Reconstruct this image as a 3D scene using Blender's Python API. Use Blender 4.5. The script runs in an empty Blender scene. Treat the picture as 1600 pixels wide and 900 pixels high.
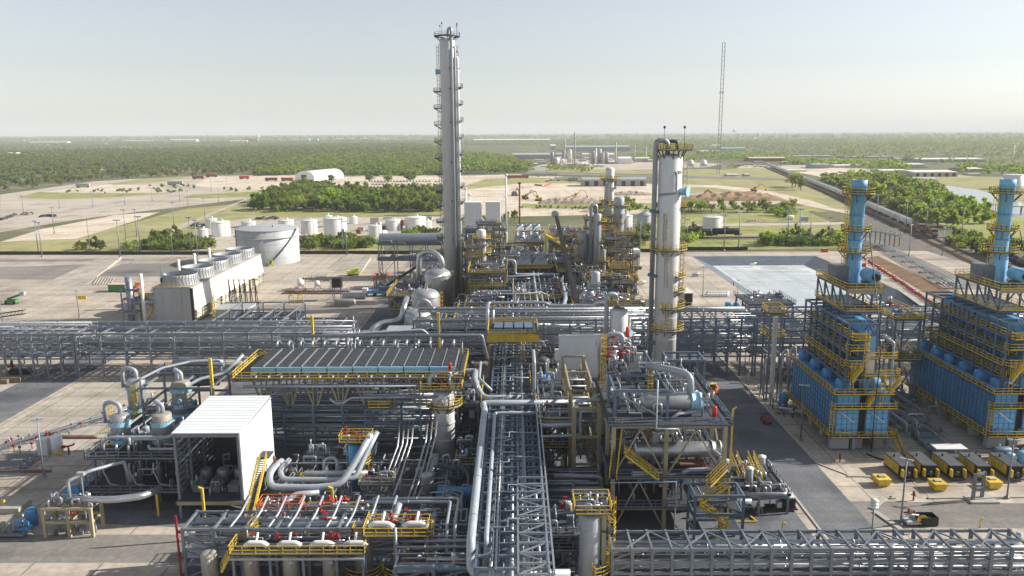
import bpy, math, random
import numpy as np
from mathutils import Vector, Matrix
random.seed(7)
rng = np.random.default_rng(7)
S = bpy.context.scene
COL = S.collection
R = math.radians
# ---------------------------------------------------------------- camera model
CAM_H, CAM_F = 55.0, 1244.0
PITCH, ROLL, YAW = R(11.1), R(-0.29), R(0.23)
def _axes():
    f = Vector((0, math.cos(PITCH), -math.sin(PITCH))); u = Vector((0, math.sin(PITCH), math.cos(PITCH))); r = Vector((1, 0, 0))
    c, s = math.cos(ROLL), math.sin(ROLL)
    r2 = r * c + u * s; u2 = u * c - r * s
    m = Matrix.Rotation(YAW, 3, 'Z')
    return m @ r2, m @ u2, m @ f
AR, AU, AF = _axes()
def _ray(px, py): return AF + AR * ((px - 800) / CAM_F) + AU * ((450 - py) / CAM_F)
def gr(px, py, z=0.0):
    d = _ray(px, py); t = (z - CAM_H) / d.z
    return (t * d.x, t * d.y)
def at(px, py, Y):
    d = _ray(px, py); t = Y / d.y
    return (t * d.x, Y, CAM_H + t * d.z)
def zr(py, Y, px=800): return at(px, py, Y)[2]
def xc(px, Y, z=5.0):
    v0 = 450
    for _ in range(3):
        p = at(px, v0, Y); v0 -= (z - p[2]) * CAM_F / Y
    return at(px, v0, Y)[0]

# ---------------------------------------------------------------- materials
MATS = {}
def node(nt, typ, **kw):
    n = nt.nodes.new(typ)
    for k, v in kw.items(): setattr(n, k, v)
    return n
def mat(name, col, rough=0.6, metal=0.0, var=0.18, scale=0.6, streak=0.0, bump=0.0, spec=0.4, dirt=None, wear=.35, wcol=(.16, .115, .08)):
    m = bpy.data.materials.new(name); m.use_nodes = True; nt = m.node_tree; b = nt.nodes['Principled BSDF']; L = nt.links.new
    geo = node(nt, 'ShaderNodeNewGeometry')
    mp = node(nt, 'ShaderNodeMapping'); mp.inputs['Scale'].default_value = (1, 1, 0.25 if streak else 1); L(geo.outputs['Position'], mp.inputs['Vector'])
    n1 = node(nt, 'ShaderNodeTexNoise'); n1.inputs['Scale'].default_value = scale; n1.inputs['Detail'].default_value = 6; n1.inputs['Roughness'].default_value = .65
    L(mp.outputs[0], n1.inputs['Vector'])
    n2 = node(nt, 'ShaderNodeTexNoise'); n2.inputs['Scale'].default_value = scale * 7; n2.inputs['Detail'].default_value = 3; L(mp.outputs[0], n2.inputs['Vector'])
    ad = node(nt, 'ShaderNodeMath', operation='ADD'); L(n1.outputs['Fac'], ad.inputs[0]); L(n2.outputs['Fac'], ad.inputs[1])
    rp = node(nt, 'ShaderNodeMapRange'); rp.inputs['From Min'].default_value = .65; rp.inputs['From Max'].default_value = 1.35; L(ad.outputs[0], rp.inputs['Value'])
    mx = node(nt, 'ShaderNodeMix', data_type='RGBA'); L(rp.outputs[0], mx.inputs['Factor'])
    lo = dirt if dirt else tuple(c * (1 - var) for c in col); hi = tuple(min(.95, c * (1 + var)) for c in col)
    mx.inputs[6].default_value = (*lo, 1); mx.inputs[7].default_value = (*hi, 1)
    oi = node(nt, 'ShaderNodeObjectInfo'); orp = node(nt, 'ShaderNodeMapRange'); orp.inputs['To Min'].default_value = .88; orp.inputs['To Max'].default_value = 1.1; L(oi.outputs['Random'], orp.inputs['Value'])
    mu = node(nt, 'ShaderNodeVectorMath', operation='SCALE'); L(mx.outputs[2], mu.inputs[0]); L(orp.outputs[0], mu.inputs['Scale'])
    mp3 = node(nt, 'ShaderNodeMapping'); mp3.inputs['Scale'].default_value = (1, 1, .18 if streak else .7); mp3.inputs['Location'].default_value = (17, 9, 3); L(geo.outputs['Position'], mp3.inputs['Vector'])
    n3 = node(nt, 'ShaderNodeTexNoise'); n3.inputs['Scale'].default_value = scale * 3; n3.inputs['Detail'].default_value = 8; n3.inputs['Roughness'].default_value = .72; L(mp3.outputs[0], n3.inputs['Vector'])
    r3 = node(nt, 'ShaderNodeMapRange'); r3.inputs['From Min'].default_value = .56; r3.inputs['From Max'].default_value = .72; r3.inputs['To Max'].default_value = wear; L(n3.outputs['Fac'], r3.inputs['Value'])
    mw_ = node(nt, 'ShaderNodeMix', data_type='RGBA'); L(r3.outputs[0], mw_.inputs['Factor']); L(mu.outputs[0], mw_.inputs[6]); mw_.inputs[7].default_value = (*wcol, 1); L(mw_.outputs[2], b.inputs['Base Color'])
    rr = node(nt, 'ShaderNodeMapRange'); rr.inputs['To Min'].default_value = max(.05, rough - .12); rr.inputs['To Max'].default_value = min(1, rough + .12); L(n1.outputs['Fac'], rr.inputs['Value']); L(rr.outputs[0], b.inputs['Roughness'])
    b.inputs['Metallic'].default_value = metal; b.inputs['Specular IOR Level'].default_value = spec
    if bump:
        bp = node(nt, 'ShaderNodeBump'); bp.inputs['Strength'].default_value = bump; bp.inputs['Distance'].default_value = .05; L(n2.outputs['Fac'], bp.inputs['Height']); L(bp.outputs[0], b.inputs['Normal'])
    MATS[name] = m
    return m
mat('steel', (.20, .23, .27), .5, .35, .2, .5, 1)
mat('steel_blue', (.13, .18, .25), .5, .3, .2, .5, 1)
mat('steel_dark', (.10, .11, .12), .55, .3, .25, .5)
mat('silver', (.46, .48, .51), .36, .75, .16, .5)
mat('silver_dull', (.40, .41, .42), .45, .5, .2, .5, 1)
mat('pipe_grey', (.28, .31, .35), .42, .45, .18, .6)
mat('pipe_light', (.37, .41, .46), .42, .2, .12, .5)
mat('grating', (.06, .07, .085), .7, .3, .25, 1.2)
mat('yellow', (.74, .52, .04), .55, 0, .2, .7, 1, dirt=(.42, .29, .05), wear=.5, wcol=(.22, .18, .11))
mat('loco', (.26, .14, .07), .6, 0, .25, .5)
mat('orange', (.75, .19, .03), .5, 0, .2, .7)
mat('red', (.26, .018, .018), .45, 0, .3, 1)
mat('red_bright', (.55, .045, .03), .5, 0, .2, 1)
mat('blue', (.075, .30, .58), .5, 0, .2, .35, 1, dirt=(.06, .22, .42), wear=.5, wcol=(.16, .22, .28))
mat('blue_light', (.20, .47, .72), .5, 0, .14, .35, 1, dirt=(.15, .36, .56), wear=.4, wcol=(.24, .28, .30))
mat('blue_pale', (.28, .52, .68), .45, .1, .12, .5)
mat('beige', (.36, .31, .20), .8, 0, .18, .5, 1)
mat('column_shaded', (.34, .37, .41), .55, .1, .12, .4, 1, wear=.3)  # column grey with the front column's shade put into the colour
mat('white_panel', (.86, .87, .88), .45, 0, .04, .3, 1, wear=.08)
mat('soil', (.27, .18, .11), .95, 0, .25, .3, bump=.4)
mat('column_grey', (.64, .65, .655), .55, .05, .10, .25, 1, wear=.14)
mat('vessel_tan', (.33, .31, .27), .6, .2, .14, .3, 1)
mat('white', (.70, .70, .69), .5, 0, .05, .25, 1, wear=.16, wcol=(.3, .28, .25))
mat('white_clad', (.66, .69, .72), .45, 0, .05, .3, 1, wear=.16, wcol=(.3, .28, .25))
mat('tank_white', (.70, .70, .69), .5, 0, .06, .12, 1, wear=.16, wcol=(.3, .28, .25))
mat('tank_grey', (.37, .385, .40), .5, .1, .08, .12, 1)
mat('rust', (.18, .075, .035), .8, 0, .3, .8)
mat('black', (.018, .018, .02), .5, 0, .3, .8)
mat('rubber', (.03, .03, .032), .7, 0, .2, 1)
mat('glass', (.03, .04, .05), .08, 0, .1, 1, spec=.8)
mat('hull_red', (.30, .08, .04), .7, 0, .2, .5)
mat('green', (.06, .22, .06), .5, 0, .2, .5)
mat('lime', (.55, .62, .05), .5, 0, .15, .5)
mat('brown_stone', (.30, .24, .19), .9, 0, .3, .6, bump=.4)
mat('concrete', (.40, .38, .34), .85, 0, .15, .4)
mat('roof_pale', (.72, .70, .66), .7, 0, .08, .05)
mat('wall_tan', (.50, .46, .40), .8, 0, .1, .05)
mat('wall_grey', (.36, .37, .38), .7, 0, .1, .05)
mat('wood', (.20, .15, .10), .85, 0, .2, .5)
mat('hopper', (.66, .66, .64), .6, 0, .22, .08, 1)
mat('bark', (.12, .095, .07), .9, 0, .25, 2)

def ground_mat(name, c1, c2, scale=.03, rough=.9, c3=None, joints=0, detail=.6, bump=.15, spec=.2):
    """large soil / concrete surface: two colours mixed by layered noise, a third in patches, optional slab joints"""
    m = bpy.data.materials.new(name); m.use_nodes = True; nt = m.node_tree; b = nt.nodes['Principled BSDF']; L = nt.links.new
    geo = node(nt, 'ShaderNodeNewGeometry')
    n1 = node(nt, 'ShaderNodeTexNoise'); n1.inputs['Scale'].default_value = scale; n1.inputs['Detail'].default_value = 10; n1.inputs['Roughness'].default_value = detail; L(geo.outputs['Position'], n1.inputs['Vector'])
    rp = node(nt, 'ShaderNodeMapRange'); rp.inputs['From Min'].default_value = .33; rp.inputs['From Max'].default_value = .67; L(n1.outputs['Fac'], rp.inputs['Value'])
    mx = node(nt, 'ShaderNodeMix', data_type='RGBA'); mx.inputs[6].default_value = (*c1, 1); mx.inputs[7].default_value = (*c2, 1); L(rp.outputs[0], mx.inputs['Factor'])
    out = mx.outputs[2]
    if c3:
        mp = node(nt, 'ShaderNodeMapping'); mp.inputs['Location'].default_value = (371, 55, 0); L(geo.outputs['Position'], mp.inputs['Vector'])
        n2 = node(nt, 'ShaderNodeTexNoise'); n2.inputs['Scale'].default_value = scale * 1.8; n2.inputs['Detail'].default_value = 8; n2.inputs['Roughness'].default_value = .7; L(mp.outputs[0], n2.inputs['Vector'])
        r2 = node(nt, 'ShaderNodeMapRange'); r2.inputs['From Min'].default_value = .50; r2.inputs['From Max'].default_value = .66; L(n2.outputs['Fac'], r2.inputs['Value'])
        m2 = node(nt, 'ShaderNodeMix', data_type='RGBA'); L(out, m2.inputs[6]); m2.inputs[7].default_value = (*c3, 1); L(r2.outputs[0], m2.inputs['Factor']); out = m2.outputs[2]
    if joints:
        br = node(nt, 'ShaderNodeTexBrick'); br.offset = 0; br.inputs['Scale'].default_value = 1; br.inputs['Brick Width'].default_value = joints; br.inputs['Row Height'].default_value = joints
        br.inputs['Mortar Size'].default_value = .13; br.inputs['Mortar Smooth'].default_value = .4
        br.inputs['Color1'].default_value = (1, 1, 1, 1); br.inputs['Color2'].default_value = (.9, .9, .9, 1); br.inputs['Mortar'].default_value = (.5, .48, .46, 1)
        L(geo.outputs['Position'], br.inputs['Vector'])
        m3 = node(nt, 'ShaderNodeMix', data_type='RGBA', blend_type='MULTIPLY'); m3.inputs['Factor'].default_value = 1; L(out, m3.inputs[6]); L(br.outputs['Color'], m3.inputs[7]); out = m3.outputs[2]
    for loc, sc3, lo, hi, amt in (((0, 0, 0), (.03, .9, 1), .45, .75, .72), ((40, 7, 0), (.8, .035, 1), .5, .75, .8), ((90, 30, 0), (.16, .16, 1), .56, .70, .64)):
        mq = node(nt, 'ShaderNodeMapping'); mq.inputs['Location'].default_value = loc; mq.inputs['Scale'].default_value = sc3; L(geo.outputs['Position'], mq.inputs['Vector'])
        nq = node(nt, 'ShaderNodeTexNoise'); nq.inputs['Scale'].default_value = max(.3, scale * 10) if scale > .012 else scale * 12; nq.inputs['Detail'].default_value = 6; L(mq.outputs[0], nq.inputs['Vector'])
        rq = node(nt, 'ShaderNodeMapRange'); rq.inputs['From Min'].default_value = lo; rq.inputs['From Max'].default_value = hi; rq.inputs['To Min'].default_value = 1; rq.inputs['To Max'].default_value = amt; L(nq.outputs['Fac'], rq.inputs['Value'])
        sq = node(nt, 'ShaderNodeVectorMath', operation='SCALE'); L(out, sq.inputs[0]); L(rq.outputs[0], sq.inputs['Scale']); out = sq.outputs[0]
    n3 = node(nt, 'ShaderNodeTexNoise'); n3.inputs['Scale'].default_value = scale * 40; n3.inputs['Detail'].default_value = 5; L(geo.outputs['Position'], n3.inputs['Vector'])
    r3 = node(nt, 'ShaderNodeMapRange'); r3.inputs['From Min'].default_value = .3; r3.inputs['From Max'].default_value = .7; r3.inputs['To Min'].default_value = .82; r3.inputs['To Max'].default_value = 1.12; L(n3.outputs['Fac'], r3.inputs['Value'])
    sc = node(nt, 'ShaderNodeVectorMath', operation='SCALE'); L(out, sc.inputs[0]); L(r3.outputs[0], sc.inputs['Scale'])
    L(sc.outputs[0], b.inputs['Base Color']); b.inputs['Roughness'].default_value = rough; b.inputs['Specular IOR Level'].default_value = spec
    if bump:
        bp = node(nt, 'ShaderNodeBump'); bp.inputs['Strength'].default_value = bump; bp.inputs['Distance'].default_value = .1; L(n3.outputs['Fac'], bp.inputs['Height']); L(bp.outputs[0], b.inputs['Normal'])
    MATS[name] = m
    return m
ground_mat('country', (.085, .115, .045), (.17, .17, .085), .006, c3=(.26, .235, .17))
ground_mat('grass', (.22, .26, .07), (.34, .345, .12), .035, c3=(.42, .37, .21))
ground_mat('grass_dry', (.31, .30, .13), (.42, .38, .19), .03, c3=(.24, .27, .10))
ground_mat('sand', (.60, .51, .40), (.72, .63, .52), .02, c3=(.50, .42, .33))
ground_mat('lot', (.46, .41, .345), (.56, .50, .43), .015, c3=(.38, .335, .285))
ground_mat('pad', (.45, .395, .33), (.56, .495, .425), .02, c3=(.37, .33, .28), joints=9.0)
ground_mat('pad_smooth', (.42, .385, .33), (.52, .48, .42), .05, c3=(.35, .32, .28), joints=6.0)
ground_mat('asphalt', (.12, .13, .155), (.175, .185, .205), .05, c3=(.21, .21, .215))
ground_mat('road_grey', (.20, .19, .18), (.27, .255, .235), .03)
ground_mat('earth', (.17, .10, .055), (.25, .16, .09), .15, c3=(.11, .065, .04), bump=.6)
ground_mat('ballast', (.15, .135, .12), (.21, .19, .165), .2, bump=.4)
ground_mat('liner', (.10, .125, .16), (.15, .18, .22), .12, rough=.45, spec=.5)
ground_mat('silt', (.54, .57, .58), (.66, .68, .68), .03, c3=(.45, .49, .51))
ground_mat('silt_wet', (.46, .52, .55), (.58, .62, .64), .04, c3=(.40, .45, .48), rough=.5)
def water_mat():
    m = bpy.data.materials.new('water'); m.use_nodes = True; nt = m.node_tree; b = nt.nodes['Principled BSDF']; L = nt.links.new
    b.inputs['Base Color'].default_value = (.16, .17, .15, 1); b.inputs['Roughness'].default_value = .12; b.inputs['Specular IOR Level'].default_value = .8
    n = node(nt, 'ShaderNodeTexNoise'); n.inputs['Scale'].default_value = .4; n.inputs['Detail'].default_value = 4
    g = node(nt, 'ShaderNodeNewGeometry'); L(g.outputs['Position'], n.inputs['Vector'])
    bp = node(nt, 'ShaderNodeBump'); bp.inputs['Strength'].default_value = .25; bp.inputs['Distance'].default_value = .1; L(n.outputs['Fac'], bp.inputs['Height']); L(bp.outputs[0], b.inputs['Normal'])
    MATS['water'] = m
water_mat()
def leaf_mat(name, c1, c2, c3):
    m = bpy.data.materials.new(name); m.use_nodes = True; nt = m.node_tree; b = nt.nodes['Principled BSDF']; L = nt.links.new; o = nt.nodes['Material Output']
    g = node(nt, 'ShaderNodeNewGeometry')
    n = node(nt, 'ShaderNodeTexNoise'); n.inputs['Scale'].default_value = .045; n.inputs['Detail'].default_value = 7; n.inputs['Roughness'].default_value = .7; L(g.outputs['Position'], n.inputs['Vector'])
    rp = node(nt, 'ShaderNodeValToRGB'); e = rp.color_ramp.elements; e[0].position = .34; e[0].color = (*c1, 1); e[1].position = .66; e[1].color = (*c3, 1); x = e.new(.5); x.color = (*c2, 1); L(n.outputs['Fac'], rp.inputs['Fac'])
    nb_ = node(nt, 'ShaderNodeTexNoise'); nb_.inputs['Scale'].default_value = .007; nb_.inputs['Detail'].default_value = 5; L(g.outputs['Position'], nb_.inputs['Vector'])
    rb = node(nt, 'ShaderNodeMapRange'); rb.inputs['From Min'].default_value = .42; rb.inputs['From Max'].default_value = .66; rb.inputs['To Max'].default_value = .55; L(nb_.outputs['Fac'], rb.inputs['Value'])
    mb = node(nt, 'ShaderNodeMix', data_type='RGBA'); mb.inputs[7].default_value = (.17, .165, .095, 1); L(rb.outputs[0], mb.inputs['Factor']); L(rp.outputs[0], mb.inputs[6])
    oi = node(nt, 'ShaderNodeObjectInfo'); mr = node(nt, 'ShaderNodeMapRange'); mr.inputs['To Min'].default_value = .7; mr.inputs['To Max'].default_value = 1.3; L(oi.outputs['Random'], mr.inputs['Value'])
    ri = node(nt, 'ShaderNodeMapRange'); ri.inputs['To Min'].default_value = .88; ri.inputs['To Max'].default_value = 1.12; L(g.outputs['Random Per Island'], ri.inputs['Value'])
    mm = node(nt, 'ShaderNodeMath', operation='MULTIPLY'); L(mr.outputs[0], mm.inputs[0]); L(ri.outputs[0], mm.inputs[1])
    sc = node(nt, 'ShaderNodeVectorMath', operation='SCALE'); L(mb.outputs[2], sc.inputs[0]); L(mm.outputs[0], sc.inputs['Scale'])
    L(sc.outputs[0], b.inputs['Base Color']); b.inputs['Roughness'].default_value = .6; b.inputs['Specular IOR Level'].default_value = .2
    tr = node(nt, 'ShaderNodeBsdfTranslucent'); s2 = node(nt, 'ShaderNodeVectorMath', operation='MULTIPLY'); s2.inputs[1].default_value = (1.5, 1.5, .7); L(sc.outputs[0], s2.inputs[0]); L(s2.outputs[0], tr.inputs['Color'])
    ms = node(nt, 'ShaderNodeMixShader'); ms.inputs[0].default_value = .5; L(b.outputs[0], ms.inputs[1]); L(tr.outputs[0], ms.inputs[2]); L(ms.outputs[0], o.inputs['Surface'])
    MATS[name] = m
leaf_mat('leaf', (.085, .15, .028), (.145, .215, .040), (.21, .26, .060))
leaf_mat('leaf_bright', (.13, .22, .03), (.20, .29, .045), (.27, .33, .07))
leaf_mat('leaf_olive', (.10, .105, .05), (.15, .145, .075), (.20, .18, .10))
leaf_mat('leaf_dark', (.095, .14, .06), (.135, .175, .078), (.175, .195, .10))
leaf_mat('leaf_far', (.095, .15, .045), (.15, .195, .06), (.20, .225, .085))

# ---------------------------------------------------------------- mesh builder
class B:
    def __init__(s): s.v = []; s.f = []; s.sm = []; s.mi = []; s.m = 0
    def face(s, idx, sm=False): s.f.append(idx); s.sm.append(sm); s.mi.append(s.m)
    def poly(s, pts):
        n = len(s.v); s.v += [tuple(p) for p in pts]; s.face(tuple(range(n, n + len(pts))))
        return s
    def box(s, x0, x1, y0, y1, z0, z1):
        n = len(s.v); s.v += [(x0, y0, z0), (x1, y0, z0), (x1, y1, z0), (x0, y1, z0), (x0, y0, z1), (x1, y0, z1), (x1, y1, z1), (x0, y1, z1)]
        for q in ((0, 3, 2, 1), (4, 5, 6, 7), (0, 1, 5, 4), (1, 2, 6, 5), (2, 3, 7, 6), (3, 0, 4, 7)): s.face(tuple(n + i for i in q))
        return s
    def cbox(s, c, sx, sy, sz, rz=0):
        """box centred in plan on c, standing on c.z, turned by rz"""
        n = len(s.v); ca, sa = math.cos(rz), math.sin(rz)
        for z in (0, sz):
            for a, b in ((-1, -1), (1, -1), (1, 1), (-1, 1)):
                x, y = a * sx / 2, b * sy / 2; s.v.append((c[0] + ca * x - sa * y, c[1] + sa * x + ca * y, c[2] + z))
        for q in ((0, 3, 2, 1), (4, 5, 6, 7), (0, 1, 5, 4), (1, 2, 6, 5), (2, 3, 7, 6), (3, 0, 4, 7)): s.face(tuple(n + i for i in q))
        return s
    def beam(s, p, q, w=.25, h=None):
        h = h or w; p = Vector(p); q = Vector(q); d = (q - p)
        if d.length < 1e-4: return s
        d.normalize(); up = Vector((0, 0, 1)) if abs(d.z) < .95 else Vector((0, 1, 0))
        a = d.cross(up).normalized() * (w / 2); b = a.normalized().cross(d).normalized() * (h / 2)
        n = len(s.v)
        for c in (p, q): s.v += [tuple(c - a - b), tuple(c + a - b), tuple(c + a + b), tuple(c - a + b)]
        for k in ((0, 3, 2, 1), (4, 5, 6, 7), (0, 1, 5, 4), (1, 2, 6, 5), (2, 3, 7, 6), (3, 0, 4, 7)): s.face(tuple(n + i for i in k))
        return s
    def tube(s, pts, r, n=10, bend=None, caps=True):
        P = [Vector(p) for p in pts]
        if bend is None: bend = 1.6 * (r[0] if isinstance(r, (list, tuple)) else r)
        Q = [P[0]]
        for i in range(1, len(P) - 1):
            a = (P[i - 1] - P[i]); b = (P[i + 1] - P[i]); k = min(bend, a.length * .45, b.length * .45)
            if k < 1e-3 or a.normalized().dot(b.normalized()) < -.999: Q.append(P[i]); continue
            p0 = P[i] + a.normalized() * k; p2 = P[i] + b.normalized() * k
            for t in (0, .25, .5, .75, 1): Q.append(p0 * (1 - t) ** 2 + P[i] * 2 * t * (1 - t) + p2 * t * t)
        Q.append(P[-1])
        T0 = (Q[1] - Q[0]).normalized(); up = Vector((0, 0, 1)) if abs(T0.z) < .9 else Vector((1, 0, 0)); N = T0.cross(up).normalized()
        base = len(s.v); rr = r if isinstance(r, (list, tuple)) else None
        for i, c in enumerate(Q):
            t = (Q[min(i + 1, len(Q) - 1)] - Q[max(i - 1, 0)]).normalized()
            N = (N - t * N.dot(t)).normalized(); M = t.cross(N)
            rad = (rr[0] + (rr[1] - rr[0]) * i / (len(Q) - 1)) if rr else r
            for k in range(n):
                a = 2 * math.pi * k / n; s.v.append(tuple(c + N * (rad * math.cos(a)) + M * (rad * math.sin(a))))
        for i in range(len(Q) - 1):
            for k in range(n):
                a = base + i * n + k; b = base + i * n + (k + 1) % n; s.face((a, b, b + n, a + n), True)
        if caps:
            s.face(tuple(base + k for k in range(n - 1, -1, -1))); s.face(tuple(base + (len(Q) - 1) * n + k for k in range(n)))
        return s
    def lathe(s, prof, c=(0, 0, 0), n=28, axis='z', a0=0, a1=360, smooth=True):
        """profile of (radius, height) turned about the axis through c"""
        base = len(s.v); full = abs(a1 - a0) >= 359.9; m = n if full else n + 1
        for r, h in prof:
            for k in range(m):
                a = R(a0 + (a1 - a0) * k / n); x, y = r * math.cos(a), r * math.sin(a)
                p = (x, y, h) if axis == 'z' else ((h, x, y) if axis == 'x' else (y, h, x))
                s.v.append((c[0] + p[0], c[1] + p[1], c[2] + p[2]))
        for i in range(len(prof) - 1):
            flat = abs(prof[i][1] - prof[i + 1][1]) < 1e-6 or not smooth
            for k in range(n):
                a = base + i * m + k; b = base + i * m + (k + 1) % m
                s.face((a, b, b + m, a + m), not flat)
        return s
    def vessel(s, c, r, h, head=.5, n=28, axis='z', bottom=False):
        """closed shell with domed ends"""
        k = head * r; pr = []
        if bottom: pr += [(max(.001, r * math.sin(R(a))), k - k * math.cos(R(a))) for a in (0, 25, 50, 70, 90)]
        else: pr += [(.001, 0), (r, 0)]
        pr += [(r * math.cos(R(a)), h - k + k * math.sin(R(a))) for a in (0, 20, 40, 60, 78)] + [(.001, h)]
        return s.lathe(pr, c, n, axis)
    def ring(s, c, r0, r1, z0, z1, a0=0, a1=360, n=28):
        return s.lathe([(r0, z0), (r1, z0), (r1, z1), (r0, z1), (r0, z0)], c, n, 'z', a0, a1, smooth=False)
    def rail(s, pts, h=1.1, step=1.6, w=.085, closed=False):
        P = [Vector(p) for p in pts]
        if closed: P.append(P[0])
        for a, b in zip(P, P[1:]):
            d = (b - a).length
            if d < .05: continue
            for z in (h, h * .52): s.beam(a + Vector((0, 0, z)), b + Vector((0, 0, z)), w)
            s.beam(a + Vector((0, 0, .1)), b + Vector((0, 0, .1)), .03, .18)
            k = max(1, round(d / step))
            for i in range(k + 1):
                p = a.lerp(b, i / k); s.beam(p, p + Vector((0, 0, h)), w)
        return s
    def arcrail(s, c, r, z, a0, a1, h=1.1, w=.07):
        n = max(4, int(abs(a1 - a0) / 18)); pts = [(c[0] + r * math.cos(R(a0 + (a1 - a0) * i / n)), c[1] + r * math.sin(R(a0 + (a1 - a0) * i / n)), z) for i in range(n + 1)]
        return s.rail(pts, h, 1.4, w)
    def ladder(s, p, z0, z1, ang, cage=True, w=.6):
        """caged ladder standing at p, its climber on the side ang looks to"""
        dx, dy = math.cos(R(ang)), math.sin(R(ang)); tx, ty = -dy, dx
        for k in (-1, 1): s.beam((p[0] + tx * w / 2 * k, p[1] + ty * w / 2 * k, z0), (p[0] + tx * w / 2 * k, p[1] + ty * w / 2 * k, z1 + 1), .09)
        z = z0 + .4
        while z < z1: s.beam((p[0] + tx * w / 2, p[1] + ty * w / 2, z), (p[0] - tx * w / 2, p[1] - ty * w / 2, z), .05); z += .6
        if cage:
            hoop = [(p[0] + tx * .42 * math.cos(R(a)) + dx * .75 * math.sin(R(a)), p[1] + ty * .42 * math.cos(R(a)) + dy * .75 * math.sin(R(a))) for a in (0, 45, 90, 135, 180)]
            z = z0 + 2.3
            while z < z1 + 1:
                for a, b in zip(hoop, hoop[1:]): s.beam((*a, z), (*b, z), .07)
                z += 1.2
            for h in hoop[1:4]: s.beam((*h, min(z0 + 2.3, z1)), (*h, z1 + 1), .05)
        return s
    def build(s, name, m, parent=None, label=None, origin=None, kind=None, cat=None, group=None):
        me = bpy.data.meshes.new(name)
        o3 = Vector(origin or (0, 0, 0))
        if parent is not None: o3 = Vector(parent['_org'])
        v = np.array(s.v, dtype=np.float64).reshape(-1, 3) - np.array(o3)
        me.from_pydata(v.tolist(), [], s.f)
        me.polygons.foreach_set('use_smooth', s.sm)
        ms = m if isinstance(m, (list, tuple)) else [m]
        for k in ms: me.materials.append(MATS[k])
        if len(ms) > 1: me.polygons.foreach_set('material_index', s.mi)
        me.update()
        o = bpy.data.objects.new(name, me); COL.objects.link(o)
        o['_org'] = tuple(o3)
        if parent is not None: o.parent = parent
        else: o.location = o3
        if label: o['label'] = label
        if kind: o['kind'] = kind
        if cat: o['category'] = cat
        if group: o['group'] = group
        return o
def T(name, label, cat, loc=(0, 0, 0), group=None):
    o = bpy.data.objects.new(name, None); o.empty_display_size = .5; COL.objects.link(o); o.location = loc; o['_org'] = tuple(loc)
    o['label'] = label; o['category'] = cat
    if group: o['group'] = group
    return o
def solo(b, name, m, label, cat, origin, group=None): return b.build(name, m, None, label, origin, None, cat, group)
def many(lst, name, m, parent):
    """each piece its own part, past 100 the rest as one"""
    for b in lst[:99]: b.build(name, m, parent)
    if len(lst) > 99:
        j = B()
        for b in lst[99:]:
            n = len(j.v); j.v += b.v; j.f += [tuple(n + i for i in f) for f in b.f]; j.sm += b.sm; j.mi += b.mi
        j.build(name, m, parent, kind='stuff')
def copy_tree(o, parent=None):
    c = o.copy(); COL.objects.link(c)
    if parent is not None: c.parent = parent
    for ch in list(o.children): copy_tree(ch, c)
    return c
def placed(src, used, loc, rz=0, label=None, group=None, scale=None):
    """the first call moves the source itself, later ones move a copy"""
    o = src if not used else copy_tree(src); used.append(1)
    o.location = loc; o.rotation_euler = (0, 0, rz)
    if label: o['label'] = label
    if group: o['group'] = group
    if scale: o.scale = (scale,) * 3 if not isinstance(scale, tuple) else scale
    return o
def U(a, b): return random.uniform(a, b)
def pol(c, r, a, z): return (c[0] + r * math.cos(R(a)), c[1] + r * math.sin(R(a)), z)
# ---------------------------------------------------------------- world, sun, camera, haze
w = bpy.data.worlds.new('World'); S.world = w; w.use_nodes = True
SUN_EL, SUN_AZ = 28.0, 9.0      # azimuth measured from +X towards +Y
nt = w.node_tree; sky = nt.nodes.new('ShaderNodeTexSky'); sky.sky_type = 'NISHITA'; sky.sun_disc = False
sky.sun_elevation = R(SUN_EL); sky.sun_rotation = R(90 - SUN_AZ); sky.altitude = 0; sky.air_density = 1.0; sky.dust_density = .45; sky.ozone_density = 2.0
hs = nt.nodes.new('ShaderNodeHueSaturation'); hs.inputs['Saturation'].default_value = .4; nt.links.new(sky.outputs[0], hs.inputs['Color']); nt.links.new(hs.outputs[0], nt.nodes['Background'].inputs[0]); nt.nodes['Background'].inputs[1].default_value = .08
sd = bpy.data.lights.new('sun', 'SUN'); sd.energy = 4.8; sd.angle = R(.6); sd.color = (1, .93, .82)
so = bpy.data.objects.new('sun', sd); COL.objects.link(so)
dv = Vector((math.cos(R(SUN_EL)) * math.cos(R(SUN_AZ)), math.cos(R(SUN_EL)) * math.sin(R(SUN_AZ)), math.sin(R(SUN_EL))))
so.rotation_euler = dv.to_track_quat('Z', 'Y').to_euler(); so.location = dv * 300
cd = bpy.data.cameras.new('camera'); cam = bpy.data.objects.new('camera', cd); COL.objects.link(cam); S.camera = cam
cd.sensor_width = 36; cd.lens = 36 * CAM_F / 1600; cd.clip_start = 1; cd.clip_end = 70000
mw = Matrix((AR, AU, -AF)).transposed().to_4x4(); mw.translation = (0, 0, CAM_H); cam.matrix_world = mw
S.view_settings.view_transform = 'Standard'; S.view_settings.look = 'None'; S.view_settings.gamma = 1; S.view_settings.exposure = .8
S.cycles.max_bounces = 6; S.cycles.diffuse_bounces = 4; S.cycles.glossy_bounces = 3; S.cycles.transmission_bounces = 2; S.cycles.volume_bounces = 1
S.cycles.use_adaptive_sampling = True; S.cycles.adaptive_threshold = .02; S.cycles.use_denoising = True
HAZE = 9.5e-5
hm = bpy.data.materials.new('haze_air'); hm.use_nodes = True; hn = hm.node_tree; hn.nodes.remove(hn.nodes['Principled BSDF'])
pv = hn.nodes.new('ShaderNodeVolumePrincipled'); pv.inputs['Color'].default_value = (.76, .80, .86, 1); pv.inputs['Density'].default_value = HAZE; pv.inputs['Anisotropy'].default_value = 0
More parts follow.
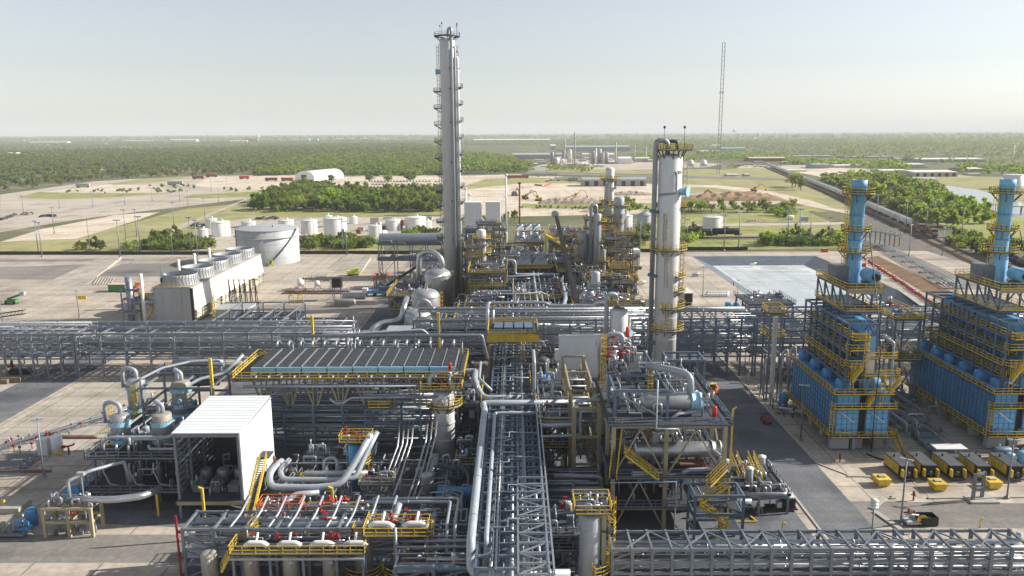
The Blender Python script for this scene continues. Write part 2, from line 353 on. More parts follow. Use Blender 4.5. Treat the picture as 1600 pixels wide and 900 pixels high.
hn.links.new(pv.outputs[0], hn.nodes['Material Output'].inputs['Volume']); MATS['haze_air'] = hm
FAR = 26000
B().box(-FAR - 50, FAR + 50, -2000, FAR + 50, -5, 228).build('haze', 'haze_air', kind='stuff')

# ---------------------------------------------------------------- ground and surfaces
def sheet(name, pts, z, m, pix=True):
    P = [gr(*p, z) for p in pts] if pix else pts
    b = B(); b.poly([(x, y, z) for x, y in P])
    a = sum(P[i][0] * P[(i + 1) % len(P)][1] - P[(i + 1) % len(P)][0] * P[i][1] for i in range(len(P)))
    if a < 0: b.f[0] = tuple(reversed(b.f[0]))
    return b.build(name, m, kind='structure')
def holed(name, x0, x1, y0, y1, z, m, hole):
    b = B(); xs = [x0, hole[0], hole[1], x1]; ys = [y0, hole[2], hole[3], y1]
    for j in range(4):
        for i in range(4): b.v.append((xs[i], ys[j], z))
    for j in range(3):
        for i in range(3):
            if (i, j) != (1, 1): b.face((j * 4 + i, j * 4 + i + 1, j * 4 + 5 + i, j * 4 + 4 + i))
    return b.build(name, m, kind='structure')
POND = (79, 134, 243, 352)
holed('ground', -FAR, FAR, -1900, FAR, -.10, 'country', POND)
holed('concrete_yard', -270, 190, -60, 365, 0, 'pad', POND)
px0, px1, py0, py1 = POND; ins = 7.5
pb = B(); o_ = [(px0, py0, 0), (px1, py0, 0), (px1, py1, 0), (px0, py1, 0)]; i_ = [(px0 + ins, py0 + ins, -3), (px1 - ins, py0 + ins, -3), (px1 - ins, py1 - ins, -3), (px0 + ins, py1 - ins, -3)]
pb.v = o_ + i_
for k in range(4): pb.face((k, (k + 1) % 4, 4 + (k + 1) % 4, 4 + k))
pb.build('basin_bank', 'liner', kind='structure')
B().poly(i_).build('basin_floor', 'silt', kind='structure')
sheet('basin_sediment', [(96, 259), (122, 259), (123, 330), (88, 334), (88, 290)], -2.97, 'silt_wet', False)
# roads with kerbs
def road(name, x0, x1, y0, y1, m='asphalt', z=.006): return sheet(name, [(x0, y0), (x1, y0), (x1, y1), (x0, y1)], z, m, False)
sheet('service_road', [(42.8, 60), (50.4, 60), (50.4, 260), (30.5, 260), (30.5, 128), (38, 126.5), (41.5, 123), (42.8, 118)], .006, 'asphalt', False)
sheet('service_road', [(50.4, 112), (50.4, 104), (190, 100), (190, 107)], .006, 'road_grey', False)
road('service_road', -112, -100, 20, 222)
sheet('service_road', [(-270, 122.5), (-112, 122.5), (-112, 130), (-270, 130)], .006, 'road_grey', False)
sheet('service_road', [(-270, 102.4), (-43, 102.4), (-43, 95), (-270, 95)], .006, 'road_grey', False)
sheet('service_road', [(-270, 222), (-90, 222), (-90, 230), (-270, 230)], .006, 'road_grey', False)
sheet('service_road', [(-92, 246), (-28, 246), (-28, 253), (-92, 253)], .006, 'road_grey', False)
sheet('service_road', [(-270, 345), (-105, 345), (-105, 352), (-270, 352)], .006, 'road_grey', False)
sheet('paving', [(-97.5, 132), (-72, 132), (-72, 172), (-97.5, 172)], .012, 'pad_smooth', False)
sheet('paving', [(51.2, 128), (112, 128), (112, 172), (51.2, 172)], .012, 'pad_smooth', False)
sheet('paving', [(-42.5, 84), (41, 84), (41, 126), (30, 128), (30, 174), (-64, 174), (-64, 106), (-42.5, 104)], .010, 'asphalt', False)  # dark floor tone also carries the shade under the plant structures
sheet('paving', [(-44, 188), (31, 188), (31, 300), (24, 335), (-22, 335), (-44, 250)], .010, 'asphalt', False)  # dark sheet puts the shade between the packed modules into the ground
kb = B(); kb.box(50.4, 50.75, 126, 260, 0, .14); kb.beam((42.6, 60, .07), (42.6, 118, .07), .35, .14); kb.beam((42.6, 118, .07), (41.2, 123.2, .07), .35, .14); kb.beam((41.2, 123.2, .07), (37.8, 126.8, .07), .35, .14); kb.beam((37.8, 126.8, .07), (30.5, 128.2, .07), .35, .14); kb.beam((50.58, 126, .07), (54, 121, .07), .35, .14); kb.beam((54, 121, .07), (60, 119.6, .07), .35, .14)
kb.build('kerb', 'concrete', kind='structure')
# concrete run-offs of the yard: low sloped slabs with ribbed ramps
def slab(name, a, b, c, d, z0, z1, m='pad_smooth'):
    bb = B(); q = [a, b, c, d]; bb.v = [(x, y, 0.0) for x, y in q] + [(a[0], a[1], z0), (b[0], b[1], z0), (c[0], c[1], z1), (d[0], d[1], z1)]
    for f in ((4, 5, 6, 7), (0, 1, 5, 4), (1, 2, 6, 5), (2, 3, 7, 6), (3, 0, 4, 7)): bb.face(f)
    return bb.build(name, m, kind='structure')
slab('ramp', gr(65, 445), gr(135, 445), gr(190, 405), gr(150, 410), .02, 1.2)
slab('ramp', gr(510, 420), gr(560, 432), gr(580, 405), gr(545, 402), .02, 1.6)
sheet('paving', [(145, 432), (265, 432), (300, 412), (190, 412)], .02, 'road_grey')
sheet('paving', [(0, 436), (90, 436), (150, 412), (0, 418)], .016, 'road_grey')
rb_ = B()
for k in range(34):
    a = gr(206 + k * 3, 412.5); b = gr(214 + k * 3, 401); rb_.beam((*a, .1), (*b, .1), .35, .2)
for k in range(7):
    a = gr(146 + k * 4.4, 445); b = gr(153 + k * 4.4, 433); rb_.beam((*a, .12), (*b, .12), .45, .25)
for k in range(9):
    a = gr(470 + k * 4, 440); b = gr(481 + k * 4, 428); rb_.beam((*a, .12), (*b, .12), .5, .25)
rb_.build('ramp_ribs', 'pad_smooth', kind='structure')
# country beyond the fence (outlines follow the photograph, laid flat on the ground)
Z = -.06
sheet('meadow', [(0, 394), (330, 394), (470, 394), (600, 392), (600, 318), (400, 300), (380, 318), (290, 326), (200, 350), (110, 372), (0, 378)], Z, 'grass_dry')
sheet('yard', [(0, 363), (120, 343), (250, 327), (400, 309), (405, 302), (395, 274), (300, 275), (150, 283), (0, 304)], Z + .02, 'lot')
sheet('sand_lot', [(0, 378), (65, 358), (180, 336), (250, 331), (215, 344), (120, 373)], Z + .05, 'sand')
sheet('sand_lot', [(300, 290), (330, 277), (470, 273), (690, 274), (690, 292), (470, 292), (380, 299)], Z + .05, 'sand')
sheet('sand_lot', [(60, 301), (170, 288), (250, 290), (260, 302), (140, 301)], Z + .05, 'sand')
sheet('meadow', [(25, 309), (60, 300), (150, 302), (265, 302), (180, 308), (90, 311)], Z + .08, 'grass')
sheet('meadow', [(165, 287), (230, 279), (305, 275), (255, 284), (180, 289)], Z + .08, 'grass_dry')
sheet('meadow', [(285, 309), (300, 304), (410, 299), (400, 308)], Z + .08, 'grass')
sheet('lane', [(185, 393), (200, 393), (300, 350), (400, 306), (470, 290), (462, 289), (385, 310), (280, 352)], Z + .10, 'lot')
sheet('yard', [(300, 392), (330, 350), (390, 341), (700, 338), (700, 372), (600, 374), (560, 380), (480, 384)], Z + .06, 'lot')
sheet('meadow', [(400, 336), (700, 336), (700, 331), (420, 331)], Z + .09, 'grass')
sheet('sand_lot', [(690, 345), (690, 275), (830, 272), (1000, 286), (1080, 292), (1060, 330), (980, 335), (820, 338)], Z + .05, 'sand')
sheet('meadow', [(700, 300), (760, 279), (830, 277), (1000, 283), (1000, 287), (820, 286), (760, 292)], Z + .08, 'grass_dry')
sheet('meadow', [(815, 325), (1000, 327), (1240, 333), (1300, 331), (1260, 322), (1000, 317), (900, 319), (815, 318)], Z + .08, 'grass')
sheet('meadow', [(1000, 392), (1320, 388), (1330, 360), (1260, 330), (1040, 336), (1000, 345)], Z + .04, 'grass')
sheet('meadow', [(1040, 302), (1240, 318), (1330, 330), (1300, 300), (1240, 270), (1180, 262), (1040, 268)], Z + .03, 'grass_dry')
sheet('lane', [(1040, 288), (1120, 289), (1200, 298), (1270, 314), (1300, 325), (1330, 330), (1330, 335), (1260, 322), (1190, 303), (1110, 293), (1040, 291)], Z + .10, 'sand')
sheet('lane', [(1000, 372), (1330, 366), (1330, 371), (1000, 377)], Z + .10, 'ballast')
sheet('lane', [(1000, 351), (1320, 347), (1320, 351), (1000, 355)], Z + .10, 'lot')
sheet('earth_patch', [(1045, 322), (1060, 302), (1180, 300), (1230, 312), (1200, 323)], Z + .12, 'lot')
sheet('highway', [(820, 272), (1000, 276), (1260, 283), (1290, 286), (1290, 282), (1260, 279), (1000, 273), (820, 269)], Z + .14, 'road_grey')
sheet('meadow', [(820, 268), (1000, 272), (1260, 278), (1250, 268), (1100, 264), (980, 266), (860, 262)], Z + .06, 'grass_dry')
sheet('yard', [(830, 262), (980, 266), (1100, 262), (1130, 256), (1000, 250), (880, 248)], Z + .02, 'lot'); sheet('yard', [(1150, 264), (1300, 272), (1530, 283), (1540, 277), (1400, 266), (1260, 258), (1160, 258)], Z + .02, 'lot')
sheet('yard', [(1310, 392), (1600, 440), (1600, 400), (1480, 370), (1400, 330), (1345, 330)], Z + .02, 'ballast')
sheet('service_road', [(1330, 402), (1372, 402), (1520, 500), (1470, 500)], .02, 'pad_smooth')
sheet('earth_strip', [(1352, 402), (1372, 400), (1500, 462), (1480, 476), (1440, 455)], .035, 'earth')
sheet('rail_road', [(1345, 372), (1365, 372), (1545, 452), (1500, 452)], .03, 'road_grey')
sheet('meadow', [(1480, 355), (1600, 390), (1600, 330), (1420, 330)], Z + .05, 'grass')
sheet('meadow', [(1470, 290), (1600, 322), (1600, 277), (1460, 275)], Z + .05, 'grass_dry')
sheet('river', [(1466, 291), (1480, 290), (1530, 297), (1600, 318), (1600, 341), (1560, 331), (1510, 315), (1478, 302)], Z + .10, 'water')
sheet('yard', [(1240, 268), (1300, 280), (1400, 283), (1400, 270), (1300, 262)], Z + .08, 'sand')
for k in range(46):
    f = random.random(); px, py = U(0, 690) if f < .6 else U(1050, 1600), U(216, 246) if f < .6 else U(214, 236); ww = U(6, 40); sheet('clearing', [(px, py), (px + ww * .5, py - U(.5, 2)), (px + ww, py), (px + ww * .6, py + U(.5, 2.2))], 9.0 if 0 else -.02, random.choice(('lot', 'grass_dry', 'sand', 'grass')))
sheet('pool', [(834, 263), (858, 263), (862, 266), (838, 266)], Z + .12, 'water')
# ---------------------------------------------------------------- plant building kit
PIPES = ['silver', 'pipe_grey', 'pipe_light', 'silver_dull', 'pipe_grey']
def rack(name, label, cat, axis, a0, a1, b0, b1, levels, bay, pipes=(), m='steel', brace=True, chord=None, fire=None, group=None, top_open=True):
    """pipe rack: bents of two posts every bay, long beams, cross beams, X braces and pipe runs.
    axis 'x' runs east-west (a = x, b = y); pipes = per level count"""
    loc = ((a0 + a1) / 2, (b0 + b1) / 2, 0) if axis == 'x' else ((b0 + b1) / 2, (a0 + a1) / 2, 0)
    t = T(name, label, cat, loc, group)
    P = (lambda a, b, z: (a, b, z)) if axis == 'x' else (lambda a, b, z: (b, a, z))
    n = max(1, round((a1 - a0) / bay)); A = [a0 + (a1 - a0) * i / n for i in range(n + 1)]
    L = []; top = levels[-1]
    for a in A:
        for b in (b0, b1): L.append(B().beam(P(a, b, 0), P(a, b, top + .25), .36))
    many(L, 'post', m, t)
    L = []
    for z in levels:
        for b in (b0, b1): L.append(B().beam(P(a0, b, z), P(a1, b, z), .24, .34))
    many(L, 'beam', m, t)
    L = []
    for z in levels:
        for a in A: L.append(B().beam(P(a, b0 + .19, z + .01), P(a, b1 - .19, z + .01), .24, .32))
    many(L, 'cross_beam', m, t)
    if brace:
        L = []
        for i in range(0, n, 2 if brace is True else brace):
            for b in (b0, b1):
                for z0, z1 in zip([0.3] + levels[:-1], levels):
                    if z0 < .5 and random.random() < .6: continue
                    k = B(); p, q = (A[i], A[i + 1]) if random.random() < .5 else (A[i + 1], A[i]); k.beam(P(p, b, z0 + .2), P(q, b, z1 - .2), .15); L.append(k)
        many(L, 'brace', m, t)
    L = {}
    for z, cnt in zip(levels, pipes):
        wdt = abs(b1 - b0) - 1.2; b = min(b0, b1) + .6
        for k in range(cnt):
            r = random.choice((.08, .1, .13, .16, .2, .25, .32)) * (1.0 if cnt > 6 else 1.2)
            bb = b + wdt * (k + .5) / cnt + U(-.08, .08); e0, e1 = a0 - U(-.2, 1.0), a1 + U(-.2, 1.0)
            if random.random() < .25: e0 = a0 + (a1 - a0) * U(.1, .5)
            elif random.random() < .25: e1 = a1 - (a1 - a0) * U(.1, .5)
            pts = [P(e0, bb, z + .18 + r), P(e1, bb, z + .18 + r)]
            c = random.random()
            if c < .18: pts.append(P(e1, bb, z + U(1.2, 2.2)))
            elif c < .4: pts.append(P(e1, bb, max(.5, z - U(1, 3))))
            q = B().tube(pts, r, 8)
            for s_ in range(int((e1 - e0) / 9)):
                x = e0 + (s_ + .4) * 9; f0, f1 = P(x, bb, z + .18 + r), P(x + .18, bb, z + .18 + r); q.tube([f0, f1], r * 1.35, 8)
            L.setdefault(random.choice(PIPES), []).append(q)
    for mm, l in L.items(): many(l, 'pipe', mm, t)
    return t
def grid_frame(t, xs, ys, zs, m='steel', cw=.32, bm=None, braces=(), z0=0):
    posts = [B().beam((x, y, z0), (x, y, zs[-1] + .15), cw) for x in xs for y in ys]; many(posts, 'post', m, t)
    L = []
    for z in zs:
        for y in ys: L.append(B().beam((xs[0], y, z), (xs[-1], y, z), .24, .36))
        for x in xs: L.append(B().beam((x, ys[0] + .17, z + .01), (x, ys[-1] - .17, z + .01), .24, .34))
    many(L, 'beam', bm or m, t)
    L = [B().beam(p, q, .2) for p, q in braces]
    if L: many(L, 'brace', m, t)
def deck(t, x0, x1, y0, y1, z, rail='yellow', sides='nsew', m='grating', toe=.12, name='platform'):
    d = B().box(x0, x1, y0, y1, z, z + toe).build(name, m, t)
    b = B(); z += toe; C = {'s': ((x0, y0, z), (x1, y0, z)), 'e': ((x1, y0, z), (x1, y1, z)), 'n': ((x1, y1, z), (x0, y1, z)), 'w': ((x0, y1, z), (x0, y0, z))}
    for k in sides: b.rail(C[k])
    if sides: b.build('railing', rail, d)
    return d
def stair(t, p, q, wd=.9, m='yellow'):
    """flight from p to q with two stringers, treads and handrails"""
    p = Vector(p); q = Vector(q); d = q - p; side = Vector((-d.y, d.x, 0)).normalized() * wd / 2; b = B(); n = max(4, int(d.z / .22))
    for s in (-1, 1):
        b.beam(p + side * s, q + side * s, .08, .3)
        for h in (.55, 1.05): b.beam(p + side * s + Vector((0, 0, h)), q + side * s + Vector((0, 0, h)), .07)
        for i in range(0, 5): c = p.lerp(q, i / 4) + side * s; b.beam(c, c + Vector((0, 0, 1.05)), .06)
    st = b.build('stair', m, t)
    b = B()
    for i in range(n):
        c = p.lerp(q, (i + .5) / n); b.beam(c + side, c - side, .28, .04)
    b.build('tread', 'grating', st)
    return st
def column(label, x, y, z1, r, m='column_grey', z0=0.0, plats=(), ladders=(), noz=(), riser=(), bands=(), name='process_column', cat='column', group=None, skirt=None, toplat=None, rail='yellow', head=.5, n=32):
    """upright vessel. plats = (z, a0, a1, width); ladders = (angle, z0, z1); noz = (angle, z, radius, length, material); riser = (angle, r, z0, z1, m)"""
    t = T(name, label, cat, (x, y, z0)); c = (x, y, 0)
    b = B(); b.vessel((x, y, z0), r, z1 - z0, head, n)
    z = z0 + 4.0
    while z < z1 - r: b.ring((x, y, 0), r, r + .035, z, z + .12, n=n); z += 4.5
    b.build('shell', m, t)
    if skirt: B().lathe([(r + .02, z0), (r + .25, z0), (r + .25, z0 + .3), (r + .03, z0 + .3), (r + .03, z0 + skirt)], c, n).build('skirt', 'beige', t)
    for zz, a0, a1, wd in plats:
        q = B().ring(c, r + .12, r + wd, zz, zz + .12, a0, a1)
        for a in range(int(a0) + 8, int(a1), 40): q.beam(pol(c, r, a, zz - 1.1), pol(c, r + wd - .2, a, zz), .14)
        p = q.build('platform', 'grating', t)
        q = B().arcrail(c, r + wd - .05, zz + .12, a0, a1)
        if a1 - a0 < 355:
            for a in (a0, a1): q.rail([pol(c, r + .15, a, zz + .12), pol(c, r + wd - .05, a, zz + .12)])
        q.build('railing', rail, p)
    for a, l0, l1 in ladders: B().ladder(pol(c, r + .3, a, 0), l0, l1, a).build('ladder', 'beige' if m == 'column_grey' else rail, t)
    for a, zz, nr, ln, nm in noz:
        q = B().tube([pol(c, r - .3, a, zz), pol(c, r + ln, a, zz)], nr, 14); q.tube([pol(c, r + ln - .12, a, zz), pol(c, r + ln + .12, a, zz)], nr * 1.35, 14)
        o = q.build('manway', nm, t)
    for a, rr, r0, r1, rm in riser:
        p = pol(c, r + rr + .35, a, 0); tp = [(p[0], p[1], r0), (p[0], p[1], r1), pol(c, r * .3, a, r1)] if r1 > z1 else [(p[0], p[1], r0), (p[0], p[1], r1), pol(c, r - .1, a, r1)]
        if r1 > z1: tp.append((*tp[-1][:2], z1 - .1))
        B().tube(tp, rr, 12, bend=rr * 2.4).build('riser_pipe', rm, t)
    for zz, h, bm in bands: B().ring(c, r, r + .14, zz, zz + h, n=n).build('flange', bm, t)
    if toplat:
        hw, zz = toplat
        d = deck(t, x - hw, x + hw, y - hw * .8, y + hw * .8, zz, rail)
        pipes = B()
        for k in range(4): a, l = U(0, 360), U(.2, .7) * hw; q = pol(c, l, a, zz + .1); pipes.tube([q, (q[0], q[1], zz + U(.7, 1.5)), (q[0] + U(-1, 1), q[1] + U(-.8, .8), zz + 1.0)], .13, 8)
        pipes.build('vent_pipe', 'silver', t)
    return t
def hx(t, x0, x1, y, z, r, m, head='blue_pale', saddle='steel_dark', flip=False):
    """horizontal exchanger along x: shell, flanged channel head, two saddles"""
    B().vessel((x0, y, z), r, x1 - x0, .35, 24, 'x', bottom=True).build('exchanger_shell', m, t)
    e = x1 if not flip else x0; s = -1 if not flip else 1
    B().lathe([(r * .9, e + s * 1.4), (r * 1.14, e + s * 1.4), (r * 1.14, e + s * 1.1), (r * 1.03, e + s * 1.1), (r * 1.03, e + s * .3), (r * 1.14, e + s * .3), (r * 1.14, e - s * .05), (.01, e - s * .05)], (0, y, z), 24, 'x').build('channel_head', head, t)
    for k in (.22, .75):
        x = x0 + (x1 - x0) * k; B().box(x - .2, x + .2, y - r * .8, y + r * .8, z - r - .8, z - r * .55).build('saddle', saddle, t)
def run(label, pts, r, m='pipe_light', group=None, bend=None, n=12, flange=10):
    o = pts[0]; b = B().tube(pts, r, n, bend=bend or r * 2.2)
    for p, q in zip(pts, pts[1:]):
        d = Vector(q) - Vector(p); k = int(d.length / flange)
        for i in range(k): c = Vector(p) + d * ((i + .5) / k); b.tube([c, c + d.normalized() * .16], r * 1.12, n)
    return solo(b, 'process_pipe', m, label, 'pipe', (o[0], o[1], 0), group)
def valves(t, x0, x1, y0, y1, z, n, m='red', hi=1.6):
    for k in range(n):
        x, y, h, f = U(x0, x1), U(y0, y1), U(.4, hi), U(.6, 1.1); q = B(); q.m = random.choice((0, 1)); q.vessel((x - .28 * f, y, z + h), .22 * f, .56 * f, .4, 10, 'x', bottom=True).tube([(x - .8 * f, y, z + h), (x + .8 * f, y, z + h)], .12, 8)
        q.m = 0; q.tube([(x, y, z + h), (x, y, z + h + .7 * f)], .06, 6).ring((x, y, z + h + .65 * f), .16 * f, .3 * f, 0, .07, n=10) if k % 2 else q.vessel((x, y, z + h + .2), .2 * f, .6 * f, .4, 10); q.build('valve', [m, 'silver'], t)
def spool(t, x0, x1, y0, y1, z, n, r=(.09, .22), m=None, hi=1.8, ax=None):
    """small-bore piping: risers, bends and runs inside a box"""
    for k in range(n):
        x, y, h, rr = U(x0, x1), U(y0, y1), U(.4, hi), U(*r); a = random.choice(ax or 'xy'); L = U(.25, .8)
        x2, y2 = (min(x1, max(x0, x + U(-1, 1) * L * (x1 - x0))), y) if a == 'x' else (x, min(y1, max(y0, y + U(-1, 1) * L * (y1 - y0))))
        if abs(x2 - x) + abs(y2 - y) < 4 * rr: x2 += 5 * rr
        pts = [(x, y, z), (x, y, z + h), (x2, y2, z + h), (x2, y2, z + (0 if random.random() < .6 else h + U(.5, 1.2)))]
        B().tube(pts, rr, 8).build('pipe', m or random.choice(PIPES), t)
def clutter(t, x0, x1, y0, y1, z, n):
    """pumps, drums and boxes standing on a deck"""
    for k in range(n):
        x, y = U(x0, x1), U(y0, y1); c = random.random()
        if c < .35: B().vessel((x, y, z), U(.35, .7), U(1, 2.2), .4, 14).build('drum', random.choice(('silver', 'vessel_tan', 'pipe_light')), t)
        elif c < .7:
            r = U(.3, .5); q = B().vessel((x - 1, y, z + .9), r, 1.1, .3, 12, 'x', bottom=True).vessel((x + .3, y, z + .9), r * .8, .6, .5, 12, 'x', bottom=True).box(x - 1.2, x + 1.1, y - .5, y + .5, z, z + .45); q.build('pump', random.choice(('steel_blue', 'blue', 'pipe_grey', 'steel_dark')), t)
        else: B().box(x - U(.3, .6), x + U(.3, .6), y - .3, y + .3, z, z + U(.8, 1.7)).build('junction_box', random.choice(('pipe_light', 'white_clad', 'steel')), t)
def module(name, label, xs, ys, zs, m='steel', rail='yellow', rails='sew', density=6, valve=3, things=3, group=None, brace=True, cat='steel structure', decks=None, valve_m='red'):
    """steel process structure: posts, beams, decks with handrails, pipes, valves and small machines"""
    t = T(name, label, cat, ((xs[0] + xs[-1]) / 2, (ys[0] + ys[-1]) / 2, 0), group)
    br = []
    if brace:
        zz = [0] + list(zs)
        for i in range(len(zz) - 1):
            for y in (ys[0], ys[-1]):
                k = random.randrange(len(xs) - 1); br.append(((xs[k], y, zz[i] + .2), (xs[k + 1], y, zz[i + 1] - .2)))
            k = random.randrange(len(ys) - 1)
            for x in (xs[0], xs[-1]): br.append(((x, ys[k], zz[i] + .2), (x, ys[k + 1], zz[i + 1] - .2)))
    grid_frame(t, xs, ys, zs, m, braces=br)
    for z in (decks or zs):
        deck(t, xs[0] - .6, xs[-1] + .6, ys[0] - .6, ys[-1] + .6, z + .2, rail, rails)
        spool(t, xs[0], xs[-1], ys[0], ys[-1], z + .32, density); valves(t, xs[0], xs[-1], ys[0], ys[-1], z + .3, valve, valve_m); clutter(t, xs[0] + .5, xs[-1] - .5, ys[0] + .5, ys[-1] - .5, z + .33, things)
    spool(t, xs[0], xs[-1], ys[0], ys[-1], .1, density, hi=3.0); clutter(t, xs[0] + .5, xs[-1] - .5, ys[0] + .5, ys[-1] - .5, .02, things)
    return t
# ================================================================ racks
rack('pipe_rack', 'long grey pipe rack in front of the cooling tower, right of the left truss bridge', 'pipe rack', 'x', -100, -38.4, 175, 187, [4.5, 6.6, 8.6, 10.4], 5.6, (14, 14, 13, 8), 'steel')
t = rack('pipe_rack', 'lattice truss bridge of grey pipes over the road, reaching the left frame edge', 'pipe rack', 'x', -184, -100.6, 175, 187, [4.6, 6.6, 8.6, 10.4], 3.2, (14, 13, 12, 6), 'steel', brace=1)
rack('pipe_rack', 'low piece of the cross rack below the nearest silver domed drum', 'pipe rack', 'x', -37.8, -23.6, 175, 187, [3, 5.4], 4.8, (12, 12), 'steel')
rack('pipe_rack', 'middle of the cross rack, full of silver lines behind the white wall box', 'pipe rack', 'x', -23, 30, 175, 187, [4.5, 7.5, 10.5, 13.2], 5.9, (15, 16, 16, 10), 'steel')
rack('pipe_rack', 'lattice truss bridge of blue grey steel over the right asphalt road', 'pipe rack', 'x', 31, 54, 175, 187, [4.6, 7.6, 10.5, 13.4], 2.9, (14, 14, 14, 5), 'steel_blue', brace=1)
rack('pipe_rack', 'tall pipe rack between the truss bridge and the blue heaters, stacked with silver lines', 'pipe rack', 'x', 54.6, 128, 175, 187, [4.6, 7.6, 10.5, 13.4], 6.1, (15, 16, 16, 9), 'steel_blue')
rack('pipe_rack', 'grey central pipe rack running away from the viewer beside the fat pale pipes', 'pipe rack', 'y', 78, 172, -4.4, 3.4, [3.6, 5.6, 7.4, 9.0], 2.6, (12, 13, 11, 2), 'steel_blue')
rack('pipe_rack', 'far half of the central rack beyond the cross rack, leading to the fan hoods', 'pipe rack', 'y', 190, 255, -2, 12, [5, 7.5, 10], 6.0, (11, 12, 8), 'steel_blue')
rack('pipe_rack', 'low open rack with flat braced top along the bottom right of the picture', 'pipe rack', 'x', 11.4, 61, 86.6, 91, [1.6, 3.3, 4.8, 6.3], 2.4, (8, 9, 8, 0), 'steel', brace=7)
b = B()
for k in range(7):
    x = 13 + k * 7; b.beam((x, 86.8, 6.4), (x + 3.5, 90.8, 6.4), .16); b.beam((x + 3.5, 90.8, 6.4), (x + 7, 86.8, 6.4), .16)
solo(b, 'roof_brace', 'steel', 'flat zigzag bracing lying on top of the low bottom right rack', 'bracing', (36, 88.8, 6.3))
b = B()
for k in range(6): b.tube([(59.5, 87.2 + k * .6, 2 + (k % 3) * 1.4), (62.2 + k * .12, 87.2 + k * .6, 2 + (k % 3) * 1.4), (62.2 + k * .12, 87.2 + k * .6, 0)], .11, 8, bend=1.0)
solo(b, 'conduit_bank', 'pipe_light', 'bundle of pale conduits bending down at the end of the low right rack', 'conduits', (62, 88.8, 0))
# narrow ladder-like walkway frame over the central rack
t = T('walkway_frame', 'narrow ladder-like steel frame with rungs and diagonals at the bottom centre', 'steel frame', (2, 82, 0))
L = []
for x, e in ((.2, 97), (3.4, 140), (3.9, 140)): L.append(B().beam((x, 74, 10.8), (x, e, 10.4), .2, .3))
for k in range(12):
    y = 74 + k * 2.1; L.append(B().beam((.2, y, 10.75), (3.9, y, 10.75), .18, .24))
many(L, 'beam', 'pipe_grey', t)
many([B().beam((.3, 74 + k * 4.2, 10.78), (3.3, 76 + k * 4.2 + (0.1), 10.78), .13) for k in range(5)] + [B().beam((3.3, 76.2 + k * 4.2, 10.78), (.3, 78.1 + k * 4.2, 10.78), .13) for k in range(5)], 'brace', 'pipe_grey', t)
many([B().beam((x, y, 9.3), (x, y, 10.7), .2) for x in (.2, 3.7) for y in (75, 82, 89, 96)], 'post', 'steel', t)
# big-bore lines on the central rack
run('fattest pale pipe along the left side of the central rack, turning right at the bottom', [(12, 127, 10.5), (-5.6, 127, 10.5), (-5.1, 125, 10.2), (-5.1, 82.6, 9.9), (-5.1, 81.0, 6.6), (6, 81.0, 6.6)], .52, 'pipe_light', n=18)
run('thinner pale pipe beside the fattest pipe on the central rack', [(12, 123.4, 10.2), (-3.4, 123.4, 10.0), (-3.4, 83.2, 9.6), (-3.4, 83.0, 5.0)], .28, 'pipe_light')
run('twin pale lines stepping down left of the fat pipes, the left one', [(-20, 97.5, 7.2), (-8.6, 97.5, 7.2), (-8.6, 91.5, 7.2), (-8.6, 89.8, 4.2), (-3, 88.8, 4.2), (-2, 88, 4), (0, 85.5, 4)], .22, 'pipe_light')
run('twin pale lines stepping down left of the fat pipes, the right one', [(-19, 98.5, 7.2), (-7.6, 98.5, 7.2), (-7.6, 91.5, 7.2), (-7.6, 89.0, 2.8), (-3, 88.0, 2.8)], .2, 'pipe_light')
run('blue grey pipe crossing from the grey drum platform over the central rack', [(-12, 142, 11.4), (-9, 142, 11.4), (-7.4, 142, 11.4), (-7.4, 137, 11), (-5.8, 134, 8.9), (2.2, 134, 8.9)], .6, 'pipe_light')
run('second line stepping over the central rack beside the blue grey crossing pipe', [(-6.6, 146, 12), (-6.6, 138.4, 11.2), (-4.2, 136, 9.6)], .25, 'pipe_light')
run('tall pale riser standing at the right edge of the central rack', [(3.2, 131, 3), (3.2, 131, 16.5), (3.2, 136, 17)], .3, 'pipe_light')
run('pale pipe looping beside the tall riser, right of the central rack', [(4.6, 132, 12.8), (6.4, 132, 12.8), (6.4, 130.5, 7.6), (4, 130.5, 7.2)], .25, 'pipe_light')
run('pale line rising from the central rack to the exchanger deck in two steps', [(3.8, 116.6, 10.4), (9.2, 116.6, 10.6), (9.2, 116.6, 14.4), (14, 116.6, 14.6), (15, 118, 16)], .3, 'pipe_light')
run('lower pale line under the stepped one, from central rack to the exchanger deck', [(3.8, 115.2, 9.2), (9.9, 115.2, 9.4), (9.9, 115.2, 13.2), (15, 115.2, 13.2)], .22, 'pipe_light')
run('long silver header across the cross rack roof, with two kinks near the dark crane boom', [(-6.2, 172, 8), (-6.2, 174, 15.8), (-6.2, 181, 16), (7, 181, 16), (8, 181, 15.3), (18, 181, 15.3), (19, 181, 16), (30, 181, 16)], .38, 'silver')
run('second silver header on the cross rack roof, below the long kinked one', [(-5, 173, 9), (-5, 178, 15.2), (32, 178, 15.2)], .25, 'silver')
run('silver line with yellow supports running left from the drums in front of them', [(-18.8, 170, 3), (-18.8, 170, 10.8), (-20.2, 169, 12.6), (-42, 166, 12.2), (-44, 164, 9.5)], .3, 'pipe_light')
run('pale pipe crossing low in front of the tall tower', [(-24, 208, 7), (-12, 208, 7), (-9.5, 204, 7), (-9.5, 204, 4)], .45, 'pipe_light')
# rows of pipes between central rack and front column, lying east-west
rack('pipe_rack', 'low rack of silver lines between the central rack and the braced exchanger structure', 'pipe rack', 'x', 3.9, 12.2, 101, 111, [3.4, 5.6], 4.1, (9, 8), 'steel', brace=False)
rack('pipe_rack', 'low rack of pipes left of the fat pale pipe, behind the yellow railed vessels', 'pipe rack', 'x', -14, -5.2, 84, 95, [2, 4.0, 5.6], 4.2, (8, 9, 7), 'steel_blue', brace=1)

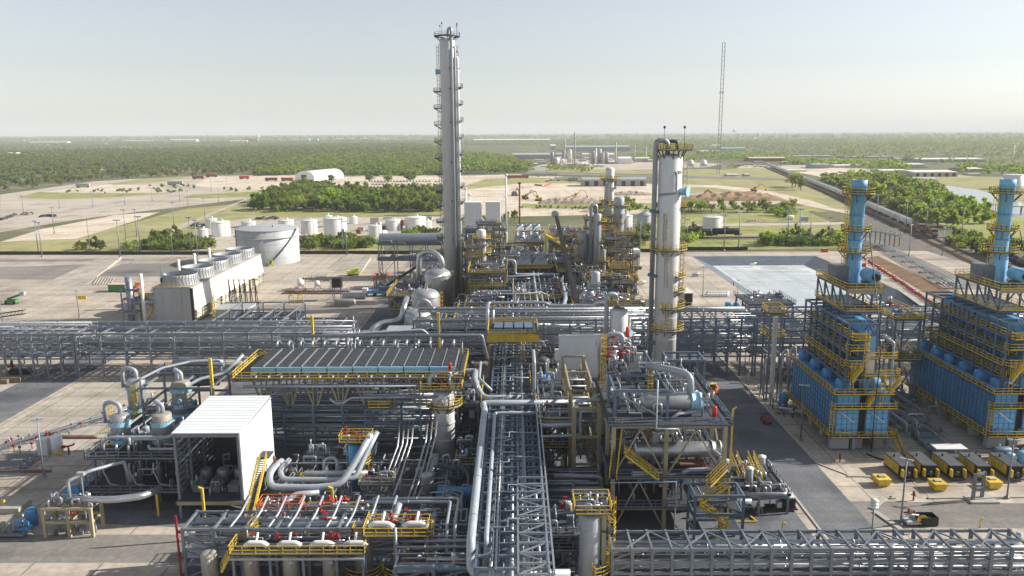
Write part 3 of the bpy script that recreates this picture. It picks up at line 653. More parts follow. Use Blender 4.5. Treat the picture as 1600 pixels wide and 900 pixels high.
# ================================================================ air cooler bank
t = T('air_cooler_bank', 'long bank of dark louvred air cooler bays with yellow front walkway', 'air cooler', (-28, 134, 0))
X0, X1, YF, YB, ZT = -44.6, -10.2, 128.6, 140, 16.3; nb = 8; bw = (X1 - X0) / nb
for i in range(nb):
    for j in range(2):
        x0 = X0 + i * bw + j * bw / 2 + .18; x1 = x0 + bw / 2 - .36
        q = B().box(x0, x1, YF + .4, YB, ZT - .5, ZT); 
        for k in range(14): y = YF + .8 + k * .82; q.beam((x0 + .1, y, ZT + .05), (x1 - .1, y, ZT + .16), .5, .05)
        q.build('louvre_panel', 'steel_dark', t)
        B().box(x1 + .08, x1 + .22, YF + .3, YB, ZT - .5, ZT + .2).build('side_channel', 'pipe_grey', t)
    B().box(X0 + i * bw + .1, X0 + (i + 1) * bw - .12, YF, YF + .35, ZT - 1.0, ZT + .02).build('header_box', 'blue_pale', t)
    cx = X0 + (i + .5) * bw
    q = B()
    for s in (-1, 1): q.beam((cx + s * bw * .42, YF - .2, ZT - 2.2), (cx + s * .35, YF - .2, ZT - 6.6), .28); q.beam((cx + s * .45, YF - .1, ZT - 2.2), (cx + s * .3, YF - .1, ZT - 6.6), .22)
    q.build('strut', 'beige', t)
    for k in range(2): B().lathe([(1.9, 0), (2.05, 0), (2.05, 1.1), (1.9, 1.1)], (cx, YF + 3.4 + k * 5.6, ZT - 1.9), 20).build('fan_ring', 'steel_dark', t)
    for k in range(2):
        x = cx - bw / 4 + k * bw / 2; B().tube([(x, YB + .5, ZT + .2), (x, YB + .5, ZT + 1.1), (x, YB + 1.7, ZT + 1.3), (x, YB + 2.8, ZT + .4)], .22, 8, bend=.7).build('gooseneck', 'silver', t)
        B().tube([(x, YF - .1, ZT - 1.3), (x, YF - 1.1, ZT - 1.5), (x, YF - 1.1, ZT - 2.2)], .18, 8, bend=.4).build('gooseneck', 'pipe_light', t)
deck(t, X0 - 2.6, X1 + 1.6, YF - 1.6, YF - .1, ZT - 1.55, sides='sew')
deck(t, X1 + .1, X1 + 1.6, YF, YB + 1, ZT - 1.5, sides='ne'); deck(t, X0 - 2.6, X0 - .2, YF, YB + 1, ZT - 1.5, sides='nw')
B().tube([(X0 - 1, YF - 1.1, ZT - 2.9), (X1 - 4, YF - 1.1, ZT - 2.9)], .26, 10).build('header_pipe', 'pipe_light', t)
B().tube([(X0 + 1, YB + 3.6, ZT + 1.6), (X1 + 4, YB + 3.6, ZT + 1.6), (X1 + 5, YB + 3.6, ZT - 3)], .28, 10).build('header_pipe', 'pipe_grey', t)
for x in (X0 + 3, -30, -22, -10): B().tube([(x, YB + 3.6, ZT + 1.5), (x, YB + 3.6, 10)], .2, 8).build('support_post', 'steel', t)
t2 = rack('pipe_rack', 'wide rack of stacked blue grey pipes below the dark air cooler bays', 'pipe rack', 'x', -44.4, -14.4, 128.6, 139.6, [2.6, 4.4, 6.2, 8.0, 9.7], 5.0, (10, 12, 13, 13, 9), 'steel_blue', brace=False)
run('pale pipe hanging under the air cooler front with a hooked end', [(-31, 126.6, 11.6), (-30, 126.6, 10.6), (-28.5, 126.6, 10.8), (-27.5, 126.6, 11.6), (-11, 126.6, 11.8)], .2, 'pipe_light')
t = T('yellow_platform', 'small yellow cage platform below the air coolers, near the middle', 'platform', (-22, 126.5, 0)); deck(t, -24.6, -20.8, 125.8, 127.6, 10.0, sides='nsew')
many([B().beam((x, y, 0), (x, y, 10), .3) for x in (-25, -15.8) for y in (125.6,)], 'post', 'steel_blue', t); many([B().beam((-25, 125.6, z), (-15.8, 125.6, z), .25) for z in (7.6, 12.4, 9.9)] + [B().beam((-18.4, 125.6, 9.9), (-15.8, 125.6, 7.8), .15)], 'beam', 'steel_blue', t)
for k, (x, zz, lab) in enumerate(((-50.6, 22.5, 'yellow square mast at the left end of the air coolers'), (-38.6, 21, 'yellow mast behind the air coolers, above the white roof sheet'), (-14.6, 21.5, 'yellow mast behind the air coolers, in front of the silver drum'))):
    y = 127 if k == 0 else 147; b = B(); b.beam((x, y, 0), (x, y, zz if k else 18.4), .45)
    for q in range(20): b.beam((x - .3, y - .3, 6 + q * .6), (x + .3, y - .3, 6 + q * .6), .05)
    solo(b, 'ladder_mast', 'yellow', lab, 'ladder', (x, y, 0))
solo(B().box(-42.5, -31, 148, 158, 9.2, 9.6).box(-42.3, -31.2, 148.2, 157.8, 8.6, 9.2), 'shelter_roof', 'white', 'flat white shelter roof showing behind the air cooler bank', 'roof', (-37, 153, 8.6))
for k, x in enumerate((-41, -32.6)): solo(B().beam((x, 149, 0), (x, 149, 8.6), .3), 'shelter_post', 'steel', 'steel post carrying the flat white shelter roof', 'post', (x, 149, 0), 'posts of the shelter roof')

# ================================================================ tall tower and right columns
tx, ty = xc(703, 250, 40), 250; Rr = 2.35
pl = []
for z in (12, 17, 22, 27, 32, 37, 42, 47, 52, 57, 62, 67): pl += [(z, 150, 205, 1.9), (z + 1.2, -25, 30, 1.9)]
tt = column('slender pale tower, by far the tallest, with small ledges up both sides', tx, ty, 83, Rr, 'column_grey', plats=[(z, a, b_, wd + .3) for z, a, b_, wd in pl] + [(83.2, 0, 360, 1.6)], ladders=[(178, 1, 80), (2, 1, 80)], noz=[(178, 73, .7, 1.2, 'blue_pale'), (0, 72.6, .7, 1.2, 'blue_pale'), (5, 79, .5, .9, 'column_grey')], riser=[(-62, .42, 3, 85.5, 'pipe_light'), (-20, .5, 2, 77, 'column_grey'), (-38, .3, 3, 80, 'silver_dull')], name='distillation_tower', cat='tower', rail='steel', head=.35)
for z in (22, 34, 46, 58, 68, 74): B().beam(pol((tx, ty), Rr, -75, z), pol((tx, ty), Rr + 1.0, -50, z), .5, .4).beam(pol((tx, ty), Rr, -30, z - 1.5), pol((tx, ty), Rr + 1.6, -20, z), .2).build('pipe_support', 'steel_dark', tt)
for a in (40, 130, 250, 330): B().tube([pol((tx, ty), Rr + 1.3, a, 83.2), pol((tx, ty), Rr + 1.3, a, 86.6)], .05, 6).vessel((*pol((tx, ty), Rr + 1.3, a, 86.6)[:2], 86.5), .2, .5, .5, 8).build('beacon', 'steel_dark', tt)
cx, cy = xc(1043, 160, 30), 160
ct = column('stout grey column right of centre, blue capped manway near its top', cx, cy, 50.6, 2.3, 'column_grey', plats=[(15, -150, 40, 1.5), (19.6, -120, 50, 1.6), (23, -60, 60, 1.5), (26, -60, 60, 1.4), (31.5, -170, 20, 1.6), (40, -20, 60, 1.2)], ladders=[(-95, 14.5, 20), (-115, 31, 38), (-10, 20, 48), (-105, 24, 31)], noz=[(-35, 43.2, .75, 1.5, 'blue_pale'), (-60, 47, .28, .5, 'pipe_light')], riser=[(188, .5, 2, 53.2, 'pipe_grey')], skirt=3, rail='yellow', head=.35)
deck(ct, cx - 2.6, cx + 3.6, cy - 2.8, cy + 2.8, 51.2); q = B()
for k in range(8): a = 45 * k; q.beam(pol((cx, cy), 2.2, a, 49.6), pol((cx, cy), 3.0, a, 51.2), .2)
q.build('bracket', 'steel_dark', ct)
B().tube([pol((cx, cy), 2.3, -75, 47), pol((cx, cy), 2.8, -75, 47), pol((cx, cy), 2.9, -75, 43), pol((cx, cy), 2.9, -150, 42.6)], .22, 10).build('bypass_pipe', 'pipe_grey', ct)
for z in (39, 26, 12): B().beam(pol((cx, cy), 2.2, 195, z), pol((cx, cy), 4.0, 188, z + .4), .9, .6).build('pipe_guide', 'steel_blue', ct)
for dx, dy in ((-1.6, -1), (2.9, 1.6)): B().tube([(cx + dx, cy + dy, 51.3), (cx + dx, cy + dy, 55.6)], .05, 6).vessel((cx + dx, cy + dy, 55.5), .22, .5, .5, 8).build('beacon', 'black', ct)
q = B().tube([pol((cx, cy), 1, 120, 51.3), pol((cx, cy), 1, 120, 53), (cx + 1.2, cy, 53), (cx + 1.2, cy, 51.3)], .35, 10); q.build('top_pipe', 'steel_dark', ct)
mx, my = xc(966, 164, 10), 164
mt = column('shorter grey column left of the stout one, blue manway facing right', mx, my, 18.6, 1.9, 'column_grey', plats=[(7.6, -150, 30, 1.6), (12.6, 150, 230, 1.6)], noz=[(-40, 13.4, .55, 1.1, 'blue_pale')], riser=[(192, .5, 2, 21.5, 'pipe_light')], ladders=[(10, 1, 17)], head=.4)
deck(mt, mx - 2.2, mx + 5.0, my - 2.6, my + 2.6, 19.4, 'yellow'); valves(mt, mx - 1.5, mx + 3, my - 2, my + 2, 19.5, 4, 'steel_dark'); spool(mt, mx - 1.5, mx + 3.5, my - 2, my + 2, 19.5, 6)
B().tube([(mx + .2, my - 2.0, 10.2), (mx + .3, my - 3.0, 10.2), (mx + .3, my - 3.0, 4)], .42, 12, bend=.9).build('outlet_pipe', 'pipe_light', mt)
for k, (dx, zz) in enumerate(((-2.5, 14), (2.6, 16))): B().tube([(mx + dx, my + 2, zz), (mx + dx, my + 2, 2)], .16, 8).build('pipe', 'pipe_grey', mt)
kx, ky = xc(694, 128, 8), 128
kt = column('grey drum with square yellow platform on top, right end of the air coolers', kx, ky, 12.6, 1.75, 'column_grey', plats=[(10.0, -160, 20, 1.4), (5.6, 150, 215, 1.5)], ladders=[(-50, 9, 13.5)], noz=[(-100, 11.0, .4, .5, 'pipe_light')], bands=[(6.8, .15, 'pipe_light')], name='process_drum', cat='vessel')
deck(kt, kx - 3.6, kx + 3.2, ky - 2.6, ky + 2.4, 13.2); valves(kt, kx - 3, kx + 2.5, ky - 2, ky + 1.5, 13.3, 5, 'red'); spool(kt, kx - 3, kx + 2.5, ky - 2, ky + 1.8, 13.3, 5)
B().tube([(kx - 2.2, ky - 1, 13.3), (kx - 2.2, ky - 1, 15), (kx - .9, ky - .6, 15.8), (kx + 1.2, ky - .4, 15.8), (kx + 1.2, ky - .4, 13.3)], .34, 12).build('top_pipe', 'pipe_light', kt); B().vessel((kx + 1.2, ky - .4, 15.9), .3, 1.5, .8, 10).build('relief_valve', 'red_bright', kt)
column('dark slim drum with silver cap, left of the white wall box', xc(849, 150, 9), 150, 11.8, 1.15, 'steel_dark', noz=[(-70, 10.3, .25, .4, 'silver')], ladders=[(10, 1, 8)], bands=[(10.8, .2, 'silver')], name='process_drum', cat='vessel', riser=[(-75, .16, 5, 11, 'silver')])
# domed drums left of the tall tower
for i, (px, Y, r, ztop, lab) in enumerate(((652, 200, 3.45, 10.6, 'nearest silver domed drum of the three, bent pipe on its crown'), (665, 216, 3.9, 12.6, 'middle silver domed drum, largest of the three beside the tall tower'), (684, 236, 4.0, 15.0, 'farthest silver domed drum, big pipe arching over its crown'))):
    x = xc(px, Y, ztop - 3); t = T('domed_drum', lab, 'vessel', (x, Y, 0)); B().vessel((x, Y, 0), r, ztop, .52, 36).build('shell', 'silver_dull', t)
    if i < 2: B().tube([(x + .3, Y, ztop - .4), (x + .3, Y, ztop + 1.0), (x + 1.2, Y + .4, ztop + 2.4), (x + 4.6, Y + 1, ztop + 3.4)] if i else [(x + .3, Y, ztop - .4), (x + .3, Y, ztop + 1), (x + 1.4, Y, ztop + 2.4), (x + 3, Y + .5, ztop + 1.6), (x + 4.4, Y + 1.6, ztop - 2)], .42, 12, bend=1.2).build('crown_pipe', 'silver', t)
    else: B().tube([(x + 1.4, Y, ztop - .6), (x + 1.4, Y, ztop + 2.6), (x - 1.5, Y + 1, ztop + 5), (x - 5.6, Y + 2, ztop + 4), (x - 6.4, Y + 2, 2)], .85, 16, bend=3.4).build('crown_pipe', 'silver', t)
    B().ring((x, Y, 0), r, r + .12, ztop - r * .52 - .2, ztop - r * .52, n=36).build('insulation_band', 'silver', t)
    B().ladder(pol((x, Y), r + .3, 20, 0), .5, ztop - 2, 20).build('ladder', 'yellow', t)
    spool(t, x + r + .3, x + r + 3, Y - 2, Y + 2, .1, 7, (.15, .3), hi=7)
run('twin silver ducts swooping down left of the drums, upper one', [(-37.6, 196, 2), (-36.5, 196, 6), (-34.5, 198, 7.2), (-29.4, 199, 7.6), (-28.6, 200, 11), (-28.6, 206, 12)], .7, 'silver', bend=2.2, n=16)
run('twin silver ducts swooping down left of the drums, lower one', [(-36, 200, 2), (-35, 200.5, 6), (-30.2, 203, 7), (-27.4, 203, 10.5), (-26.6, 203, 7), (-23, 201, 6.4)], .6, 'silver', bend=2.0, n=16)
t = T('compressor_skid', 'pale boxy compressor with ducts, left of the nearest silver drum', 'compressor', (-28, 193, 0)); B().box(-32, -25, 191, 196, 4.5, 7).build('casing', 'pipe_light', t); B().box(-32.6, -24, 190, 198, 3.4, 4.4).build('base_frame', 'steel', t); many([B().beam((x, y, 0), (x, y, 3.4), .4) for x in (-32, -24.6) for y in (190.6, 197.4)], 'leg', 'concrete', t); spool(t, -40, -32.5, 190, 200, .1, 22, (.12, .3), hi=5); clutter(t, -42, -33, 190, 199, .02, 8)
# ================================================================ white canopy and heat exchanger deck, front left
t = T('compressor_shelter', 'white clad shelter with open dark front, front left', 'shelter', (-44.2, 114, 0))
x0, x1, y0, y1, z0, z1 = -49.0, -39.3, 107, 121.8, 2.9, 13.2
B().poly([(x0, y0, z1), (x1, y0, z1), (x1, y1, z1 + .5), (x0, y1, z1 + .5)]).poly([(x0, y0, z1 - .18), (x0, y1, z1 + .32), (x1, y1, z1 + .32), (x1, y0, z1 - .18)]).poly([(x0, y0, z1 - .18), (x1, y0, z1 - .18), (x1, y0, z1), (x0, y0, z1)]).poly([(x0, y1, z1 + .32), (x0, y0, z1 - .18), (x0, y0, z1), (x0, y1, z1 + .5)]).build('roof', 'white_clad', t)
B().box(x1 - .18, x1 + .02, y0, y1, z0, z1 - .2).build('side_wall', 'white_clad', t)
q = B()
for k in range(1, 14): q.beam((x0 + .1, y0 + k * 1.06, z1 + .02 + k * .036), (x1, y0 + k * 1.06, z1 + .02 + k * .036), .05, .06).beam((x1 + .03, y0 + k * 1.06, z0 + .1), (x1 + .03, y0 + k * 1.06, z1 - .1), .05, .05)
q.beam((x1 + .04, y0 + .1, z1 - .3), (x1 + .04, y1, z1 + .1), .12, .1).build('cladding_seam', 'white_clad', t)
B().box(x0, x1, y1 - .2, y1, z0, z1 + .2).build('back_wall', 'steel_dark', t)  # wall darkened to paint the shade inside the white shelter
q = B()
for k in range(11): q.box(x0 + .02, x0 + .14, y0 + .3, y1 - .4, z0 + .4 + k * .9, z0 + .85 + k * .9)
q.build('louvre_wall', 'pipe_grey', t)
q = B()
for yy in (y0 + .2, y0 + 5, y0 + 10):
    for xx in (x0 + .3, x1 - .35): q.beam((xx, yy, 0), (xx, yy, z1 - .3), .35)
    q.beam((x0 + .3, yy, z1 - .5), (x1 - .3, yy, z1 - .5), .25, .4)
q.build('portal_frame', 'steel', t)
B().box(x0 - .2, x1 + .2, y0 - .3, y1, z0 - .5, z0).build('floor', 'grating', t); B().box(x0, x1, y0 - .36, y0 - .31, z0 - .6, z0 - .05).build('edge_beam', 'beige', t)
for k in range(3): B().vessel((x0 + 2 + k * 2.6, y0 + 6, z0), .9, 2.4, .3, 14).box(x0 + 1.2 + k * 2.6, x0 + 2.8 + k * 2.6, y0 + 2.6, y0 + 4.6, z0, z0 + 1.1).build('compressor', 'pipe_grey', t)
spool(t, x0 + 1, x1 - 1, y0 + 1.2, y1 - 3, z0, 22, (.1, .2), hi=3.0)
stair(t, (x1 + 1.0, y0 - 2, 0), (x1 + 1.0, y0 + 6.5, 6.6), 1.0); B().box(x1 + .1, x1 + 1.8, y0 + 6.5, y0 + 9, 6.5, 6.7).build('landing', 'grating', t)
solo(B().beam((-60.2, 103, .05), (-60.2, 103, 9.0), .12).box(-60.7, -59.7, 102.7, 103.3, 8.6, 9.1), 'lamp_post', 'pipe_light', 'short double lamp post at the front left structure corner', 'lamp post', (-60.2, 103, 0))
t = T('exchanger_deck', 'two storey steel deck with railings carrying four blue banded exchangers', 'steel structure', (-58, 122, 0))
xs, ys = [-63.5, -58.8, -54, -49.6], [112.5, 119, 126, 134]
grid_frame(t, xs, ys, [2.6, 7.0], 'steel', braces=[((-63.5, 112.5, .3), (-58.8, 112.5, 2.5)), ((-63.5, 112.5, 2.8), (-63.5, 119, 6.8)), ((-63.5, 126, 2.8), (-63.5, 134, 6.8))])
deck(t, -64.4, -49.3, 111.6, 135, 7.2, 'steel', 'sw'); deck(t, -64.6, -49.3, 109.6, 135, 2.75, 'steel', 'sw')
spool(t, -63, -50, 111, 126, 2.9, 44, (.07, .2), hi=3.9); clutter(t, -62.5, -51, 112, 132, 2.9, 12); spool(t, -63, -50, 112.4, 134, 7.35, 46, (.1, .24), hi=2.6); clutter(t, -62, -50.5, 119, 134, 7.35, 7)
for sx in (-61.5, -57.6, -54): B().tube([(sx, 111.2, 6.9), (sx, 111.0, 5.6), (sx + .8, 111, 3.6), (sx + 2, 111, 3.4)], .12, 8).build('pipe', 'pipe_light', t)
B().tube([(-62.4, 113.4, 8), (-62.4, 113.4, 9.4), (-61, 113.0, 10.2), (-52, 113.0, 10.2), (-51.2, 113.2, 11)], .26, 10, bend=.8).build('pipe', 'pipe_light', t)
valves(t, -63, -51, 113, 120, 7.3, 5, 'yellow')
for lx, ly in ((-64.2, 120), (-64, 128)): B().ladder((lx, ly, 0), .2, 12.5, 180).build('ladder', 'yellow', t)
# upper rear frame
grid_frame(t, [-62, -56, -50.5], [126, 134.5], [10.4, 13.6], 'steel', z0=7.2); deck(t, -62.6, -50, 133, 136.5, 13.7, 'steel', 'nsw')
B().tube([(-60.5, 135.4, 15.2), (-56, 135.4, 15.2), (-51.5, 135.4, 15.2)], .62, 14).build('header_pipe', 'pipe_grey', t)
B().tube([(-63, 128, 11), (-63, 128, 14.6), (-60.5, 131, 15.6), (-57, 134, 15.8), (-52, 135, 15.8), (-52, 135, 12)], .24, 8).build('pipe', 'pipe_light', t)
B().tube([(-58.5, 133.6, 9), (-58.5, 133.6, 12), (-52, 133.6, 12.2)], .6, 12).build('drum_pipe', 'steel_dark', t)
for i, (px, Y, zt, r, lab) in enumerate(((189, 116, 13.0, 1.42, 'grey exchanger with light blue flanges, front left one of four'), (255, 116, 13.0, 1.42, 'grey exchanger with light blue flanges, front one beside the white shelter'), (214, 130, 14.2, 1.5, 'grey exchanger with light blue flanges, rear left one with a short dome'), (284, 127.5, 14.6, 1.55, 'grey exchanger with light blue flanges, rear one, tallest of the four'))):
    x = xc(px, Y, zt - 3); t = T('vertical_exchanger', lab, 'heat exchanger', (x, Y, 7.3), 'blue banded vertical exchangers'); zb = 7.35
    B().vessel((x, Y, zb), r, zt - zb, .42 if i != 1 else .2, 28).build('shell', 'vessel_tan' if i % 2 else 'silver_dull', t)
    for zz in (zt - 1.9, zb + 1.0) + ((zt - 4.6,) if i == 3 else ()):
        q = B().ring((x, Y, 0), r, r + .22, zz, zz + .7, n=28); q.build('flange', 'blue_pale', t)
        q = B()
        for a in range(0, 360, 15): p = pol((x, Y), r + .16, a, zz + .68); q.vessel(p, .07, .16, .3, 6)
        q.build('bolt_ring', 'steel_dark', t)
    p = B().tube([pol((x, Y), r - .2, -80, zb + 2.3 if i != 3 else zt - 3.2), pol((x, Y), r + .5, -80, zb + 2.3 if i != 3 else zt - 3.2)], .38, 14); p.build('nozzle', 'blue_pale', t)
    e = (-2.5, .8) if i in (0, 2) else (-1.0, 1.3)
    B().tube([(x + .2, Y, zt - .2), (x + .2, Y, zt + 1.3), (x - 1.0, Y + .2, zt + 1.7), (x + e[0], Y + e[1], zt + 1.3), (x + e[0] - .3, Y + e[1] + .4, zt - 2)], .33, 12, bend=1.0).build('crown_pipe', 'pipe_light', t)
    spool(t, x + r + .3, x + r + 1.6, Y - 1, Y + 1, zb, 3, (.1, .2), hi=4)
run('silver line leaving the tall blue banded exchanger toward the air coolers, kinked upward', [(-57, 127.5, 13.8), (-55.6, 127, 13.2), (-53.5, 129, 14.2), (-50, 131, 14.6), (-46.8, 132, 17.6)], .28, 'pipe_light')
# low pipe table in front of the deck
t = T('pipe_table', 'low beige frame carrying pipes in front of the exchanger deck, yard corner', 'pipe support', (-62, 104, 0))
grid_frame(t, [-65.4, -62, -58.8], [101.8, 104.6], [2.2, 4.2], 'beige', cw=.4)
B().tube([(-61.6, 103, 5), (-56, 103, 5.0), (-52.6, 104, 5), (-51.5, 107, 4.6)], .5, 14).build('pipe', 'silver', t)
B().tube([(-62.4, 103.4, 4.6), (-62.4, 103.4, 7.6), (-60, 105, 8.4), (-57, 108.6, 8.2), (-56.6, 109, 5)], .24, 10).build('pipe', 'pipe_light', t)
spool(t, -65.2, -59, 102, 104.5, 4.4, 12, (.1, .18), hi=1.2); valves(t, -65, -62, 102, 104.4, 2.4, 4); spool(t, -65.2, -59, 102, 104.4, .1, 9, hi=2)
t = T('pump_skid', 'green grey pump skid on the ground at the bottom left yard corner', 'pump skid', (-70.6, 102.6, 0)); B().box(-73, -68.2, 101.4, 103.8, .3, .6).build('base_frame', 'steel', t); spool(t, -72.8, -68.4, 101.5, 103.7, .6, 7, (.08, .14), hi=1.2); clutter(t, -72, -69, 102, 103.2, .6, 3); B().rail([(-73, 101.4, .6), (-68.2, 101.4, .6)], 1.5).build('railing', 'steel', t); solo(B().vessel((-69.4, 105.4, 0), .8, 2.6, .5, 16), 'tank', 'blue', 'small upright blue tank behind the green grey pump skid', 'tank', (-69.4, 105.4, 0))
t = T('pump_set', 'blue tarped machine lying beside the exchanger deck, left side', 'machine', (-66, 115, 0)); B().vessel((-69, 113.4, 1.4), 1.1, 4.2, .6, 16, 'x', True).build('casing', 'blue', t); B().box(-69, -65, 112.4, 114.4, 0, .8).build('base', 'concrete', t); spool(t, -67.4, -64.8, 114.6, 117, .1, 9, (.08, .16), hi=3, m='blue')
run('silver pipe looping from the blue tarped machine down to the pipe table', [(-64.8, 110.2, 4), (-66.4, 109.6, 4), (-67.4, 108.6, 3), (-67.4, 107.4, 1)], .24, 'pipe_light')
solo(B().poly([(-76.5, 108.6, .9), (-73.4, 108.6, .9), (-73.2, 112, .9), (-76.2, 112, .9)]).box(-76.4, -73.4, 108.7, 111.9, 0, .85), 'concrete_pit', 'concrete', 'square concrete pit cover near the blue tarped machine', 'pit cover', (-75, 110, 0))
# left yard piping station
t = T('metering_station', 'long open piping station with red and white risers on the left yard', 'piping station', (-85, 140, 0))
for k in range(5): B().tube([(-99 + k * .8, 123.5 + k * .5, .7), (-80 + k * .8, 150 + k * .5, .7 + k * .1), (-77 + k * .8, 158, 1.2)], .14, 8).build('pipe', random.choice(('pipe_light', 'silver', 'pipe_grey')), t)
for k in range(34):
    f = U(0, 1); x, y = -98 + 20 * f + U(-1, 6), 124.5 + 27 * f + U(-1, 2.5); q = B().tube([(x, y, 0), (x, y, U(.9, 2.2))], .07, 6); q.box(x - .2, x + .2, y - .15, y + .15, 1.0, 1.3); q.build('riser', random.choice(('red', 'pipe_light', 'rust', 'steel', 'red')), t)
q = B()
for a, b_ in (((-99, 122.6), (-76, 150)), ((-93, 122.8), (-77, 123.4))): q.rail([(*a, 0), (*b_, 0)], 1.1, 2.2)
q.build('railing', 'steel', t); B().box(-92.5, -77, 123.2, 123.6, 0, .3).build('kerb_beam', 'rust', t); B().box(-88, -77, 138, 138.3, 0, .35).build('kerb_beam', 'rust', t); B().box(-90, -82, 124, 131, .01, .12).build('slab', 'road_grey', t); B().box(-86, -78, 139, 145, .01, .35).build('slab', 'pad_smooth', t)
for k, x in enumerate((-82.4, -80.3)):
    t = T('tote_tank', 'pair of white box and cylinder tanks in the left piping station', 'tank', (x, 131, 0), 'white tanks of the piping station')
    (B().box(x - .9, x + .9, 130.2, 131.8, .15, 3.0) if k == 0 else B().vessel((x, 131.2, .15), .95, 3.3, .2, 18)).build('tank_body', 'white', t); B().box(x - 1, x + 1, 130, 132, 0, .15).build('base', 'concrete', t)
stair(T('step_unit', 'small grey steps between the white tanks and the yard', 'steps', (-82, 126, 0)), (-82.6, 124.4, 0), (-82.2, 127.5, 1.3), 1.2, 'steel')
# ================================================================ pipes between the white shelter and the air coolers
gz = 3.4
for k, (lab, pts, r) in enumerate((
    ('outermost of the fat grey pipes hooking round right of the white shelter', [(-36.6, 117, 4.6), (-37.6, 113.4, 4.2), (-36.6, 110.6, 3.2), (-30, 110.4, 3.2), (-26.2, 110.8, 3.4), (-24.6, 113, 5.6), (-22.4, 116.5, 9.2)], .62),
    ('inner fat grey pipe of the hooking bundle right of the white shelter', [(-35.6, 117.4, 4.6), (-36.2, 114.2, 4.2), (-35.2, 112.4, 3.6), (-26, 112.2, 3.6), (-24.2, 112.6, 3.8), (-23.2, 115, 6.2), (-21.6, 117.5, 9.2)], .5),
    ('short fat grey pipe lying behind the hooking bundle', [(-32.5, 114.6, 3.6), (-22.8, 114.6, 3.6)], .52),
    ('fat grey pipe bending down in front of the hooking bundle', [(-29, 109.2, 3), (-32.6, 108.6, 3), (-33.4, 107, 2), (-34, 105.6, .6)], .5),
    ('small arch pipe standing on the short fat grey pipe, left', [(-29.6, 114.8, 3.6), (-29.6, 115.8, 5.6), (-27.6, 115.8, 5.6), (-27.6, 114.8, 3.8)], .3))): run(lab, pts, r * .82, 'pipe_light', bend=1.4, n=14)
t = T('pipe_stand', 'row of low steel trestles holding the hooking grey pipes', 'pipe support', (-30, 111, 0)); many([B().beam((x, y, 0), (x, y, 2.6), .25) for x in (-35, -31, -27) for y in (110, 113)] + [B().beam((x, 109.6, 2.6), (x, 114.8, 2.6), .25) for x in (-35, -31, -27)], 'trestle', 'steel', t); spool(t, -36, -24, 107, 115, .1, 12, (.1, .2), hi=2.4)
t = column('tall blue upright drum with a yellow platform, centre left', xc(556, 117, 4), 117, 7.6, 1.05, 'blue', noz=[(-60, 2.2, .3, .4, 'blue')], ladders=[(10, .5, 8.4)], name='process_drum', cat='vessel', riser=[(160, .12, 1, 7.2, 'pipe_light')])
bx = t.location.x; deck(t, bx - 2.2, bx + 2.6, 115.6, 118.8, 8.0); valves(t, bx - 2, bx + 1, 116, 118.4, 8.1, 5); B().ring((bx, 117, 0), 1.1, 2.4, 4.6, 4.72, -60, 60).build('platform', 'grating', t); B().arcrail((bx, 117), 2.35, 4.7, -60, 60).build('railing', 'yellow', t)
for k in range(7):
    x = -19.6 + k * .75 + (1.6 if k > 3 else 0)
    run('bundle of slim silver lines climbing to the air cooler rack, centre', [(x - 1.6, 110 + .5 * k % 2, .8), (x - 1.2, 112, 1.0), (x - .6, 116, 2.5), (x + .4, 122, 5 + .2 * k), (x + .4, 125.4, 8)], .16, 'silver', 'slim silver lines climbing to the air cooler rack')
t = column('small silver drum with a pointed cone bottom between the slim silver lines', -13.4, 112.6, 4.6, .95, 'silver_dull', n=20, name='process_drum', cat='vessel', noz=[(-120, 3, .2, .5, 'silver')]); run('dark tilted pipe leaning behind the small silver drum', [(-13.6, 115, 1), (-12.8, 119.5, 4.4)], .6, 'silver_dull')
t = T('white_cart', 'small white service cart parked on the dark ground, centre left', 'cart', (-19.2, 104.6, 0)); B().box(-20, -18.5, 103.4, 106.2, .45, 1.5).build('body', 'white', t); B().box(-19.9, -18.6, 104.2, 105.6, 1.52, 1.9).build('hood', 'pipe_light', t)
for dx in (-.8, .55):
    for dy in (-.8, .8): B().lathe([(.01, dx - .1), (.28, dx - .1), (.28, dx + .15), (.01, dx + .15)], (-19.2, 104.8 + dy, .28), 12, 'x').build('wheel', 'rubber', t)
t = T('pipe_manifold', 'ground level blue grey pipe loops in the dark gap left of the fat pipe', 'pipes', (-9, 108, 0))
for k in range(9): x = -13.5 + U(0, 7); y = 104 + U(0, 16); B().tube([(x, y, .2), (x, y, U(1.6, 3)), (x + U(1, 2.6), y, 2.2), (x + 2.0, y - U(2, 4), 2.2), (x + 2.0, y - 4, .2)], U(.12, .2), 8).build('pipe', random.choice(PIPES), t)
B().vessel((-12, 112, 1.6), .9, 6.5, .4, 20, 'x', True).box(-11, -10.6, 111, 113, 0, 1.2).box(-8, -7.6, 111, 113, 0, 1.2).build('drum', 'blue', t)
t = T('pump_row', 'pumps and small skids on the dark floor under the air coolers', 'pumps', (-28, 127, 0)); clutter(t, -46, -14, 116, 127, .05, 24); spool(t, -38, -14, 112, 127, .05, 46, (.08, .18), hi=3.6); spool(t, -14, -6.4, 98, 126, .05, 26, (.08, .18), hi=3.6); valves(t, -44, -36, 120, 124, .1, 5)
solo(B().box(-34.6, -31.4, 118.6, 120, .2, 1.4), 'equipment_box', 'yellow', 'yellow equipment box on the dark floor below the air coolers', 'box', (-33, 119, 0))
solo(B().box(-40.6, -38, 120, 122.2, .1, 2.6).tube([(-40, 121, 2.6), (-39, 121, 3.6)], .3, 8), 'red_machine', 'rust', 'rust red machine at the left end of the air cooler floor', 'machine', (-39.4, 121, 0))

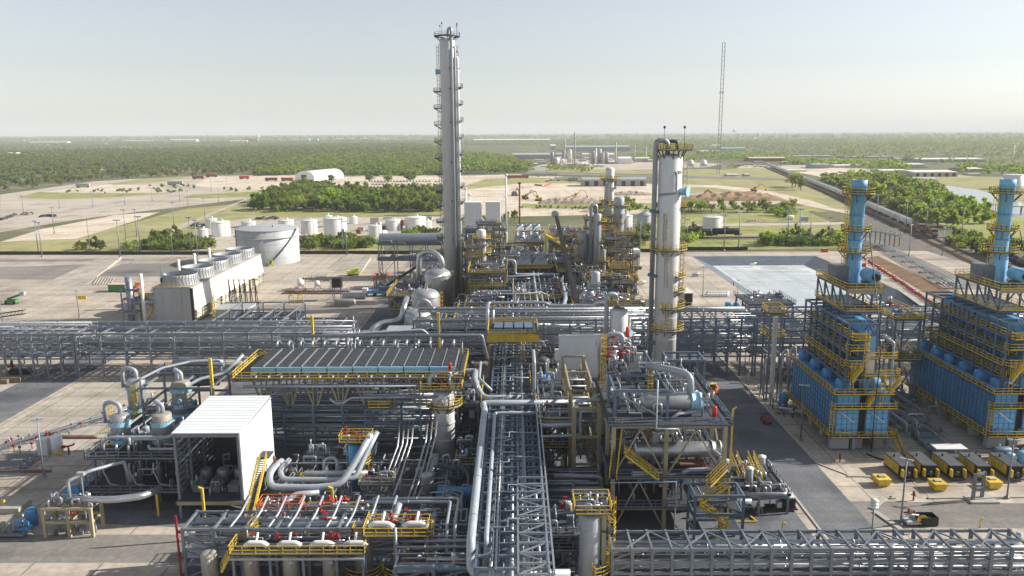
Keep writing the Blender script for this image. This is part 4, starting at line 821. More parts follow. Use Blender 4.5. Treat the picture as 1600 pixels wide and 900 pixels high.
# ================================================================ front left filter skid
t = rack('pipe_rack', 'open steel rack with pipe lines at the bottom left, red pole at its corner', 'pipe rack', 'x', -41.2, -10.4, 90.6, 95.2, [2.4, 4.4, 5.8, 7.0], 3.9, (6, 7, 6, 0), 'steel', brace=2)
B().tube([(-32, 92.6, 6.4), (-22, 92.6, 6.6), (-17, 92.6, 6.6), (-15.4, 93.6, 6.9), (-15, 95, 8.2)], .42, 14, bend=1.2).build('header_pipe', 'pipe_light', t)
for k in range(9): x = -36 + k * 2.4; B().tube([(x, 92.3, 6.4), (x + .4, 91.2, 6.9), (x + .9, 93.8, 7.4), (x + 1.3, 96.4, 8.6)], .15, 8, bend=.5).build('branch_pipe', 'pipe_light', t)
valves(t, -34, -12, 91, 95, 6.6, 6, 'red', 1.0)
solo(B().beam((-41.6, 90, 0), (-42.2, 91.2, 8.6), .22).beam((-41.6, 90, 3.6), (-41.2, 89.8, 3.6), .3).beam((-42, 90.8, 6.6), (-41.4, 90.7, 6.6), .3), 'fire_pole', 'red', 'dark red fire water pole at the left corner of the bottom left rack', 'pole', (-41.8, 90.4, 0))
t = T('filter_platform', 'lower yellow railed platform over four tan vessels, bottom left', 'platform', (-26, 88.6, 0)); deck(t, -34.4, -18.2, 87.2, 90.2, 5.4, sides='sew'); deck(t, -34.4, -18.2, 90.3, 91.2, 5.4, sides='n')
for k in range(4): x = -31.5 + k * 4; q = B().tube([(x - 1.3, 88.5, 5.9), (x - .9, 88.5, 6.3), (x + .9, 88.5, 6.3), (x + 1.4, 88.5, 5.9)], .34, 12, bend=.6); q.tube([(x, 88.5, 6.3), (x, 89.4, 7.2)], .16, 8); q.build('white_manifold', 'white', t)
valves(t, -33, -19, 88.8, 91, 5.6, 8, 'red', 1.0); stair(t, (-35.6, 88, 3.0), (-34.3, 88, 5.5), .9); stair(t, (-34, 91, 5.5), (-32.4, 92, 7), .8); B().beam((-34.2, 86.9, 5.1), (-18.2, 86.9, 5.1), .22).build('edge_pipe', 'pipe_light', t)
spool(t, -33, -19, 88, 91, 5.5, 10, (.07, .12), hi=1.2)
many([B().beam((x, y, 0), (x, y, 5.4), .3) for x in (-34, -29.6, -25.6, -21.6, -18.4) for y in (87.5, 90.1)], 'post', 'steel', t)
for k, px in enumerate((328, 393, 455, 517)):
    x = xc(px, 88.6, 3); t = T('filter_vessel', 'tan filter vessel under the lower yellow platform, ' + ('leftmost of four', 'second of four from the left', 'second of four from the right', 'nearest the two bigger vessels')[k], 'vessel', (x, 88.6, 0), 'tan filter vessels under the lower platform')
    B().vessel((x, 88.6, .6), .98, 4.6, .35, 24).build('shell', 'vessel_tan', t); B().tube([pol((x, 88.6), .9, -75, 4.3), pol((x, 88.6), 1.2, -75, 4.3)], .25, 12).build('nozzle', 'pipe_light', t); B().lathe([(1, 0), (1.1, 0), (1.0, 1.1)], (x, 88.6, 0), 20).build('skirt', 'beige', t); B().tube([pol((x, 88.6), 1.1, -70, 4.0), pol((x, 88.6), 1.15, -60, 1.0)], .05, 6).build('pipe', 'beige', t)
t = T('filter_platform', 'higher yellow railed platform over two bigger tan vessels, bottom left of centre', 'platform', (-15, 90.6, 0)); deck(t, -18.6, -10.8, 89.0, 92.6, 6.7, sides='nsew'); deck(t, -20.2, -18.7, 90.4, 92.4, 6.0, sides='sw')
for x in (-16.6, -12.4): q = B().tube([(x - 1.5, 90.6, 7.3), (x - .9, 90.6, 7.7), (x + .8, 90.6, 7.7), (x + 1.5, 90.4, 7.3)], .36, 12, bend=.6); q.tube([(x, 90.6, 7.6), (x + .3, 91.6, 8.8)], .2, 8); q.build('white_manifold', 'white', t)
valves(t, -17, -12, 91, 92.4, 6.9, 8, 'red', 1.2); B().ladder((-10.9, 90.4, 0), 1.0, 7.4, 0).build('ladder', 'yellow', t); B().tube([(-14.6, 88.7, 8.2), (-14.5, 88.5, 4), (-14.4, 88.5, .5)], .16, 8).build('pipe', 'pipe_light', t)
many([B().beam((x, y, 0), (x, y, 6.6), .28) for x in (-18.4, -14.6, -11) for y in (89.2, 92.4)], 'post', 'steel', t)
B().rail([(-18.6, 92.7, 6.8), (-18.6, 93.5, 6.8)], 1.1).build('gate_rail', 'yellow', t)
for k, px in enumerate((567, 629)):
    x = xc(px, 90.6, 4); t = T('filter_vessel', ('bigger tan vessel with round nozzle, left of the pair under the high platform', 'bigger tan vessel beside the yellow ladder, right of the pair under the high platform')[k], 'vessel', (x, 90.6, 0)); B().vessel((x, 90.6, .5), 1.15, 6.0, .35, 28).build('shell', 'vessel_tan', t); B().tube([pol((x, 90.6), 1, -85, 5.2), pol((x, 90.6), 1.4, -85, 5.2)], .3, 14).build('nozzle', 'pipe_light', t)
    p = B().ring((x, 90.6, 0), 1.2, 2.5, 1.4, 1.5, -170, -10).build('platform', 'grating', t); B().arcrail((x, 90.6), 2.45, 1.5, -170, -10).build('railing', 'yellow', p); B().lathe([(1.17, 0), (1.3, 0), (1.17, 1.0)], (x, 90.6, 0), 20).build('skirt', 'beige', t)
t = T('scaffold', 'orange and yellow scaffold with red valve, behind the bottom left rack', 'scaffold', (-31, 98, 0)); deck(t, -34, -28.4, 96.6, 99.4, 6.2, 'orange', 'nsew'); many([B().beam((x, y, 0), (x, y, 6.2), .16) for x in (-34, -31, -28.4) for y in (96.6, 99.4)], 'post', 'orange', t); deck(t, -27.8, -19, 96.6, 98.6, 5.4, 'yellow', 'n'); valves(t, -33, -20, 97, 98.4, 6.4, 9, 'red_bright', 1.2); spool(t, -34, -19, 96, 99.4, 5.5, 14, (.1, .2), hi=1.6)
for px, lab in ((318, 'yellow crane post behind the bottom left rack, next to the fat grey pipes'), (520, 'yellow slanted post behind the bottom left rack, near the blue drum')): x = xc(px, 101, 5); solo(B().beam((x, 101, 0), (x, 101, 7.6), .3).beam((x, 101, 7.5), (x - .5, 101, 7.7), .25), 'yellow_post', 'yellow', lab, 'post', (x, 101, 0))
solo(B().beam((*gr(248, 806), 0), (*gr(248, 806), 3.6), .28).beam((*gr(248, 806), 3.5), (gr(241, 806)[0], gr(248, 806)[1], 3.4), .25), 'yellow_post', 'yellow', 'bright yellow hook post left of the bottom left rack', 'post', (*gr(248, 806), 0))
solo(B().beam((-8.6, 103, 0), (-8.6, 103, 5.4), .15).beam((-8.2, 103, 0), (-8.2, 103, 5.4), .15), 'yellow_post', 'yellow', 'pair of thin yellow posts on the dark ground near the twin pale lines', 'post', (-8.4, 103, 0))
# front column
fx, fy = xc(921, 88, 6), 88
ft = column('stout grey column cut by the bottom frame edge, yellow platform on top', fx, fy, 10.6, 1.28, 'column_shaded', plats=[(3.4, -80, 40, 1.5)], ladders=[(0, .5, 4.4)], name='process_column', noz=[(-170, 8, .25, .5, 'pipe_light')], n=40)
deck(ft, fx - 1.9, fx + 2.4, fy - 1.9, fy + 2.4, 11.0); valves(ft, fx - 1.4, fx + 1, fy - 1, fy + 1.6, 11.1, 3, 'silver', 1); B().ladder((fx + 2.3, fy - .3, 0), 3.6, 11.6, 0).build('ladder', 'yellow', ft); spool(ft, fx - 1.4, fx + 1.4, fy - 1.2, fy + 1.6, 11.1, 4, (.08, .14), hi=1)
B().box(fx + 1.4, fx + 1.9, fy - .7, fy + .1, 2, 10.6).build('cable_tray', 'beige', ft); B().ring((fx, fy, 0), 1.5, 3.2, 8.3, 8.42, -30, 60).build('platform', 'grating', ft); B().arcrail((fx, fy), 3.1, 8.4, -30, 60).build('railing', 'yellow', ft)

# ================================================================ braced exchanger structure right of centre
t = T('exchanger_structure', 'three storey braced structure of beige legs and decks right of the central rack', 'steel structure', (21, 112, 0))
xs, ys = [13.4, 20.6, 28.6], [103, 110, 118, 125]
grid_frame(t, xs, ys, [3.4, 8.0, 15.4], 'beige', cw=.55, braces=[((13.4, 103, 8.2), (17, 103, 15)), ((17, 103, 15), (20.6, 103, 8.2)), ((20.8, 103, 8.2), (24.6, 103, 15)), ((24.6, 103, 15), (28.6, 103, 8.2)), ((13.6, 103, .3), (17, 103, 7.6)), ((17, 103, 7.6), (20.6, 103, .3)), ((28.6, 103, 8.2), (28.6, 110, 15)), ((28.6, 118, 8.2), (28.6, 110, 15))])
deck(t, 12.6, 29.4, 102.4, 126, 15.7, 'steel_blue', 'se'); deck(t, 12.6, 29.4, 102.2, 126, 8.3, 'steel_blue', 'sew'); deck(t, 12.6, 29.4, 102.6, 126, 3.6, 'steel', 's')
grid_frame(t, [13.6, 20.8], [104, 111, 124], [20.2, ], 'steel_blue', cw=.4, z0=15.8, braces=[((13.8, 104, 19.8), (20.6, 104, 16))]); deck(t, 13.2, 18.4, 111, 126, 20.5, 'steel', 'nw')
valves(t, 13.6, 17.6, 112, 124, 20.7, 16, 'red', 2.2); spool(t, 13.4, 18.2, 112, 125, 20.7, 22, (.1, .26), hi=2.6)
B().tube([(13.2, 119, 18), (12.8, 119, 23), (14.4, 119, 24.4), (16.6, 119, 24.4), (16.6, 119, 21)], .36, 10, bend=1.2).build('pipe', 'pipe_light', t); B().vessel((17.4, 120, 23.6), .28, 1.7, .9, 10).build('relief_valve', 'red_bright', t); B().vessel((15.2, 121, 23.4), .7, .8, .5, 10).build('relief_valve', 'red_bright', t)
B().ladder((13.2, 113, 0), 15.8, 25, 200).build('ladder', 'yellow', t); B().ladder((19.6, 111.2, 0), 8.4, 20, -90).build('ladder', 'yellow', t); stair(t, (13.2, 101.6, 8.4), (14.2, 103.6, 15.6), 1.0); stair(t, (19.4, 101.8, 8.4), (14.8, 101.8, 12), .9)
hx(t, 17.6, 25.9, 106.8, 17.7, 1.12, 'silver_dull', 'blue_pale'); hx(t, 16.6, 28.8, 106, 10.9, 1.1, 'silver', 'silver_dull'); hx(t, 17.4, 24.2, 108, 5.9, 1.0, 'blue', 'blue_light')
B().tube([(24.6, 107, 18.6), (24.6, 107.4, 21.4), (22.6, 109, 21.6), (19, 111.4, 21.6)], .5, 14, bend=2.0).build('pipe', 'pipe_light', t)
B().tube([(25.2, 106.6, 16.8), (25.2, 106, 16.5), (22.4, 105, 16.5), (21.6, 104.8, 15.9)], .24, 10).build('pipe', 'pipe_light', t)
B().tube([(19.6, 106, 12), (19.6, 105.6, 13.4), (22.0, 105, 14.0), (22.4, 105, 15.6)], .42, 12, bend=1.1).build('pipe', 'pipe_light', t)
B().tube([(27.6, 105, 11), (28.4, 103.8, 10.8), (28.2, 103.2, 9.2), (23.6, 103, 9.1), (23, 103, 8.5)], .3, 10, bend=.8).build('pipe', 'pipe_light', t)
B().tube([(12.8, 101.4, 8), (21.8, 101.4, 8.1), (21.8, 101.4, 1.2), (23.6, 101.4, .8)], .1, 8).build('pipe', 'pipe_light', t)
B().tube([(19, 102, 22.4), (19, 102, 15.5), (22, 102, 15.5)], .09, 8).build('pipe', 'pipe_light', t)
spool(t, 13.8, 28, 104, 124, 15.9, 40, (.08, .2), hi=2.8); spool(t, 13.8, 28, 107, 124, 8.5, 44, (.08, .24), hi=5); spool(t, 13.8, 28, 104, 124, 3.8, 34, (.1, .2), hi=2.4); clutter(t, 14, 28, 109, 124, 15.9, 11); clutter(t, 14, 28, 108, 124, 8.5, 12); clutter(t, 14, 28, 104, 124, .1, 8)
valves(t, 22, 28, 108, 124, 8.5, 4); B().vessel((27.4, 104.4, 16.2), .32, 1.7, .9, 10).build('wind_cone', 'red_bright', t); B().box(26.2, 26.9, 103.6, 104, 8.5, 9.3).build('fire_box', 'red', t); B().box(22.8, 26.4, 103.8, 105.6, 9.4, 9.6).build('plank_roof', 'rust', t)
solo(B().beam((29.8, 104, 0), (29.8, 104, 17.6), .24).beam((29.8, 104, 17.5), (30.3, 104, 17.9), .2), 'yellow_post', 'yellow', 'tall yellow gas post at the right corner of the braced exchanger structure', 'post', (30.3, 104, 0))
grid_frame(T('side_gantry', 'blue grey gantry with railing behind the exchanger decks, beside the stout column', 'steel structure', (29, 131, 0)), [25.5, 31.6], [128, 133], [7, 12.6, 17.4], 'steel_blue')
t = T('stair_tower', 'blue grey stair tower with yellow zigzag stairs, right of the braced structure', 'stair tower', (26.8, 100, 0)); grid_frame(t, [23.6, 30.0], [97.6, 101.4], [2.5, 5.2, 7.8], 'steel_blue', cw=.34, braces=[((23.6, 97.6, .2), (26.6, 97.6, 2.4)), ((30, 97.6, .2), (27, 97.6, 2.4)), ((30, 97.6, 5.4), (30, 101.4, 7.6))])
for k in range(3): a, b_ = (24.8, 28.4) if k % 2 == 0 else (28.4, 24.8); stair(t, (a, 98.8 + k * .9, .1 + k * 2.6), (b_, 98.8 + k * .9, 2.6 + k * 2.6), .9)
stair(t, (26, 100.6, 7.9), (28.6, 102, 9.8), .9)
for z in (2.6, 5.3): B().box(23.8, 24.8, 97.8, 101.2, z, z + .1).box(28.6, 29.8, 97.8, 101.2, z, z + .1).build('landing', 'grating', t)
t = T('bay_structure', 'beige fireproofed frame with empty bays between central rack and exchanger structure', 'steel structure', (10.8, 118, 0)); grid_frame(t, [8.8, 12.6], [114, 122, 132, 142], [5.2, 9.6, 14.2], 'beige', cw=.6)
many([B().tube([(4.4, y, 9.9 + k * .2), (12.4, y, 9.9 + k * .2)], .16, 8) for k, y in enumerate((118, 119, 120.2, 124, 126, 128.5, 134, 137))], 'pipe', 'pipe_grey', t); B().beam((8.8, 114, 14.4), (12.6, 114, 16.4), .15).build('brace', 'pipe_light', t); spool(t, 9, 12.4, 115, 141, 5.4, 14, (.1, .2), hi=3); deck(t, 9, 12.4, 122, 132, 9.8, 'yellow', 'we'); B().box(7.2, 7.9, 140, 141, 14, 16).build('junction_box', 'white', t)
t = T('wall_box', 'large pale square wall box standing above the cross rack front', 'wind screen', (13, 159, 0)); B().box(9.0, 18.4, 158.4, 160.4, 4.8, 13.6).build('cladding', 'white_panel', t); B().box(8.94, 18.46, 158.34, 160.46, 13.6, 13.75).build('cap', 'white', t); many([B().beam((x, 161.4, 0), (x, 161.4, 14.8), .35) for x in (9.4, 13.6, 18)] + [B().beam((x, 161.3, 13.4), (x - 2, 164, 10), .2) for x in (13.6,)], 'post', 'steel', t); B().tube([(12.6, 158, 4), (11.6, 156, 2.6), (11.6, 154, 0)], .6, 10).build('leg_pipe', 'beige', t)
solo(B().box(25.4, 29.6, 166, 168, 4.6, 8.0), 'clad_panel', 'white_clad', 'small pale panel between the shorter grey column and the stout column', 'panel', (27.5, 167, 4.6))
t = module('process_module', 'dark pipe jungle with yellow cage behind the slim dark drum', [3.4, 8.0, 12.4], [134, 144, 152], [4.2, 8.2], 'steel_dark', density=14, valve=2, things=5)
t = T('yellow_deck_frame', 'yellow edged deck with four dark panels above the central rack', 'platform', (-.6, 160, 0)); deck(t, -5.6, 4.6, 156, 166, 14.6, 'yellow', 'nsew'); grid_frame(t, [-5.4, 4.4], [156.4, 165.6], [10, 14.3], 'beige'); many([B().box(-4.4 + k * 2.1, -2.6 + k * 2.1, 160, 165, 14.8, 15.3) for k in range(4)], 'louvre_panel', 'steel_blue', t); B().box(-5.8, 4.8, 155.4, 155.9, 13.4, 14.7).build('edge_beam', 'yellow', t); B().ladder((1.6, 155.6, 0), 7.6, 15, -90).build('ladder', 'yellow', t); spool(t, -5, 4, 157, 165, 10.2, 14, hi=3)
# ================================================================ fired heaters
def heater(name, dx, y1, labels):
    x0, x1, y0 = 55.8 + dx, 64.8 + dx, 132.0; xm = (x0 + x1) / 2
    t = T(name, labels[0], 'fired heater', (xm, y0, 0))
    L = []
    y = y0 + 1.2
    while y < y1: L += [B().box(x - .7, x + .7, y - .7, y + .7, 0, 2.4) for x in (x0 + 1, xm, x1 - 1)]; y += 5.6
    many(L, 'pier', 'concrete', t)
    deck(t, x0 - 1.2, x1 + 1.2, y0 - 1.3, y1 + 1, 2.45, 'yellow', 'sew')
    q = B().box(x0 - .8, x0 + 2.4, y0 - .5, y0 + .6, .3, 2.2).box(x0 + 3, x0 + 3.6, y0 - .5, y0 + .4, .2, 2.3); q.build('control_cabinet', 'wall_grey', t)
    stair(t, (x1 + 1.6, y0 - 3.4, 0), (x1 + 1.6, y0 + 1, 2.6), .9)
    def panelled(nm, a0, a1, b0, b1, z0, z1, m='blue', sx=1.25, sy=1.25, sz=1.0, face=None):
        o = B().box(a0, a1, b0, b1, z0, z1).build(nm, m, t); g = B(); e = .07
        k = max(1, round((z1 - z0) / sz))
        for i in range(k + 1):
            z = z0 + (z1 - z0) * i / k - .04
            g.beam((a0 - e, b0, z), (a0 - e, b1, z), .1, .09).beam((a1 + e, b0, z), (a1 + e, b1, z), .1, .09).beam((a0, b0 - e, z), (a1, b0 - e, z), .1, .09)
        k = max(1, round((b1 - b0) / sy))
        for i in range(k + 1):
            y = b0 + (b1 - b0) * i / k
            for a in (a0 - e, a1 + e): g.beam((a, y, z0), (a, y, z1), .1 if i % 4 else .17, .1)
        k = max(1, round((a1 - a0) / sx))
        for i in range(k + 1): x = a0 + (a1 - a0) * i / k; g.beam((x, b0 - e, z0), (x, b0 - e, z1), .1, .1)
        g.build('stiffener', 'steel_blue', o); return o
    def front(a0, a1, z0, z1): # ribbed firebox end wall, its brighter skylight put into a paler blue
        o = B().box(a0 + .05, a1 - .05, y0 - .16, y0 - .08, z0 + .05, z1 - .05).build('end_wall', 'blue_light', t); g = B()
        for i in range(5): x = a0 + (a1 - a0) * i / 4; g.beam((x, y0 - .19, z0), (x, y0 - .19, z1), .1)
        for i in range(6): z = z0 + (z1 - z0) * i / 5; g.beam((a0, y0 - .19, z), (a1, y0 - .19, z), .1)
        g.build('stiffener', 'blue', o)
    for a0, a1 in ((x0, x0 + 3.8), (x1 - 3.8, x1)):
        panelled('radiant_box', a0, a1, y0, y1 - 1, 2.8, 10.4); front(a0, a1, 2.8, 7.6); front(a0, a1, 8.3, 10.3)
        n = int((y1 - y0 - 3) / 4.1)
        for i in range(n):
            y = y0 + 2.4 + i * (y1 - y0 - 4.6) / max(1, n - 1); B().vessel((a0 + .6, y, 11.1), 1.15, a1 - a0 - 1.2, .35, 18, 'x', True).build('duct_barrel', 'blue', t)
        B().beam(((a0 + a1) / 2 - 1.2, y0 - .3, 6.9), ((a0 + a1) / 2 + 1.2, y0 - .3, 5.0), .16).build('stay_rod', 'white', t)
    deck(t, x0 - 1.1, x0 - .1, y0 - 1, y1, 10.3, 'yellow', 'w'); deck(t, x0 - 1.1, x1 + 1.0, y0 - 1.4, y0 - .25, 7.7, 'yellow', 'sew'); deck(t, x0 - 1.1, x1 + .3, y0 - 1.4, y0 - .2, 10.3, 'yellow', 'se')
    B().box(x0 + 3.9, x1 - 3.9, y0 + .3, y1 - 1.5, 2.9, 10.2).build('shaded_gap', 'black', t)  # black block paints the shade of the gap between the fireboxes
    c0, c1 = xm - .1, xm + 2.0
    panelled('convection_box', c0, c1, y0 + 1, y1 - 2, 11.4, 20.4, sz=1.1)
    o = B().box(c0 + .25, c1 - .25, y0 + .82, y0 + .9, 17.4, 20.2).build('end_wall', 'blue_light', t); B().box(c0 + .3, c1 - .3, y0 + .55, y0 + .8, 13, 17.2).build('cover_panel', 'roof_pale', t); B().box(c0 + .25, c1 - .25, y0 + .8, y0 + .9, 10.6, 12.6).build('end_wall', 'blue_light', t)  # end walls in paler blue: brighter light on the front put into colour
    hy0, hy1 = y0 + 1, y1 - 2
    q = B(); q.v = [(c0, hy0, 20.4), (c1, hy0, 20.4), (c1, hy1, 20.4), (c0, hy1, 20.4), (c0 + .5, hy0 + 3, 22.3), (c1 - .5, hy0 + 3, 22.3), (c1 - .5, hy1 - 1, 22.3), (c0 + .5, hy1 - 1, 22.3)]
    for f in ((0, 1, 5, 4), (1, 2, 6, 5), (2, 3, 7, 6), (3, 0, 4, 7), (4, 5, 6, 7)): q.face(f)
    q.build('hopper', 'blue', t)
    q = B()
    for k in range(4): x = c0 + .4 + k * .6; q.beam((x, hy0 - .05, 20.45), (x, hy0 + 3, 22.4), .09, .2)
    q.build('hopper_rib', 'steel_blue', t)
    n = max(3, int((y1 - y0) / 3.2)); ysf = [y0 + 1.2 + (y1 - y0 - 2.4) * i / n for i in range(n + 1)]
    grid_frame(t, [x0 + 1.6, x0 + 6.5], ysf, [12.4, 14.8, 17.6, 19.8, 22.2], 'steel_blue', cw=.3, z0=10.5)
    for z in (12.6, 16.6): deck(t, x0 + 2.1, x0 + 3.4, y0 + 1, y1 - 1, z, 'yellow', 'we')
    deck(t, xm + .2, x1 + .6, y0 - .6, y0 + .5, 16.5, 'yellow', 'se'); deck(t, xm - 2.6, xm - .2, y0 - .4, y0 + .6, 19.6, 'yellow', 'nsew'); deck(t, xm - .4, x1 + 1.2, y0 - .8, y0 + .7, 13.4, 'yellow', 'se')
    for lx, z0, z1 in ((xm - 2.4, 10.4, 15), (xm - .4, 13.5, 20.5), (x1 - 1.6, 7.8, 13.5), (x0 - .9, 2.6, 7.6)): B().ladder((lx, y0 - .5, 0), z0, z1, -90).build('ladder', 'yellow', t)
    B().tube([(xm + 1.4, y0 - 1.6, .2), (xm + 1.4, y0 - 1.6, 9), (xm + 1.8, y0 - 1.2, 17), (xm + 1.7, y0 + .2, 23), (xm + 3.0, y0 + 6, 29), (xm + 4, y0 + 12, 37)], .09, 6, bend=2).build('power_cable', 'black', t)
    valves(t, x0 + .5, x1 - .5, y0 - .8, y0 - .5, 2.6, 4, 'pipe_light', .8)
    L = []
    for k in range(len(ysf) - 1):
        for z0_, z1_ in ((12.4, 14.8), (17.6, 19.8)):
            if k % 2: L.append(B().beam((x0 + 1.6, ysf[k], z0_), (x0 + 1.6, ysf[k + 1], z1_), .14))
    many(L, 'brace', 'steel_blue', t)
    for z, a_, c_ in ((14.8, x0 + .9, x0 + 1.9), (19.9, x0 + 1.9, x0 + 3.0)): deck(t, a_, c_, y0 + .4, y1 - 3, z, 'yellow', 'w')
    for z in (15.0, 17.8): deck(t, x0 + 1.2, xm - .3, y0 - .5, y0 + .9, z, 'yellow', 'sw')
    for z, xx in ((15.0, x0 + 1.8), (12.8, x1 - .6), (10.5, xm + .2)): stair(t, (xx, y0 - 1.0, z - 2.3), (xx + 1.6, y0 - 1.0, z + .1), .7)
    spool(t, x0 + 1, x1 - 1, y0 - .5, y0 + 1, 10.6, 6, (.07, .12), hi=3); B().tube([(x1 + .5, y0 + 1, .3), (x1 + .5, y0 + 1, 19), (x1 - 1, y0 + 2, 20)], .2, 8).build('pipe', 'pipe_light', t)
    # stack platform on its own frame
    a0, a1, b0, b1 = x0 + 3.7, x0 + 10.2, y0 + 8, y0 + 23
    grid_frame(t, [a0 + .3, a1 - .3], [b0 + .3, b0 + 3.8, b0 + 7.4, b0 + 11, b1 - .3], [22.6, 26.6], 'steel_blue', cw=.3, z0=10, braces=[((a1 - .3, b0 + .3, 22.8), (a1 - 3.4, b0 + .3, 26.4)), ((a0 + .3, b0 + .3, 22.8), (a0 + 3, b0 + .3, 26.4))] + [((a0 + .3, b0 + .3 + 3.6 * k, 22.8), (a0 + .3, b0 + 3.8 + 3.6 * k, 26.4)) for k in range(4)])
    deck(t, a0, a1, b0, b1, 26.8, 'yellow', 'nsew'); deck(t, a0, a1, b0, b1, 22.8, 'yellow', 'sew'); B().box(a0 - .06, a1 + .06, b0 - .1, b0 - .02, 26.2, 26.9).build('edge_beam', 'beige', t)
    st = T(name.replace('heater', 'stack'), labels[1], 'stack', (x0 + 7.8, y0 + 16, 26.9)); sx, sy = x0 + 7.8, y0 + 16
    b = B().lathe([(1.5, 26.9), (1.5, 31.4), (1.27, 32.2), (1.27, 44.4), (1.35, 44.4), (1.35, 46.0), (1.15, 46.0), (1.15, 45)], (sx, sy, 0), 32); b.build('shell', 'blue_light', st)
    for z, wd in ((43.4, 1.5), (36.6, 1.2), (32.6, 1.5)):
        q = B().ring((sx, sy, 0), 1.4, 1.4 + wd, z, z + .12)
        for a in range(0, 360, 60): q.beam(pol((sx, sy), 1.35, a, z - 1.5), pol((sx, sy), 1.3 + wd, a, z), .13)
        p = q.build('platform', 'grating', st); B().arcrail((sx, sy), 1.35 + wd, z + .1, 0, 360).build('railing', 'yellow', p)
    B().ladder(pol((sx, sy), 1.75, 190, 0), 27, 43.5, 190).build('ladder', 'yellow', st)
    q = B()
    for z in (34.8, 39.4, 44.2): q.ring((sx, sy, 0), 1.37, 1.42, z, z + .25, n=32)
    q.build('stiffening_ring', 'blue', st)
    fd = T('draught_fan', labels[2], 'fan', (sx + 1.9, y0 + 12, 26.9)); B().lathe([(.01, y0 + 10.6), (1.1, y0 + 10.6), (1.25, y0 + 10.9), (1.25, y0 + 14.4), (.9, y0 + 14.6), (.01, y0 + 14.6)], (sx + 1.9, 0, 28.7), 24, 'y').build('casing', 'blue_light', fd); B().lathe([(.01, y0 + 9.9), (.62, y0 + 9.9), (.62, y0 + 10.6)], (sx + 1.9, 0, 28.7), 18, 'y').build('motor', 'black', fd); B().box(sx + .9, sx + 2.9, y0 + 10.8, y0 + 14, 26.95, 27.5).build('base', 'steel_blue', fd); B().box(a0 + .6, a0 + 3, y0 + 15, y0 + 19, 26.95, 30).build('inlet_box', 'steel', fd)
    return t
heater('fired_heater', 0, 155, ('nearer to the road of the two blue panelled heater blocks', 'blue stack with yellow rings on the heater next to the road', 'light blue fan on the platform of the heater next to the road'))
heater('fired_heater', 27.3, 162, ('blue panelled heater block at the right frame edge', 'blue stack with yellow rings at the right frame edge', 'light blue fan at the foot of the rightmost stack'))
t = module('process_module', 'grey pipe tower with railed concrete posts between the two blue heaters', [76.5, 81.5], [156, 163, 170], [9, 17.5], 'steel', density=8)
t = T('stair_structure', 'grey steel stair frame with yellow top at the left back of the road heater', 'stair tower', (50.5, 160, 0)); grid_frame(t, [52.0, 54.2], [158, 162], [5, 10, 15, 18.4], 'steel'); deck(t, 51.4, 55, 157.6, 162.4, 18.6, 'yellow', 'nsew'); deck(t, 51.4, 55, 157.6, 162.4, 13.6, 'yellow', 'nsew'); B().box(52.4, 53.2, 157, 157.7, 0, 18).build('cable_tray', 'roof_pale', t)
t = T('burner_piping', 'pale pipe loops and blue blower left of the road heater', 'piping', (47, 156, 0)); 
for k in range(4): B().tube([(48.0 + k * 1.4 + 4, 160 - k, .3), (48 + k * 1.4 + 4, 160 - k, 8 + k), (49.4 + k * 1.2 + 4, 160 - k, 9 + k), (49.4 + k * 1.2 + 4, 158 - k, 3)], .28, 10, bend=.9).build('pipe', 'pipe_light', t)
B().vessel((54, 153.4, 0), .9, 3.2, .4, 16).build('blower', 'blue', t); B().tube([(51.6, 150.8, 1.0), (54.2, 149, 1.2), (55, 147.6, 1.2), (56, 146, 2)], .34, 10).build('pipe', 'pipe_light', t); valves(t, 51.4, 54, 146.8, 151, .1, 4); spool(t, 51.2, 55, 147, 170, .1, 16, (.08, .16), hi=2.6)
t = T('pipe_corridor', 'dark ground pipes and low trestles between the two heaters', 'piping', (76, 148, 0))
for k in range(8): B().tube([(70.5 + k * 1.1, 138 + k % 3, 1.4 + .3 * (k % 2)), (70.5 + k * 1.1, 172, 1.4 + .3 * (k % 2))], .16, 8).build('pipe', random.choice(PIPES), t)
many([B().beam((70.2, y, .3), (79, y, .3), .3, .6).beam((70.4, y, 0), (70.4, y, 2.4), .2).beam((78.6, y, 0), (78.6, y, 2.4), .2).beam((70.4, y, 2.4), (78.6, y, 2.4), .2) for y in range(140, 172, 4)], 'trestle', 'steel', t); many([B().box(71 + k * .4, 75 + k * .4, 126 + k * 3.1, 128.4 + k * 3.1, .5, .9) for k in range(4)], 'grating_cover', 'steel', t); spool(t, 70, 80, 136, 170, .2, 22, (.08, .2), hi=3.4); B().tube([(70, 168, 8), (80, 168, 8)], .5, 12).build('pipe', 'pipe_light', t); B().tube([(70, 160, 5), (80.6, 160, 5)], .5, 12).build('pipe', 'pipe_light', t)
t = module('process_module', 'valve deck with small rusty actuators standing on the right cross rack, next to the basin', [59.5, 65, 70.5], [198, 204, 210], [7, 11.4], 'steel', 'steel', density=6, valve=8, valve_m='rust', cat='valve deck')
t = T('tank_group', 'blue pumps and tank at the foot of the rightmost heater', 'pumps', (86, 124, 0)); 
for k in range(4): B().vessel((82.4 + k * 1.9, 125 - k * .3, 0), .7 + .15 * (k % 2), 2.2 + .4 * (k % 3), .4, 16).build('tank', 'blue_light' if k % 2 else 'blue_pale', t)
B().vessel((81, 127.6, 1.4), .8, 3, .4, 14, 'x', True).box(81, 84, 126.8, 128.4, 0, .7).build('pump', 'steel_blue', t); spool(t, 80, 88, 124, 129, .1, 8, hi=1.6)
